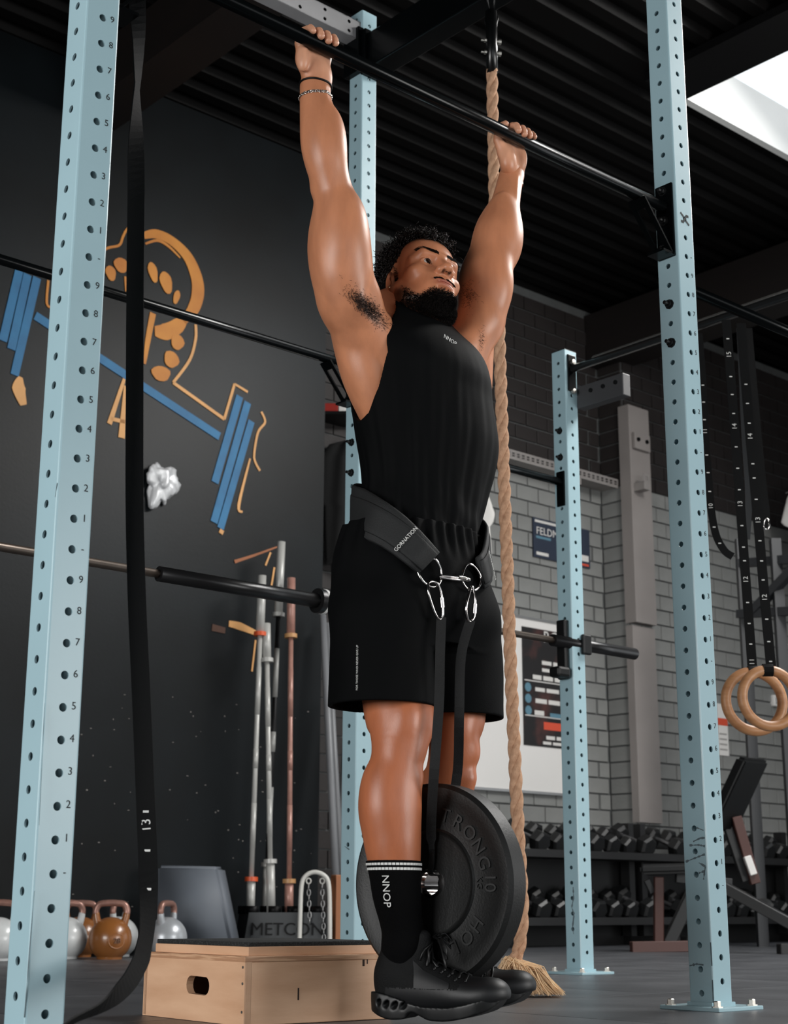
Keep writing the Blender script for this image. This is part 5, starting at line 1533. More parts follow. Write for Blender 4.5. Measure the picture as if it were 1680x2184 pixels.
tube_obj('hanging_cord', [on_D(1052, 25, DR), on_D(1056, -30, DR), on_D(1048, -120, DR)], 0.004, M_blkp, rope, 6)
bm = bmesh.new(); rr_ = random.Random(2)
e0 = on_D(1098, 2052, DR); tip = on_D(1165, 2108, DR - 0.02)
for i in range(900):
    a = rr_.uniform(0, 6.28); ro_ = rr_.random() ** 0.5 * 0.017
    p = e0 + XR_ * ro_ * math.cos(a) + YF_ * ro_ * math.sin(a) * 1.3 + UP * rr_.uniform(-0.012, 0.01)
    e = tip + XR_ * rr_.uniform(-0.085, 0.050) + YF_ * rr_.uniform(-0.08, 0.06); e.z = 0.004 + rr_.random() * 0.012
    if rr_.random() < 0.10: e = on_D(1066, 2078, DR - 0.02) + XR_ * rr_.uniform(-0.01, 0.02) + YF_ * rr_.uniform(-0.02, 0.02); e.z = 0.05 + rr_.random() * 0.02
    m = p.lerp(e, 0.5) + Vector((rr_.uniform(-1, 1), rr_.uniform(-1, 1), 0)) * 0.008 + UP * 0.028
    m2 = p.lerp(e, 0.8) + Vector((rr_.uniform(-1, 1), rr_.uniform(-1, 1), 0)) * 0.008 + UP * 0.008
    add_tube(bm, [p, m, m2, e], [0.0013, 0.0013, 0.0012, 0.0007], 4, cap=False)
o = bm_obj('frayed_end', bm, M_fray, rope); o['kind'] = 'stuff'

# ---------- long black strap beside the left upright
M_web = mat('black_strap_webbing', (6, 7, 8), rough=0.7, bump=0.25, bscale=350, spec=0.18)
def ribbon_obj(name, P_, wd, w, m, parent=None, t=0.0028):
    bm = bmesh.new(); add_ribbon(bm, P_, wd, w, t); return bm_obj(name, bm, m, parent)
key = [(291, -90, 2.95, 30, 0), (293, 0, 2.95, 26, 10), (295, 90, 2.95, 26, 55), (292, 185, 2.95, 26, 84), (291, 250, 2.95, 30, 62), (290, 330, 2.95, 32, 28), (290, 430, 2.95, 34, 5), (288, 620, 2.95, 37, 0), (287, 860, 2.95, 40, 0),
       (287, 1080, 2.95, 41, 0), (292, 1280, 2.95, 43, 0), (301, 1480, 2.95, 45, 0), (310, 1700, 2.95, 46, 0), (316, 1860, 2.94, 44, 15), (315, 1950, 2.92, 40, 45), (309, 2010, 2.88, 40, 70), (297, 2055, 2.80, 42, 80), (268, 2102, 2.68, 46, 85), (220, 2142, 2.54, 50, 88), (150, 2182, 2.40, 54, 90), (60, 2250, 2.28, 56, 90), (-60, 2310, 2.22, 58, 90)]
P_, wd, ww = [], [], []
pp = [on_D(u, v, D) for u, v, D, w, a in key]
for i in range(len(key) - 1):
    for q in range(6):
        t = q / 6
        a = key[i][4] + (key[i + 1][4] - key[i][4]) * t; w = key[i][3] + (key[i + 1][3] - key[i][3]) * t
        P_.append(None); wd.append((math.cos(math.radians(a)), math.sin(math.radians(a)), 0)); ww.append(0.036)
P_ = spl(pp, 6)[:len(wd)]
strapL = ribbon_obj('webbing_strap', P_, wd, ww, M_web)
tag(strapL, 'long flat black webbing strap hanging down beside the left blue upright', 'strap')
def strap_marks(o, P_, marks, size, m=None, off=0.0022):
    """marks: (pixel v, text) printed on the camera side"""
    for (v, tx) in marks:
        best = min(range(1, len(P_) - 1), key=lambda i: abs(project(P_[i])[1] - v))
        p = P_[best]; tg = (P_[best + 1] - P_[best - 1]).normalized()
        if tg.z > 0: tg = -tg
        side = tg.cross(Vector((0, 1, 0))).normalized()
        if side.x < 0: side = -side
        if tx == '|': 
            bx_ = box_obj('tick_mark', (0, 0, 0), (0.011, 0.0005, 0.0042), M_print, o, loc=p - YF_ * off)
        else:
            nrm = Vector((0, -1, 0))
            text_obj('length_number', tx, size, p - YF_ * off, side.cross(nrm) if False else -tg, side if False else (-nrm).cross(-tg) * -1, M_print, o, extrude=0.0002, lift=0.0)
strap_marks(strapL, P_, [(1758, '13'), (1738, '|'), (1820, '|'), (1903, '|')], 0.026)

# ---------- gymnastic rings on straps
M_ringw = mat('birch_ring', (190, 140, 98), rough=0.45, rgb2=(168, 116, 76), vscale=14, stretch=(1, 1, 4), spec=0.5)
def gym_ring(label, ctr, R, D, pix, marks, w=0.030):
    P = [on_D(u, v, D) for u, v in pix]; Ps = spl(P, 10)
    root = thing('gymnastic_ring', label, 'gym ring', on_D(ctr[0], ctr[1] + R, D), 0, 'wooden rings on the right')
    c = on_D(ctr[0], ctr[1], D); px = pxw(c)
    Rm = (R - 11) / px
    pts = [c + XR_ * Rm * math.cos(a) + UP * Rm * math.sin(a) + YF_ * 0.02 * math.cos(a) for a in np.linspace(0, 2 * math.pi, 49)[:-1]]
    tube_obj('ring', pts, 11.0 / px, M_ringw, root, 14, closed=True)
    s_ = ribbon_obj('strap', Ps, [XR_] * len(Ps), w, M_web, root)
    # loop of webbing round the ring
    top = c + UP * Rm; r_ = 11.0 / px + 0.003
    lp = [top + UP * r_ * math.cos(a) - YF_ * r_ * math.sin(a) for a in np.linspace(0, 2 * math.pi, 17)]
    ribbon_obj('strap_loop', lp, [XR_] * len(lp), w, M_web, root)
    strap_marks(s_, Ps, marks, 0.026)
    return root
def pxw(p): return FPX / ((Vector(p) - CAMP).dot(Vector((0, math.cos(PITCH), math.sin(PITCH)))))
gym_ring('wooden gymnastic ring hanging further back, partly behind the other ring', (1608, 1496), 74, 5.62, [(1548, 682), (1556, 780), (1566, 910), (1577, 1060), (1588, 1210), (1597, 1330), (1604, 1424)],
         [(752, '15'), (910, '14'), (1072, '13'), (1238, '12'), (1412, '11')] + [(v, '|') for v in (720, 796, 836, 875, 955, 996, 1036, 1117, 1159, 1200, 1285, 1328, 1371)], 0.036)
gym_ring('wooden gymnastic ring hanging in front at the right edge', (1640, 1489), 71, 5.45, [(1580, 690), (1590, 820), (1602, 960), (1616, 1110), (1628, 1250), (1638, 1360), (1644, 1424)],
         [(935, '14'), (1101, '13'), (1272, '12')] + [(v, '|') for v in (820, 860, 898, 980, 1022, 1063, 1147, 1190, 1233, 1319, 1363, 1407)], 0.036)
def loose_strap(label, D, pix, w, marks, m=M_web):
    P = spl([on_D(u, v, D) for u, v in pix], 10)
    o = ribbon_obj('webbing_strap', P, [XR_] * len(P), w, m); tag(o, label, 'strap'); strap_marks(o, P, marks, 0.024); return o
loose_strap('black marked strap with a curled pale tail beside the right blue upright', 5.8, [(1490, 712), (1497, 800), (1503, 920), (1512, 1040), (1518, 1100), (1528, 1145), (1545, 1175), (1562, 1187)], 0.030, [(918, '11'), (1078, '10')] + [(v, '|') for v in (815, 853, 890, 968, 1007, 1046, 1122, 1158)])
loose_strap('black strap hanging behind the ring straps with a small steel buckle', 6.05, [(1595, 700), (1608, 850), (1622, 1000), (1632, 1090), (1634, 1128)], 0.034, [])
loose_strap('grey sheened strap hanging between the two ring straps', 5.7, [(1577, 700), (1582, 800), (1588, 930), (1596, 1060), (1592, 1150)], 0.026, [], mat('worn_black_strap', (38, 40, 42), rough=0.4))
bk = tube_obj('strap_buckle', [on_D(1634 + 6 * math.cos(a), 1118 + 12 * math.sin(a), 6.0) for a in np.linspace(0, 6.28, 12)[:-1]], 0.004, M_chrome, None, 6, closed=True); tag(bk, 'small steel buckle at the end of a black strap', 'buckle')

# ---------- barbells on the racks
M_bshaft = mat('worn_steel_shaft', (92, 82, 74), rough=0.35, metal=0.8, var=0.15, vscale=20)
M_bsleeve = mat('dark_sleeve_steel', (38, 38, 39), rough=0.32, metal=0.6)
def hbar(label, Y, pix, thin_r, thick_r, x_join, flange, ext=1.5, sleeve_first=False):
    a = on_Y(*pix[0], Y); c = on_Y(*pix[1], Y); z = (a.z + c.z) / 2
    Xa, Xc = rc(a)[0], rc(c)[0]; Xj = rc(on_Y(x_join, (pix[0][1] + pix[1][1]) / 2, Y))[0]
    t = thing('barbell', label, 'barbell', W((Xa + Xc) / 2, Y, z))
    tube_obj('shaft', [W(Xa - ext, Y, z), W(Xj, Y, z)], thin_r, M_bshaft, t, 16)
    tube_obj('sleeve', [W(Xj, Y, z), W(Xc, Y, z)], thick_r, M_bsleeve, t, 20)
    if flange:
        lathe_obj('collar', [(0, -0.02), (thick_r * 1.75, -0.02), (thick_r * 1.75, 0.004), (thick_r * 1.62, 0.012), (0, 0.012)], W(Xc, Y, z), D1, M_bsleeve, t, 28)
        lathe_obj('collar_ring', [(thick_r * 1.45, 0.0), (thick_r * 1.78, 0.0), (thick_r * 1.78, 0.012), (thick_r * 1.45, 0.012), (thick_r * 1.45, 0.0)], W(Xc + 0.004, Y, z), D1, M_print, t, 28)
        lathe_obj('end_knob', [(0, 0), (0.014, 0), (0.018, 0.02), (0.01, 0.04), (0, 0.042)], W(Xc + 0.02, Y, z - 0.02), D1, M_blk2, t, 12)
    return t, z
hbar('dark barbell with a thick sleeve and pale collar ring racked at the left', YC + 0.0, [(0, 1168), (684, 1281)], 0.0145, 0.026, 338, True)
hbar('black barbell racked on the short blue upright in the background', YM_ - 0.02, [(1095, 1352), (1353, 1394)], 0.014, 0.025, 1178, False, 0.9)

# ---------- plywood step box
M_ply = mat('birch_plywood', (205, 160, 126), rough=0.55, rgb2=(222, 180, 146), vscale=5, stretch=(1, 1, 5), bump=0.05, bscale=60)
M_plyedge = mat('plywood_edge', (176, 132, 100), rough=0.6, rgb2=(206, 164, 130), vscale=180, stretch=(0.05, 0.05, 1), contrast=(0.45, 0.55))
M_mat = mat('speckled_rubber_mat', (26, 28, 29), rough=0.9, rgb2=(50, 53, 54), vscale=260, bump=0.8, bscale=300, contrast=(0.5, 0.62))
pn_ = on_z(519, 2190); pl_ = on_z(312, 2165); pr_ = on_z(827, 2173)
axb = ((pr_ - pn_).normalized() + UP.cross(-(pl_ - pn_).normalized()) * 1.0).normalized()
e1 = Vector((axb.x, axb.y, 0)).normalized(); e2 = UP.cross(e1)
if e2.dot(pl_ - pn_) < 0: e2 = -e2
L1 = (pr_ - pn_).dot(e1); L2 = (pl_ - pn_).dot(e2); HB_ = 0.148
boxt = thing('plywood_box', 'low birch plywood step box with a hand hole and black rubber top', 'step box', pn_ + e1 * L1 / 2 + e2 * L2 / 2)
rb_ = math.atan2(e1.y, e1.x)
def bp(nm, a0, a1, b0, b1, z0, z1, m, bevel=0.002):
    c = pn_ + e1 * (a0 + a1) / 2 + e2 * (b0 + b1) / 2 + UP * (z0 + z1) / 2
    return box_obj(nm, (0, 0, 0), (a1 - a0, abs(b1 - b0), z1 - z0), m, boxt, loc=c, rotz=rb_, bevel=bevel)
T_ = 0.018
bp('front_panel', 0.001, L1, 0, T_, 0.001, HB_ - 0.012, M_ply); bp('back_panel', 0, L1, L2 - T_, L2, 0.001, HB_ - 0.012, M_ply); bp('side_panel', L1 - T_, L1, T_, L2 - T_, 0.001, HB_ - 0.012, M_ply)
bp('top_panel', -0.001, L1 + 0.001, -0.001, L2 + 0.001, HB_ - 0.012, HB_, M_plyedge, 0.001)
bp('riser_panel', 0.022, L1 - 0.012, 0.022, L2 - 0.012, HB_, HB_ + 0.020, M_ply, 0.001); bp('rubber_mat', 0.024, L1 - 0.014, 0.024, L2 - 0.014, HB_ + 0.020, HB_ + 0.030, M_mat, 0.002)
# end panel with a stadium-shaped hand hole
bm = bmesh.new(); n = 16; hw_, hr_ = 0.030, 0.021
cz = 0.079; cy = L2 * 0.44
hole = []
for k in range(n):
    a = 2 * math.pi * k / n; hole.append((cy + math.copysign(hw_, math.cos(a)) + hr_ * math.cos(a), cz + hr_ * math.sin(a)))
def outp(y, z):
    dy, dz = y - cy, z - cz
    t = min(((L2 - T_ * 0 - cy) / dy if dy > 1e-9 else (-(cy) / dy if dy < -1e-9 else 1e9)), ((HB_ - 0.012 - cz) / dz if dz > 1e-9 else ((0.001 - cz) / dz if dz < -1e-9 else 1e9)))
    return (cy + dy * t, cz + dz * t)
H1 = HB_ - 0.012
outer = [(0.0, 0.001), (L2, 0.001), (L2, H1), (0.0, H1)]
for x in (0.0, T_):
    hv_ = [bm.verts.new(pn_ + e1 * x + e2 * y + UP * z) for y, z in hole]
    ov = [bm.verts.new(pn_ + e1 * x + e2 * y + UP * z) for y, z in outer]
    q = n // 4
    cor = {0: ov[2], 1: ov[3], 2: ov[0], 3: ov[1]}
    for k in range(4):
        c0 = cor[k]
        for i in range(q):
            i0 = (k * q + i) % n; i1 = (i0 + 1) % n
            bm.faces.new((hv_[i0], hv_[i1], c0))
        bm.faces.new((hv_[((k + 1) * q) % n], cor[(k + 1) % 4], c0))
    if x == 0: h0 = hv_; o0 = ov
for k in range(n): bm.faces.new((h0[k], h0[(k + 1) % n], hv_[(k + 1) % n], hv_[k]))
for k in range(4): bm.faces.new((o0[k], o0[(k + 1) % 4], ov[(k + 1) % 4], ov[k]))
bm_obj('end_panel', bm, M_ply, boxt)
for z in (0.03, 0.09, 0.125):
    lathe_obj('screw_head', [(0, 0), (0.0035, 0), (0.003, 0.0012), (0, 0.0014)], pn_ + e2 * 0.008 + UP * z, -e1, M_bolt, boxt, 8)
for (u, v, w, h) in ((636, 2120, 0.004, 0.026), (775, 2052, 0.006, 0.018), (783, 2050, 0.003, 0.012)):
    p = on_plane(u, v, pn_, e2); 
    box_obj('scuff_mark', (0, 0, 0), (w, 0.0006, h), mat('dark_scuff', (52, 38, 32), rough=0.9), boxt, loc=p - e2 * 0.0002, rotz=rb_)

# ---------- kettlebells
M_kw = mat('white_enamel', (200, 203, 203), rough=0.3, var=0.08, vscale=12, coat=0.3); M_ko = mat('ochre_enamel', (138, 86, 42), rough=0.3, var=0.08, vscale=10, coat=0.3)
M_ks = mat('silver_paint', (172, 176, 180), rough=0.32, metal=0.3, var=0.06); M_kh = mat('worn_handle_steel', (150, 112, 100), rough=0.35, metal=0.4, var=0.2, vscale=25)
def kettlebell(label, u, v, m, rot=0.0, r=0.107, emblem=None):
    p = on_z(u, v); t = thing('kettlebell', label, 'kettlebell', p, 0, 'competition kettlebells by the black wall')
    prof = [(0, 0.0)] + [(0.062, 0.0)] + [(r * math.cos(a), r * 0.97 + r * math.sin(a) - 0.006) for a in np.linspace(-0.93, 1.57, 16)]
    prof[-1] = (0, prof[-1][1])
    lathe_obj('bell', prof, p, UP, m, t, 32)
    c, s_ = math.cos(rot), math.sin(rot); ex_ = Vector((c, s_, 0))
    def K(x, z): return p + ex_ * x + UP * z
    for sg in (-1, 1): tube_obj('horn', spl([K(sg * 0.062, 0.165), K(sg * 0.071, 0.195), K(sg * 0.076, 0.225)], 4), [0.021 - 0.0006 * i for i in range(9)], m, t, 12)
    tube_obj('handle', spl([K(-0.076, 0.220), K(-0.076, 0.242), K(-0.060, 0.266), K(-0.02, 0.272), K(0.02, 0.272), K(0.060, 0.266), K(0.076, 0.242), K(0.076, 0.220)], 4), 0.0165, M_kh, t, 12)
    if emblem:
        d = (CAMP - p); d.z = 0; d.normalize(); d = (d + XR_ * 0.35).normalized(); side = UP.cross(d)
        q = p + UP * (0.090) + d * (r + 0.0015)
        rg = [q + side * 0.040 * math.cos(a) + UP * 0.036 * math.sin(a) - d * 0.016 * (math.cos(a) ** 2 + 0.6 * math.sin(a) ** 2) * 0.8 for a in np.linspace(0, 6.2832, 25)[:-1]]
        tube_obj('emblem_ring', rg, 0.004, m, t, 6, closed=True)
        text_obj('emblem_number', emblem, 0.036, q, side, UP, mat('dark_relief', (96, 60, 34), rough=0.5), t, extrude=0.004, lift=0.0)
    return t
kettlebell('white kettlebell at the far left edge of the picture', -8, 2049, M_kw, 0.3)
kettlebell('white kettlebell half hidden behind the left blue upright', 138, 2045, M_kw, 0.4)
kettlebell('ochre kettlebell standing behind the front ochre one', 168, 2041, M_ko, 0.25)
kettlebell('glossy ochre kettlebell with a raised number in front', 233, 2046, M_ko, 0.2, emblem='28')
kettlebell('white kettlebell mostly hidden behind the front ochre one', 250, 2040, M_kw, 1.3)
kettlebell('silver-white kettlebell with its handle edge-on beside the plywood box', 353, 2043, M_ks, 1.25)

# ---------- grey leaning foam block
M_foam = mat('grey_vinyl', (92, 98, 106), rough=0.6, var=0.08, vscale=4)
a = on_z(330, 2040); DB = a.y
bm = bmesh.new()
q4 = [on_D(330, 2040, DB), on_D(500, 2040, DB), on_D(461, 1848, DB + 0.10), on_D(333, 1845, DB + 0.10)]
add_v = [bm.verts.new(p) for p in q4] + [bm.verts.new(p + Vector((0.04, 0.11, 0))) for p in q4]
for f_ in ((0, 1, 2, 3), (7, 6, 5, 4), (0, 4, 5, 1), (1, 5, 6, 2), (2, 6, 7, 3), (3, 7, 4, 0)): bm.faces.new([add_v[i] for i in f_])
bmesh.ops.bevel(bm, geom=list(bm.edges), offset=0.018, segments=3, affect='EDGES')
fb = bm_obj('foam_block', bm, M_foam, smooth=True); tag(fb, 'grey vinyl foam block leaning on the black wall behind the plywood box', 'foam block')

# ---------- barbell holder and upright barbells
M_hold = mat('black_holder_steel', (58, 61, 63), rough=0.5, var=0.1); M_letter = mat('gloss_black_letter', (5, 5, 6), rough=0.5, spec=0.2)
hp0 = on_z(612, 2036); DH = hp0.y
holder = thing('barbell_holder', 'black steel floor holder with METCON lettering for upright barbells', 'barbell holder', hp0)
def HP(u, v, dD=0.0): return on_D(u, v, DH + dD)
zt_h = HP(612, 1946).z
bm = bmesh.new()
fr4 = [HP(516, 2036), HP(709, 2036), HP(697, 1946), HP(531, 1946)]
vv = [bm.verts.new(p) for p in fr4] + [bm.verts.new(p + Vector((-0.08, 0.26, 0))) for p in fr4]
for f_ in ((0, 1, 2, 3), (7, 6, 5, 4), (0, 4, 5, 1), (1, 5, 6, 2), (2, 6, 7, 3), (3, 7, 4, 0)): bm.faces.new([vv[i] for i in f_])
bm_obj('holder_body', bm, M_hold, holder)
text_obj('lettering', 'METCON', 0.098, HP(612, 1983) + Vector((0, -0.004, 0)), XR_, UP, M_letter, holder, extrude=0.002, lift=0.002)
TUB = []
for iy in range(3):
    for ix in range(4):
        p = HP(536 + 48 * ix, 1946) + Vector((-0.03 * iy + 0.0, 0.045 + 0.08 * iy, 0)); p.z = zt_h - 0.01
        TUB.append(p)
        bm = bmesh.new(); prof = [(0.030, 0.0), (0.036, 0.0), (0.036, 0.045), (0.030, 0.045), (0.030, 0.0)]
        add_lathe(bm, prof, 20, Matrix.Translation(p)); bm_obj('socket_tube', bm, M_letter, holder, smooth=True)
M_bw = mat('white_chrome_bar', (178, 178, 174), rough=0.35, metal=0.12); M_bc = mat('copper_bar', (166, 124, 112), rough=0.35, metal=0.15, var=0.1, vscale=30); M_or = mat('orange_band', (208, 84, 40), rough=0.4); M_tan = mat('tan_band', (186, 140, 92), rough=0.4); M_bd = mat('black_oxide_shaft', (34, 34, 35), rough=0.4, metal=0.5)
def vbarbell(label, bot, top, jl, jt, m_shaft, m_sleeve, m_band, D, rs=0.0145, rsl=0.025, knurl=True):
    b0 = on_D(bot[0], bot[1], D); t0 = on_D(top[0], top[1], D + 0.05)
    d = (t0 - b0); L = d.length; dn = d.normalized()
    def frac(v): 
        lo, hi = 0.0, 1.0
        for _ in range(30):
            mid = (lo + hi) / 2
            if project(b0 + d * mid)[1] > v: lo = mid
            else: hi = mid
        return lo
    f1, f2 = frac(jl), frac(jt)
    root = thing('barbell', label, 'barbell', b0, 0, 'barbells standing in the holder')
    tube_obj('shaft', [b0 + d * f1, b0 + d * f2], rs, m_shaft, root, 12)
    for a_, c_ in ((0.0, f1), (f2, 1.0)): tube_obj('sleeve', [b0 + d * a_, b0 + d * c_], rsl, m_sleeve, root, 14)
    for f_ in (f1, f2): lathe_obj('collar', [(0, -0.012), (rsl * 1.5, -0.012), (rsl * 1.5, 0.012), (0, 0.012)], b0 + d * f_, dn, m_band, root, 20)
    if knurl:
        for a_, c_ in ((0.12, 0.3), (0.44, 0.52), (0.66, 0.86)):
            tube_obj('knurled_grip', [b0 + d * (f1 + (f2 - f1) * a_), b0 + d * (f1 + (f2 - f1) * c_)], rs + 0.0012, m_sleeve, root, 12)
    return root
vbarbell('pale barbell with orange collar bands standing in the holder', (533, 1950), (559, 1228), 1876, 1353, M_bw, M_bw, M_or, DH + 0.05)
vbarbell('short pale barbell without coloured bands standing in the holder', (578, 1950), (568, 1330), 1838, 1409, M_bw, M_bw, M_bw, DH + 0.06)
vbarbell('tall barbell with a black shaft and bright chrome sleeves in the holder', (566, 1950), (600, 1156), 1845, 1312, M_bd, M_bw, M_bw, DH + 0.20)
vbarbell('copper coloured barbell with tan bands standing in the holder', (616, 1950), (621, 1233), 1880, 1357, M_bc, M_bc, M_tan, DH + 0.13)
# ---------- white tube stand with chains, timber post, grey pipes
M_wt = mat('white_tube', (205, 204, 198), rough=0.4, var=0.05)
DA = DH - 0.02
arch = thing('tube_stand', 'white bent-tube stand with two short hanging chains beside the holder', 'stand', on_D(672, 2026, DA))
tube_obj('tube_frame', spl([on_D(638, 2026, DA), on_D(640, 1950, DA), on_D(643, 1888, DA), on_D(652, 1868, DA), on_D(671, 1860, DA), on_D(692, 1868, DA), on_D(701, 1888, DA), on_D(703, 1950, DA), on_D(703, 2026, DA)], 5), 0.0125, M_wt, arch, 12)
M_chain = mat('chain_steel', (150, 150, 150), rough=0.35, metal=0.9)
for (u0, n) in ((658, 7), (687, 10)):
    tube_obj('eyelet', [on_D(u0 + 5 * math.cos(a), 1879 + 6 * math.sin(a), DA) for a in np.linspace(0, 6.28, 11)[:-1]], 0.004, M_wt, arch, 6, closed=True)
    for k in range(n):
        c = on_D(u0 + 0.4 * k, 1892 + 12 * k, DA); h_ = XR_ if k % 2 else YF_
        tube_obj('chain_link', [c + h_ * 0.0095 * math.cos(a) + UP * 0.019 * math.sin(a) for a in np.linspace(0, 6.28, 11)[:-1]], 0.0035, M_chain, arch, 5, closed=True)
M_wood = mat('brown_timber', (150, 96, 62), rough=0.6, var=0.15, vscale=8, stretch=(1, 1, 0.2))
pt = on_z(717, 2035); hz_ = on_D(717, 1866, pt.y).z
o = box_obj('timber_post', (0, 0, hz_ / 2), (0.055, 0.05, hz_), M_wood, None, loc=pt, rotz=RZ, bevel=0.004); tag(o, 'short brown timber post standing beside the white tube stand', 'post')
M_pipe = mat('grey_plastic_pipe', (112, 114, 117), rough=0.45, var=0.06)
for i, (lab, b_, t_, dd) in enumerate((('grey plastic pipe leaning against the wall edge, nearest one', (724, 2010), (688, 1312), 0.0), ('grey plastic pipe leaning in the middle of the three', (735, 2006), (697, 1330), 0.12), ('darker grey plastic pipe leaning furthest right of the three', (712, 2004), (742, 1500), 0.2))):
    b0 = on_z(*b_); b0 = on_D(b_[0], b_[1], 9.0 + dd); b0.z = 0.02
    t0 = on_D(t_[0], t_[1], 9.25 + dd)
    o = tube_obj('plastic_pipe', [b0, (b0 + t0) / 2, t0], 0.022, M_pipe, None, 14); tag(o, lab, 'pipe', 'grey pipes leaning at the wall edge')

# ---------- whiteboard with poster, sign, notices on the brick wall
M_wb = mat('whiteboard_white', (222, 220, 217), rough=0.35); M_alu = mat('aluminium', (170, 170, 170), rough=0.35, metal=0.8)
def wall_quad(px, Y):  # u0,v0,u1,v1 -> X0,X1,Z0,Z1 on the wall
    a = rc(on_Y(px[0], px[1], Y)); c = rc(on_Y(px[2], px[3], Y)); return a[0], c[0], c[2], a[2]
def panel(nm, X0, X1, Z0, Z1, Y, th, m, parent=None, bevel=0.0):
    return box_obj(nm, (0, 0, 0), (X1 - X0, th, Z1 - Z0), m, parent, loc=W((X0 + X1) / 2, Y - th / 2, (Z0 + Z1) / 2), rotz=RZ, bevel=bevel)
Yw = YBK - 0.02
X0, X1, Z0, Z1 = wall_quad((880, 1285, 1197, 1692), Yw)
Z0 = rc(on_Y(1190, 1694, Yw))[2]; Z1 = rc(on_Y(1190, 1332, Yw))[2]
wb = thing('whiteboard', 'large whiteboard on the brick wall behind the athlete', 'whiteboard', W((X0 + X1) / 2, Yw, Z0))
panel('board', X0, X1, Z0, Z1, Yw, 0.02, M_wb, wb)
for (a0, a1, b0, b1) in ((X0, X1, Z0 - 0.012, Z0 + 0.008), (X0, X1, Z1 - 0.008, Z1 + 0.012), (X1 - 0.008, X1 + 0.010, Z0, Z1), (X0 - 0.01, X0 + 0.008, Z0, Z1)): panel('frame_rail', a0, a1, b0, b1, Yw - 0.004, 0.026, M_alu, wb)
M_post = mat('poster_print', (24, 22, 23), rough=0.5, rgb2=(78, 44, 40), vscale=5, contrast=(0.5, 0.72))
Yp = Yw - 0.023
x0, x1, z0, z1 = wall_quad((1112, 1340, 1250, 1600), Yp); z0 = rc(on_Y(1150, 1592, Yp))[2]; z1 = rc(on_Y(1150, 1342, Yp))[2]; x1 = x0 + 0.62
poster = thing('poster', 'dark printed poster with white and red lettering on the whiteboard', 'poster', W((x0 + x1) / 2, Yp, z0))
panel('sheet', x0, x1, z0, z1, Yp, 0.003, M_post, poster)
M_pw = mat('poster_white', (210, 208, 204), rough=0.6); M_pr = mat('poster_red', (206, 78, 52), rough=0.6); M_pb = mat('poster_blue', (88, 128, 146), rough=0.6)
H_ = z1 - z0; Wd = x1 - x0
text_obj('heading', 'ROO', 0.13, W(x0 + Wd * 0.62, Yp - 0.003, z1 - H_ * 0.065), D1, UP, M_pw, poster, extrude=0.0005, lift=0.001)
rnd = random.Random(8)
for (fz, n_, h_, m_, off) in ((0.27, 2, 0.030, M_pw, 0.35), (0.335, 2, 0.026, M_pw, 0.35), (0.40, 3, 0.034, M_pw, 0.18), (0.505, 3, 0.030, M_pw, 0.22), (0.60, 2, 0.034, M_pw, 0.22), (0.70, 1, 0.036, M_pw, 0.20), (0.71, 1, 0.034, M_pb, 0.48), (0.905, 2, 0.028, M_pw, 0.40), (0.955, 3, 0.022, M_pw, 0.34)):
    x = x0 + Wd * off
    for k in range(n_):
        w = rnd.uniform(0.09, 0.17); panel('text_line', x, min(x + w, x1 - 0.02), z1 - H_ * fz - h_, z1 - H_ * fz, Yp - 0.003, 0.001, m_, poster); x += w + 0.02
panel('text_line', x0 + Wd * 0.36, x0 + Wd * 0.86, z1 - H_ * 0.855, z1 - H_ * 0.79, Yp - 0.003, 0.001, M_pr, poster)
for fz in (0.45, 0.745): panel('rule', x0 + Wd * 0.03, x1 - Wd * 0.03, z1 - H_ * fz - 0.008, z1 - H_ * fz, Yp - 0.003, 0.001, M_pw, poster)
for fz in (0.49, 0.585, 0.685): 
    lathe_obj('icon_dot', [(0, 0), (0.035, 0), (0.035, 0.001), (0, 0.001)], W(x0 + Wd * 0.09, Yp - 0.003, z1 - H_ * fz - 0.02), -D2, M_pb, poster, 20, smooth=False)
X0, X1, Z0, Z1 = wall_quad((1134, 1105, 1256, 1207), Yw)
z1s = rc(on_Y(1134, 1103, Yw))[2]; z0s = rc(on_Y(1136, 1187, Yw))[2]
M_navy = mat('navy_sign', (42, 50, 66), rough=0.45, var=0.05)
sg = thing('wall_sign', 'dark navy sponsor sign with white capitals on the brick wall', 'sign', W((X0 + X1) / 2, Yw, z0s))
panel('sign_board', X0, X1, z0s, z1s, Yw, 0.012, M_navy, sg)
text_obj('lettering', 'FELDMEI', 0.086, W(X0 + 0.03, Yw - 0.013, z1s - 0.105), D1, UP, M_pw, sg, align='LEFT', extrude=0.001)
panel('text_line', X0 + 0.02, X0 + 0.30, z1s - 0.035, z1s - 0.015, Yw - 0.012, 0.002, M_pw, sg); panel('text_line', X0 + 0.03, X0 + 0.20, z1s - 0.165, z1s - 0.145, Yw - 0.012, 0.002, M_pb, sg)
panel('text_line', X0 + 0.03, X0 + 0.17, z0s + 0.02, z0s + 0.045, Yw - 0.012, 0.002, M_pw, sg); panel('text_line', X1 - 0.17, X1 - 0.02, z0s + 0.05, z0s + 0.10, Yw - 0.012, 0.002, M_pw, sg)
panel('text_line', X1 - 0.17, X1 - 0.02, z0s + 0.012, z0s + 0.03, Yw - 0.012, 0.002, M_pr, sg)
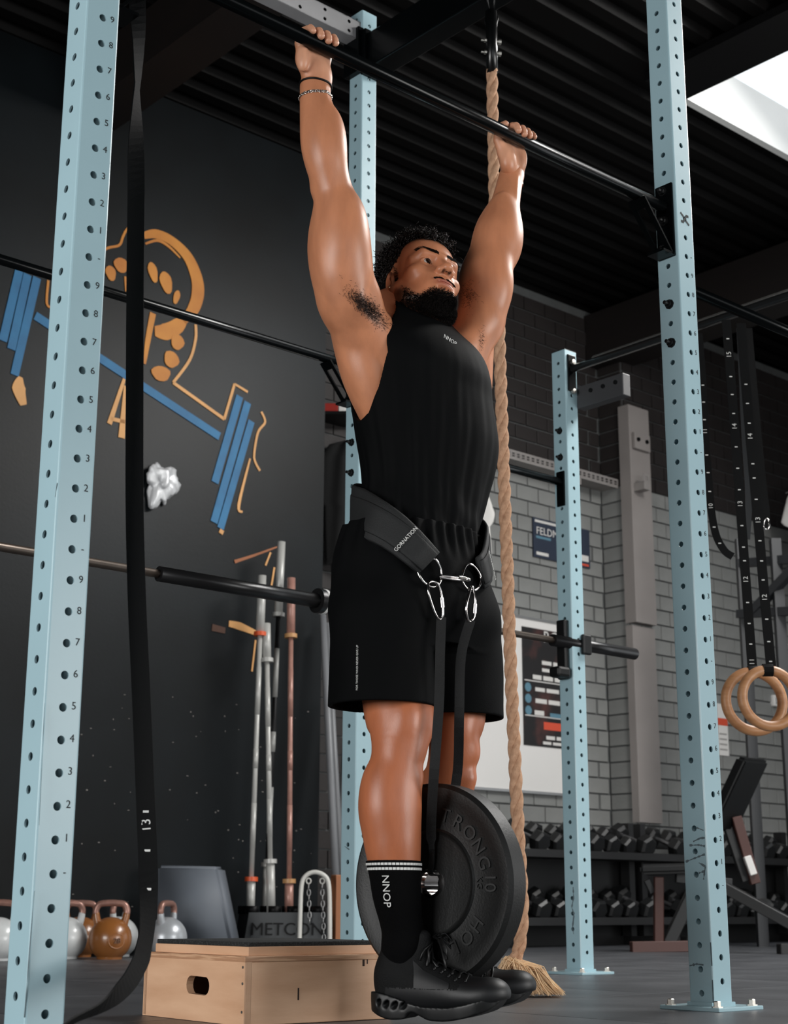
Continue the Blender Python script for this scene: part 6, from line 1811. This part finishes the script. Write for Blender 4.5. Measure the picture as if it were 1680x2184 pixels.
# paper notice and socket on the forward bay
Yn = YBR - 0.02
def notice(nm, px, lab, cat):
    a = rc(on_Y(px[0], px[1], Yn)); c = rc(on_Y(px[2], px[3], Yn)); b_ = rc(on_Y(px[0], px[3], Yn))
    t = thing(nm, lab, cat, W((a[0] + c[0]) / 2, Yn, b_[2])); panel('sheet', a[0], c[0], b_[2], a[2], Yn, 0.003, M_wb, t); return t, a[0], c[0], b_[2], a[2]
t, a0, a1, b0, b1 = notice('paper_notice', (1528, 1500, 1554, 1610), 'small white paper notice with a red band on the brick wall', 'notice')
panel('red_band', a0, a1, b1 - (b1 - b0) * 0.42, b1 - (b1 - b0) * 0.28, Yn - 0.003, 0.001, M_pr, t)
for k in range(4): panel('text_line', a0 + 0.01, a1 - 0.02, b0 + (b1 - b0) * (0.1 + 0.1 * k), b0 + (b1 - b0) * (0.13 + 0.1 * k), Yn - 0.003, 0.001, mat('pale_grey_ink', (150, 148, 146), rough=0.7), t)
p = on_Y(1652, 1495, Yn)
so_ = box_obj('wall_socket', (0, 0, 0), (0.09, 0.05, 0.10), M_wb, None, loc=p, rotz=RZ, bevel=0.008); tag(so_, 'white wall socket box seen through the wooden rings', 'socket')
box_obj('socket_cover', (0, 0, 0), (0.05, 0.02, 0.05), M_alu, so_, loc=p - D2 * 0.03, rotz=RZ, bevel=0.006)
tube_obj('conduit', [p + UP * 0.05, p + UP * 0.9], 0.010, M_conc, so_, 8)

# ---------- clothes hanging in the background
def garment(nm, lab, cat, outline, D, m, th=0.05, folds_=3.0, parts=None):
    """soft hanging garment from an outline of pixels at distance D: front and back skins bulging with folds"""
    cu = sum(p[0] for p in outline) / len(outline); cv = sum(p[1] for p in outline) / len(outline)
    root = thing(nm, lab, cat, on_D(cu, max(p[1] for p in outline), D))
    # fill a grid inside the outline
    us = [p[0] for p in outline]; vs_ = [p[1] for p in outline]; NU, NV = 22, 30
    def inside(u, v):
        c = False; n = len(outline)
        for i in range(n):
            a, b_ = outline[i], outline[(i + 1) % n]
            if (a[1] <= v) != (b_[1] <= v) and u < a[0] + (v - a[1]) / (b_[1] - a[1]) * (b_[0] - a[0]): c = not c
        return c
    bm = bmesh.new(); rows = []
    for j in range(NV + 1):
        v = min(vs_) + (max(vs_) - min(vs_)) * (0.002 + 0.996 * j / NV)
        xs_ = [u / 2 for u in range(int(min(us)) * 2, int(max(us)) * 2 + 1) if inside(u / 2, v)]
        if not xs_: rows.append(None); continue
        lo, hi = min(xs_), max(xs_); rw = []
        for sgn in (1, -1):
            rr = []
            for i in range(NU + 1):
                t = i / NU; u = lo + (hi - lo) * t
                dep = th * (math.sin(math.pi * t) ** 0.5) * 0.5 + 0.012 * math.sin(folds_ * 6.28 * t + j * 0.15) * math.sin(math.pi * t)
                rr.append(bm.verts.new(on_D(u, v, D - sgn * max(0.004, dep))))
            rw.append(rr)
        rows.append(rw)
    for j in range(NV):
        if rows[j] is None or rows[j + 1] is None: continue
        for s_ in (0, 1):
            for i in range(NU):
                bm.faces.new((rows[j][s_][i], rows[j][s_][i + 1], rows[j + 1][s_][i + 1], rows[j + 1][s_][i]))
        for e in (0, NU): bm.faces.new((rows[j][0][e], rows[j + 1][0][e], rows[j + 1][1][e], rows[j][1][e]))
    bm_obj('cloth', bm, m, root, smooth=True)
    # hanger
    top = min(vs_); uc = [p[0] for p in outline if p[1] <= top + 12]; uc = sum(uc) / len(uc)
    tube_obj('hanger', [on_D(uc - 40, top + 22, D), on_D(uc, top + 4, D), on_D(uc + 40, top + 22, D)], 0.006, M_alu, root, 6)
    tube_obj('hook', [on_D(uc, top + 4, D), on_D(uc, top - 12, D), on_D(uc + 4, top - 20, D), on_D(uc + 8, top - 14, D)], 0.004, M_alu, root, 6)
    return root
M_tee = mat('white_cotton', (214, 212, 208), rough=0.85); M_hood = mat('black_fleece', (13, 14, 15), rough=0.9)
tee_out = [(905, 1032), (990, 1032), (1022, 1040), (1040, 1062), (1056, 1098), (1048, 1118), (1040, 1112), (1046, 1180), (1041, 1242), (880, 1236), (878, 1110), (850, 1110), (870, 1045)]
garment('t_shirt', 'white T-shirt hanging behind the athlete\'s hip', 't-shirt', [(1056 - (1056 - u_) * 0.74, v_) for u_, v_ in tee_out], 10.75, M_tee)
garment('hooded_jacket', 'black jacket hanging in the gap beside the black wall', 'jacket', [(700, 948), (740, 938), (800, 950), (812, 1060), (806, 1200), (694, 1205), (690, 1080), (684, 1075), (684, 975)], 10.2, M_hood)
garment('t_shirt', 'white T-shirt hanging at the right edge beside the ring straps', 't-shirt', [(1690, 1040), (1740, 1030), (1800, 1050), (1790, 1240), (1700, 1240), (1698, 1132), (1664, 1118), (1678, 1060)], 13.0, M_tee)
# red and white roll on a high bracket behind the jacket
pr0 = on_D(708, 874, 10.1)
o = thing('card_box', 'red and white box lying high behind the black bar gusset', 'box', pr0)
box_obj('red_part', (0, 0, 0), (0.15, 0.12, 0.060), mat('red_card', (150, 34, 24), rough=0.5), o, loc=pr0 - XR_ * 0.03, rotz=0.05, bevel=0.006)
box_obj('white_part', (0, 0, 0), (0.05, 0.12, 0.062), M_wb, o, loc=pr0 + XR_ * 0.070, rotz=0.05, bevel=0.004)
box_obj('bracket', (0, 0, 0), (0.26, 0.30, 0.02), M_blk2, o, loc=pr0 - UP * 0.042 + YF_ * 0.08)

# ---------- dumbbell rack and dumbbells
M_rack = mat('black_rack_steel', (17, 17, 18), rough=0.5); M_hex = mat('black_hex_rubber', (20, 21, 22), rough=0.42, var=0.1); M_rbrown = mat('red_brown_steel', (72, 42, 36), rough=0.5)
Yd = YBR - 0.55
Xd0 = rc(on_Y(985, 1800, Yd))[0]; Xd1 = rc(on_Y(1383, 1800, Yd))[0]; Xe1 = rc(on_Y(1720, 1800, Yd))[0]
rack = thing('dumbbell_rack', 'long black two-tier dumbbell rack along the brick wall', 'dumbbell rack', W((Xd0 + Xe1) / 2, Yd + 0.2, 0))
tierz = (rc(on_Y(1200, 1955, Yd - 0.02))[2] , rc(on_Y(1200, 1812, Yd - 0.02))[2])
for zt_ in tierz:
    for (dy, dz) in ((-0.10, 0.0), (0.16, 0.10)):
        box_obj('shelf_rail', (0, 0, 0), (Xe1 - Xd0, 0.07, 0.05), M_rack, rack, loc=W((Xd0 + Xe1) / 2, Yd + dy + 0.05, zt_ + dz - 0.03), rotz=RZ, bevel=0.004)
    box_obj('shelf_plate', (0, 0, 0), (Xe1 - Xd0, 0.36, 0.012), M_rack, rack, loc=W((Xd0 + Xe1) / 2, Yd + 0.09, zt_ - 0.05), rotz=RZ)
for X_ in (Xd0 + 0.05, Xd1 + 0.02, Xd1 + 0.16, Xe1 - 0.05):
    box_obj('rack_post', (0, 0, 0), (0.06, 0.08, tierz[1] + 0.22), M_rack, rack, loc=W(X_, Yd + 0.22, (tierz[1] + 0.22) / 2), rotz=RZ)
    box_obj('rack_foot', (0, 0, 0), (0.06, 0.62, 0.06), M_rack, rack, loc=W(X_, Yd + 0.10, 0.03), rotz=RZ)
box_obj('back_panel', (0, 0, 0), (Xe1 - Xd0, 0.02, tierz[1]), M_rack, rack, loc=W((Xd0 + Xe1) / 2, Yd + 0.30, tierz[1] / 2), rotz=RZ)
def hex_prof_mesh(r, L):
    bm = bmesh.new()
    for sg in (-1, 1):
        add_lathe(bm, [(0, sg * L / 2 * 1.0), (r * 0.80, sg * L / 2), (r, sg * (L / 2 - 0.018)), (r, sg * (L / 2 - 0.075)), (r * 0.72, sg * (L / 2 - 0.095)), (0, sg * (L / 2 - 0.095))], 6)
    return bm
M_dbh = mat('dumbbell_chrome', (140, 140, 142), rough=0.3, metal=0.9)
bm = hex_prof_mesh(0.075, 0.34); db_head = bpy.data.meshes.new('hex_heads'); bmesh.ops.recalc_face_normals(bm, faces=bm.faces); bm.to_mesh(db_head); bm.free(); db_head.materials.append(M_hex)
bm = bmesh.new(); add_lathe(bm, [(0, -0.09), (0.015, -0.09), (0.017, 0.0), (0.015, 0.09), (0, 0.09)], 10); db_grip = bpy.data.meshes.new('grip'); bm.to_mesh(db_grip); bm.free(); db_grip.materials.append(M_dbh)
ordn = ['first', 'second', 'third', 'fourth', 'fifth', 'sixth', 'seventh', 'eighth', 'ninth', 'tenth', 'eleventh', 'twelfth', 'thirteenth', 'fourteenth', 'fifteenth', 'sixteenth', 'seventeenth', 'eighteenth', 'nineteenth', 'twentieth', 'twenty-first', 'twenty-second', 'twenty-third', 'twenty-fourth']
def dumbbell(X_, zt_, label, sc_):
    p = W(X_, Yd + 0.085, zt_ + 0.10 * 0.9 + (sc_ - 1) * 0.07)
    root = bpy.data.objects.new('dumbbell', None); COL.objects.link(root); root.empty_display_size = 0.05
    ax = (D2 * 0.94 + UP * 0.34).normalized(); M = axis_matrix(p, ax); M = M @ Matrix.Rotation(random.choice((0.0, 0.52, 0.2)), 4, 'Z') @ Matrix.Scale(sc_, 4)
    root.matrix_basis = M
    tag(root, label, 'dumbbell', 'hex dumbbells on the rack')
    for me_, nm in ((db_head, 'hex_heads'), (db_grip, 'grip')):
        o = bpy.data.objects.new(nm, me_); COL.objects.link(o); o.parent = root
for ti, (zt_, nm) in enumerate(zip(tierz, ('lower', 'upper'))):
    X_ = rc(on_Y(1102, 1800, Yd))[0]; k = 0
    while X_ < Xe1 - 0.1:
        if not (Xd1 - 0.02 < X_ < Xd1 + 0.20):
            side_ = 'left of' if X_ < Xd1 else 'right of'
            dumbbell(X_, zt_, 'black hex dumbbell, %s from the left on the %s tier' % (ordn[min(k, 23)], nm), 0.86 + 0.22 * ((k * 37) % 10) / 10); k += 1
        X_ += 0.185

# ---------- adjustable bench
M_pad = mat('black_vinyl_pad', (9, 10, 11), rough=0.45, spec=0.25); M_bf = mat('dark_bench_steel', (24, 25, 26), rough=0.45)
DBn = on_z(1400, 2030).y
bench = thing('weight_bench', 'black adjustable weight bench with a raised backrest behind the right upright', 'bench', on_D(1480, 2030, DBn))
def BP(u, v, d=0.0): return on_D(u, v, DBn + d)
def slab(nm, a, c, wv, th, m, bevel=0.02):
    """padded slab from a to c; wv width vector"""
    a, c, wv = Vector(a), Vector(c), Vector(wv); d = (c - a); n_ = d.cross(wv).normalized() * th / 2
    bm = bmesh.new(); vs2 = []
    for q in (a, c):
        for s1_ in (-1, 1):
            for s2_ in (-1, 1): vs2.append(bm.verts.new(q + wv * s1_ / 2 + n_ * s2_))
    for f_ in ((0, 1, 3, 2), (4, 6, 7, 5), (0, 4, 5, 1), (2, 3, 7, 6), (0, 2, 6, 4), (1, 5, 7, 3)): bm.faces.new([vs2[i] for i in f_])
    bmesh.ops.bevel(bm, geom=list(bm.edges), offset=bevel, segments=3, affect='EDGES')
    return bm_obj(nm, bm, m, bench)
wv = Vector((0.62, 0.55, 0)).normalized() * 0.26
slab('backrest', BP(1535, 1770), BP(1606, 1618), wv + Vector((0.0, 0, 0)), 0.075, M_pad, 0.018)
slab('seat', BP(1372, 1856), BP(1500, 1852, 0.02), Vector((0.1, 0.34, 0)), 0.06, M_pad, 0.018)
def bt(nm, a, c, r, m): 
    a, c = Vector(a), Vector(c); bm = bmesh.new(); d = (c - a).normalized()
    add_box(bm, (0, 0, 0), (r * 2, r * 2, (c - a).length)); M = axis_matrix((a + c) / 2, d); bmesh.ops.transform(bm, matrix=M, verts=bm.verts); bmesh.ops.bevel(bm, geom=list(bm.edges), offset=0.004, segments=1, affect='EDGES')
    return bm_obj(nm, bm, m, bench)
bt('front_leg', BP(1404, 1870), BP(1404, 2016), 0.028, M_rbrown); bt('front_foot', BP(1345, 2020, -0.05), BP(1475, 2018, 0.0), 0.032, M_rbrown)
bt('main_beam', BP(1545, 1893, -0.2), BP(1760, 2010, -0.5), 0.032, M_bf); bt('seat_beam', BP(1425, 2012), BP(1475, 1905), 0.036, M_bf); bt('under_beam', BP(1440, 1872), BP(1560, 1885), 0.03, M_bf)
bt('back_support', BP(1569, 1742), BP(1610, 1885), 0.030, M_rbrown); bt('back_bracket', BP(1545, 1745, 0.03), BP(1590, 1880, 0.03), 0.026, M_bf)
o = bt('safety_label', BP(1592, 1826, -0.035), BP(1606, 1866, -0.035), 0.022, M_wb)
lathe_obj('adjuster_disc', [(0, 0), (0.05, 0), (0.055, 0.012), (0.035, 0.016), (0, 0.016)], BP(1625, 1930, -0.25), Vector((-0.2, -0.5, 0.9)), M_bf, bench, 24)
bt('rear_foot', BP(1660, 2024, -0.4), BP(1790, 2024, -0.3), 0.03, M_bf); bt('rear_post', BP(1378, 1876, 0.02), BP(1392, 1905, 0.02), 0.02, M_bf)

# ---------- dark steel storage frame at the far right
fr_ = thing('storage_frame', 'dark steel storage frame with diagonal braces behind the rings', 'steel frame', on_D(1640, 2010, 10.8))
def ft(nm, a, c, r=0.03):
    a, c = Vector(a), Vector(c); bm = bmesh.new(); add_box(bm, (0, 0, 0), (r * 2, r * 2, (c - a).length)); bmesh.ops.transform(bm, matrix=axis_matrix((a + c) / 2, (c - a)), verts=bm.verts); bm_obj(nm, bm, mat('dark_frame_steel', (44, 46, 49), rough=0.5), fr_)
for u, d_ in ((1578, 10.9), (1652, 10.6), (1740, 10.3)):
    t0 = on_D(u, 1150, d_); g0 = Vector((t0.x * 1.0, t0.y, 0.0)); ft('frame_post', g0, t0, 0.035)
ft('diagonal_brace', on_D(1600, 1310, 10.8), on_D(1700, 1205, 10.4)); ft('cross_rail', on_D(1575, 1202, 10.9), on_D(1745, 1188, 10.3)); ft('cross_rail', on_D(1575, 1310, 10.9), on_D(1745, 1300, 10.3))

# ---------- mural
M_mb = mat('sprayed_blue', (14, 88, 132), rough=0.6, rgb2=(24, 108, 154), vscale=6); M_mo = mat('sprayed_orange', (200, 132, 42), rough=0.6, rgb2=(172, 102, 24), vscale=4); M_ms = mat('sprayed_sand', (206, 152, 92), rough=0.6, var=0.1, vscale=5)
mural = thing('wall_mural', 'sprayed orange and blue mural of a bent arm and barbell on the black wall', 'mural', on_Y(300, 900, YM))
def stroke(px, w, m, nm, smooth_=True):
    P = [on_Y(u, v, YM - 0.004) for u, v in px]
    if len(P) > 2 and smooth_: P = spl(P, 5)
    ws = w if isinstance(w, (list, tuple)) else [w] * 2
    n = len(P); px_ = pxw(P[n // 2])
    W_ = [float(np.interp(i / (n - 1), np.linspace(0, 1, len(ws)), ws)) / px_ / 0.93 for i in range(n)]
    nrm = []
    for i in range(n):
        tg = (P[min(i + 1, n - 1)] - P[max(i - 1, 0)]).normalized(); nrm.append(tg.cross(D2))
    bm = bmesh.new(); add_ribbon(bm, P, nrm, W_, 0.003); return bm_obj(nm, bm, m, mural)
def dab(u, v, ru, rv, tilt, m=None):
    c = on_Y(u, v, YM - 0.004); px_ = pxw(c); a0 = math.radians(tilt); bm = bmesh.new(); poly = []
    for k in range(14):
        a = 2 * math.pi * k / 14; x = ru / px_ * 1.25 * math.cos(a) * (1 + 0.12 * math.sin(3 * a)); y = rv / px_ * math.sin(a)
        poly.append((x * math.cos(a0) - y * math.sin(a0), x * math.sin(a0) + y * math.cos(a0)))
    x_, y_, z_ = D1, UP, D1.cross(UP)
    M = Matrix((x_, y_, z_)).transposed().to_4x4(); M.translation = c
    add_prism(bm, poly, 0.003, M); bm_obj('painted_dab', bm, m or M_mo, mural)
stroke([(75, 673), (468, 931)], 17, M_mb, 'painted_bar')
for a, c, w in (((511, 845), (458, 1029), 17), ((528, 858), (456, 1114), 17), ((536, 898), (470, 1127), 16), ((41, 577), (6, 727), 18), ((59, 585), (24, 745), 18), ((79, 592), (31, 800), 18)): stroke([a, c], w, M_mb, 'painted_plate')
stroke([(306, 503), (332, 499), (365, 513), (399, 546), (418, 588), (422, 623), (413, 657), (391, 685)], [13, 19, 20, 24, 28, 29, 26, 14], M_mo, 'painted_arc')
stroke([(310, 520), (336, 513), (360, 526), (384, 550)], [4, 6, 6, 3], M_mo, 'painted_arc')
stroke([(400, 668), (380, 694), (352, 708), (330, 706)], [10, 30, 34, 20], M_mo, 'painted_patch')
stroke([(200, 545), (230, 529), (254, 523), (262, 505), (270, 490), (285, 478)], 5, M_mo, 'painted_outline')
stroke([(326, 668), (315, 727), (308, 776)], [14, 12, 6], M_mo, 'painted_line'); stroke([(268, 590), (270, 622)], 7, M_mo, 'painted_line')
stroke([(417, 692), (417, 723), (404, 768), (369, 816)], 6, M_ms, 'painted_outline'); stroke([(369, 816), (478, 894)], 7, M_ms, 'painted_outline'); stroke([(478, 894), (500, 819)], 6, M_ms, 'painted_outline'); stroke([(500, 819), (528, 836)], 5, M_ms, 'painted_outline')
for d_ in ((326, 581, 9, 23, 18), (354, 603, 12, 25, 18), (376, 634, 6, 17, -14), (378, 730, 13, 18, -20), (365, 767, 15, 19, -25), (343, 797, 19, 17, 10), (258, 566, 14, 17, 15), (236, 583, 10, 17, 15)): dab(*d_)
stroke([(265, 808), (233, 904)], [7, 11], M_ms, 'painted_drip'); stroke([(268, 823), (259, 934)], [8, 15], M_ms, 'painted_drip'); stroke([(236, 893), (267, 900)], 8, M_ms, 'painted_drip')
stroke([(44, 804), (40, 828), (50, 864)], [8, 30, 14], M_ms, 'painted_drip'); stroke([(103, 598), (100, 648), (114, 656)], 5, M_mo, 'painted_outline')
stroke([(557, 878), (565, 900), (550, 922), (542, 967), (544, 985), (554, 1004)], 5, M_ms, 'painted_squiggle'); stroke([(533, 978), (509, 1077), (517, 1092)], [4, 7, 4], M_ms, 'painted_squiggle'); stroke([(468, 1131), (476, 1137)], 9, M_ms, 'painted_squiggle')
stroke([(500, 1198), (540, 1185), (592, 1166)], [7, 5, 3], mat('rust_orange', (150, 92, 58), rough=0.7), 'painted_squiggle'); stroke([(566, 1206), (577, 1178)], 4, M_ms, 'painted_squiggle'); stroke([(585, 1210), (577, 1260)], 4, M_ms, 'painted_squiggle'); stroke([(545, 1365), (537, 1432)], 4, M_ms, 'painted_squiggle')
stroke([(488, 1330), (512, 1336), (545, 1350)], [12, 16, 10], M_ms, 'painted_squiggle'); stroke([(452, 1338), (480, 1345)], [14, 12], mat('dull_brown', (78, 50, 36), rough=0.7), 'painted_squiggle')
# chipped flecks on the wall
rf = random.Random(4); bmf = bmesh.new()
for i in range(90):
    u, v = rf.uniform(150, 680), rf.uniform(1480, 1990)
    c = on_Y(u, v, YM - 0.001); add_box(bmf, c, (rf.uniform(0.004, 0.012), 0.002, rf.uniform(0.003, 0.008)), Matrix.Rotation(RZ, 3, 'Z'))
o = bm_obj('paint_chip', bmf, mat('pale_chip', (120, 116, 112), rough=0.8), wall_left); o['kind'] = 'stuff'
# crumpled white foil stuck to the wall
bm = bmesh.new(); bmesh.ops.create_icosphere(bm, subdivisions=4, radius=1.0)
cb_ = on_Y(345, 1026, YM - 0.03)
for vtx in bm.verts:
    d_ = vtx.co.normalized(); f_ = 0.62 + 0.55 * mnoise.noise(d_ * 1.7 + Vector((3, 1, 2))) + 0.22 * abs(mnoise.noise(d_ * 3.4)) + 0.05 * mnoise.noise(d_ * 8.0)
    vtx.co = Vector((d_.x * 0.125 * f_, d_.y * 0.06 * f_, d_.z * 0.165 * f_ - (0.03 if d_.z < -0.7 else 0)))
wf = bm_obj('crumpled_foil', bm, mat('white_crumpled_foil', (206, 208, 210), rough=0.35, metal=0.15), None, loc=cb_, rotz=RZ, smooth=True); tag(wf, 'crumpled white foil lump stuck to the black wall under the mural', 'foil')
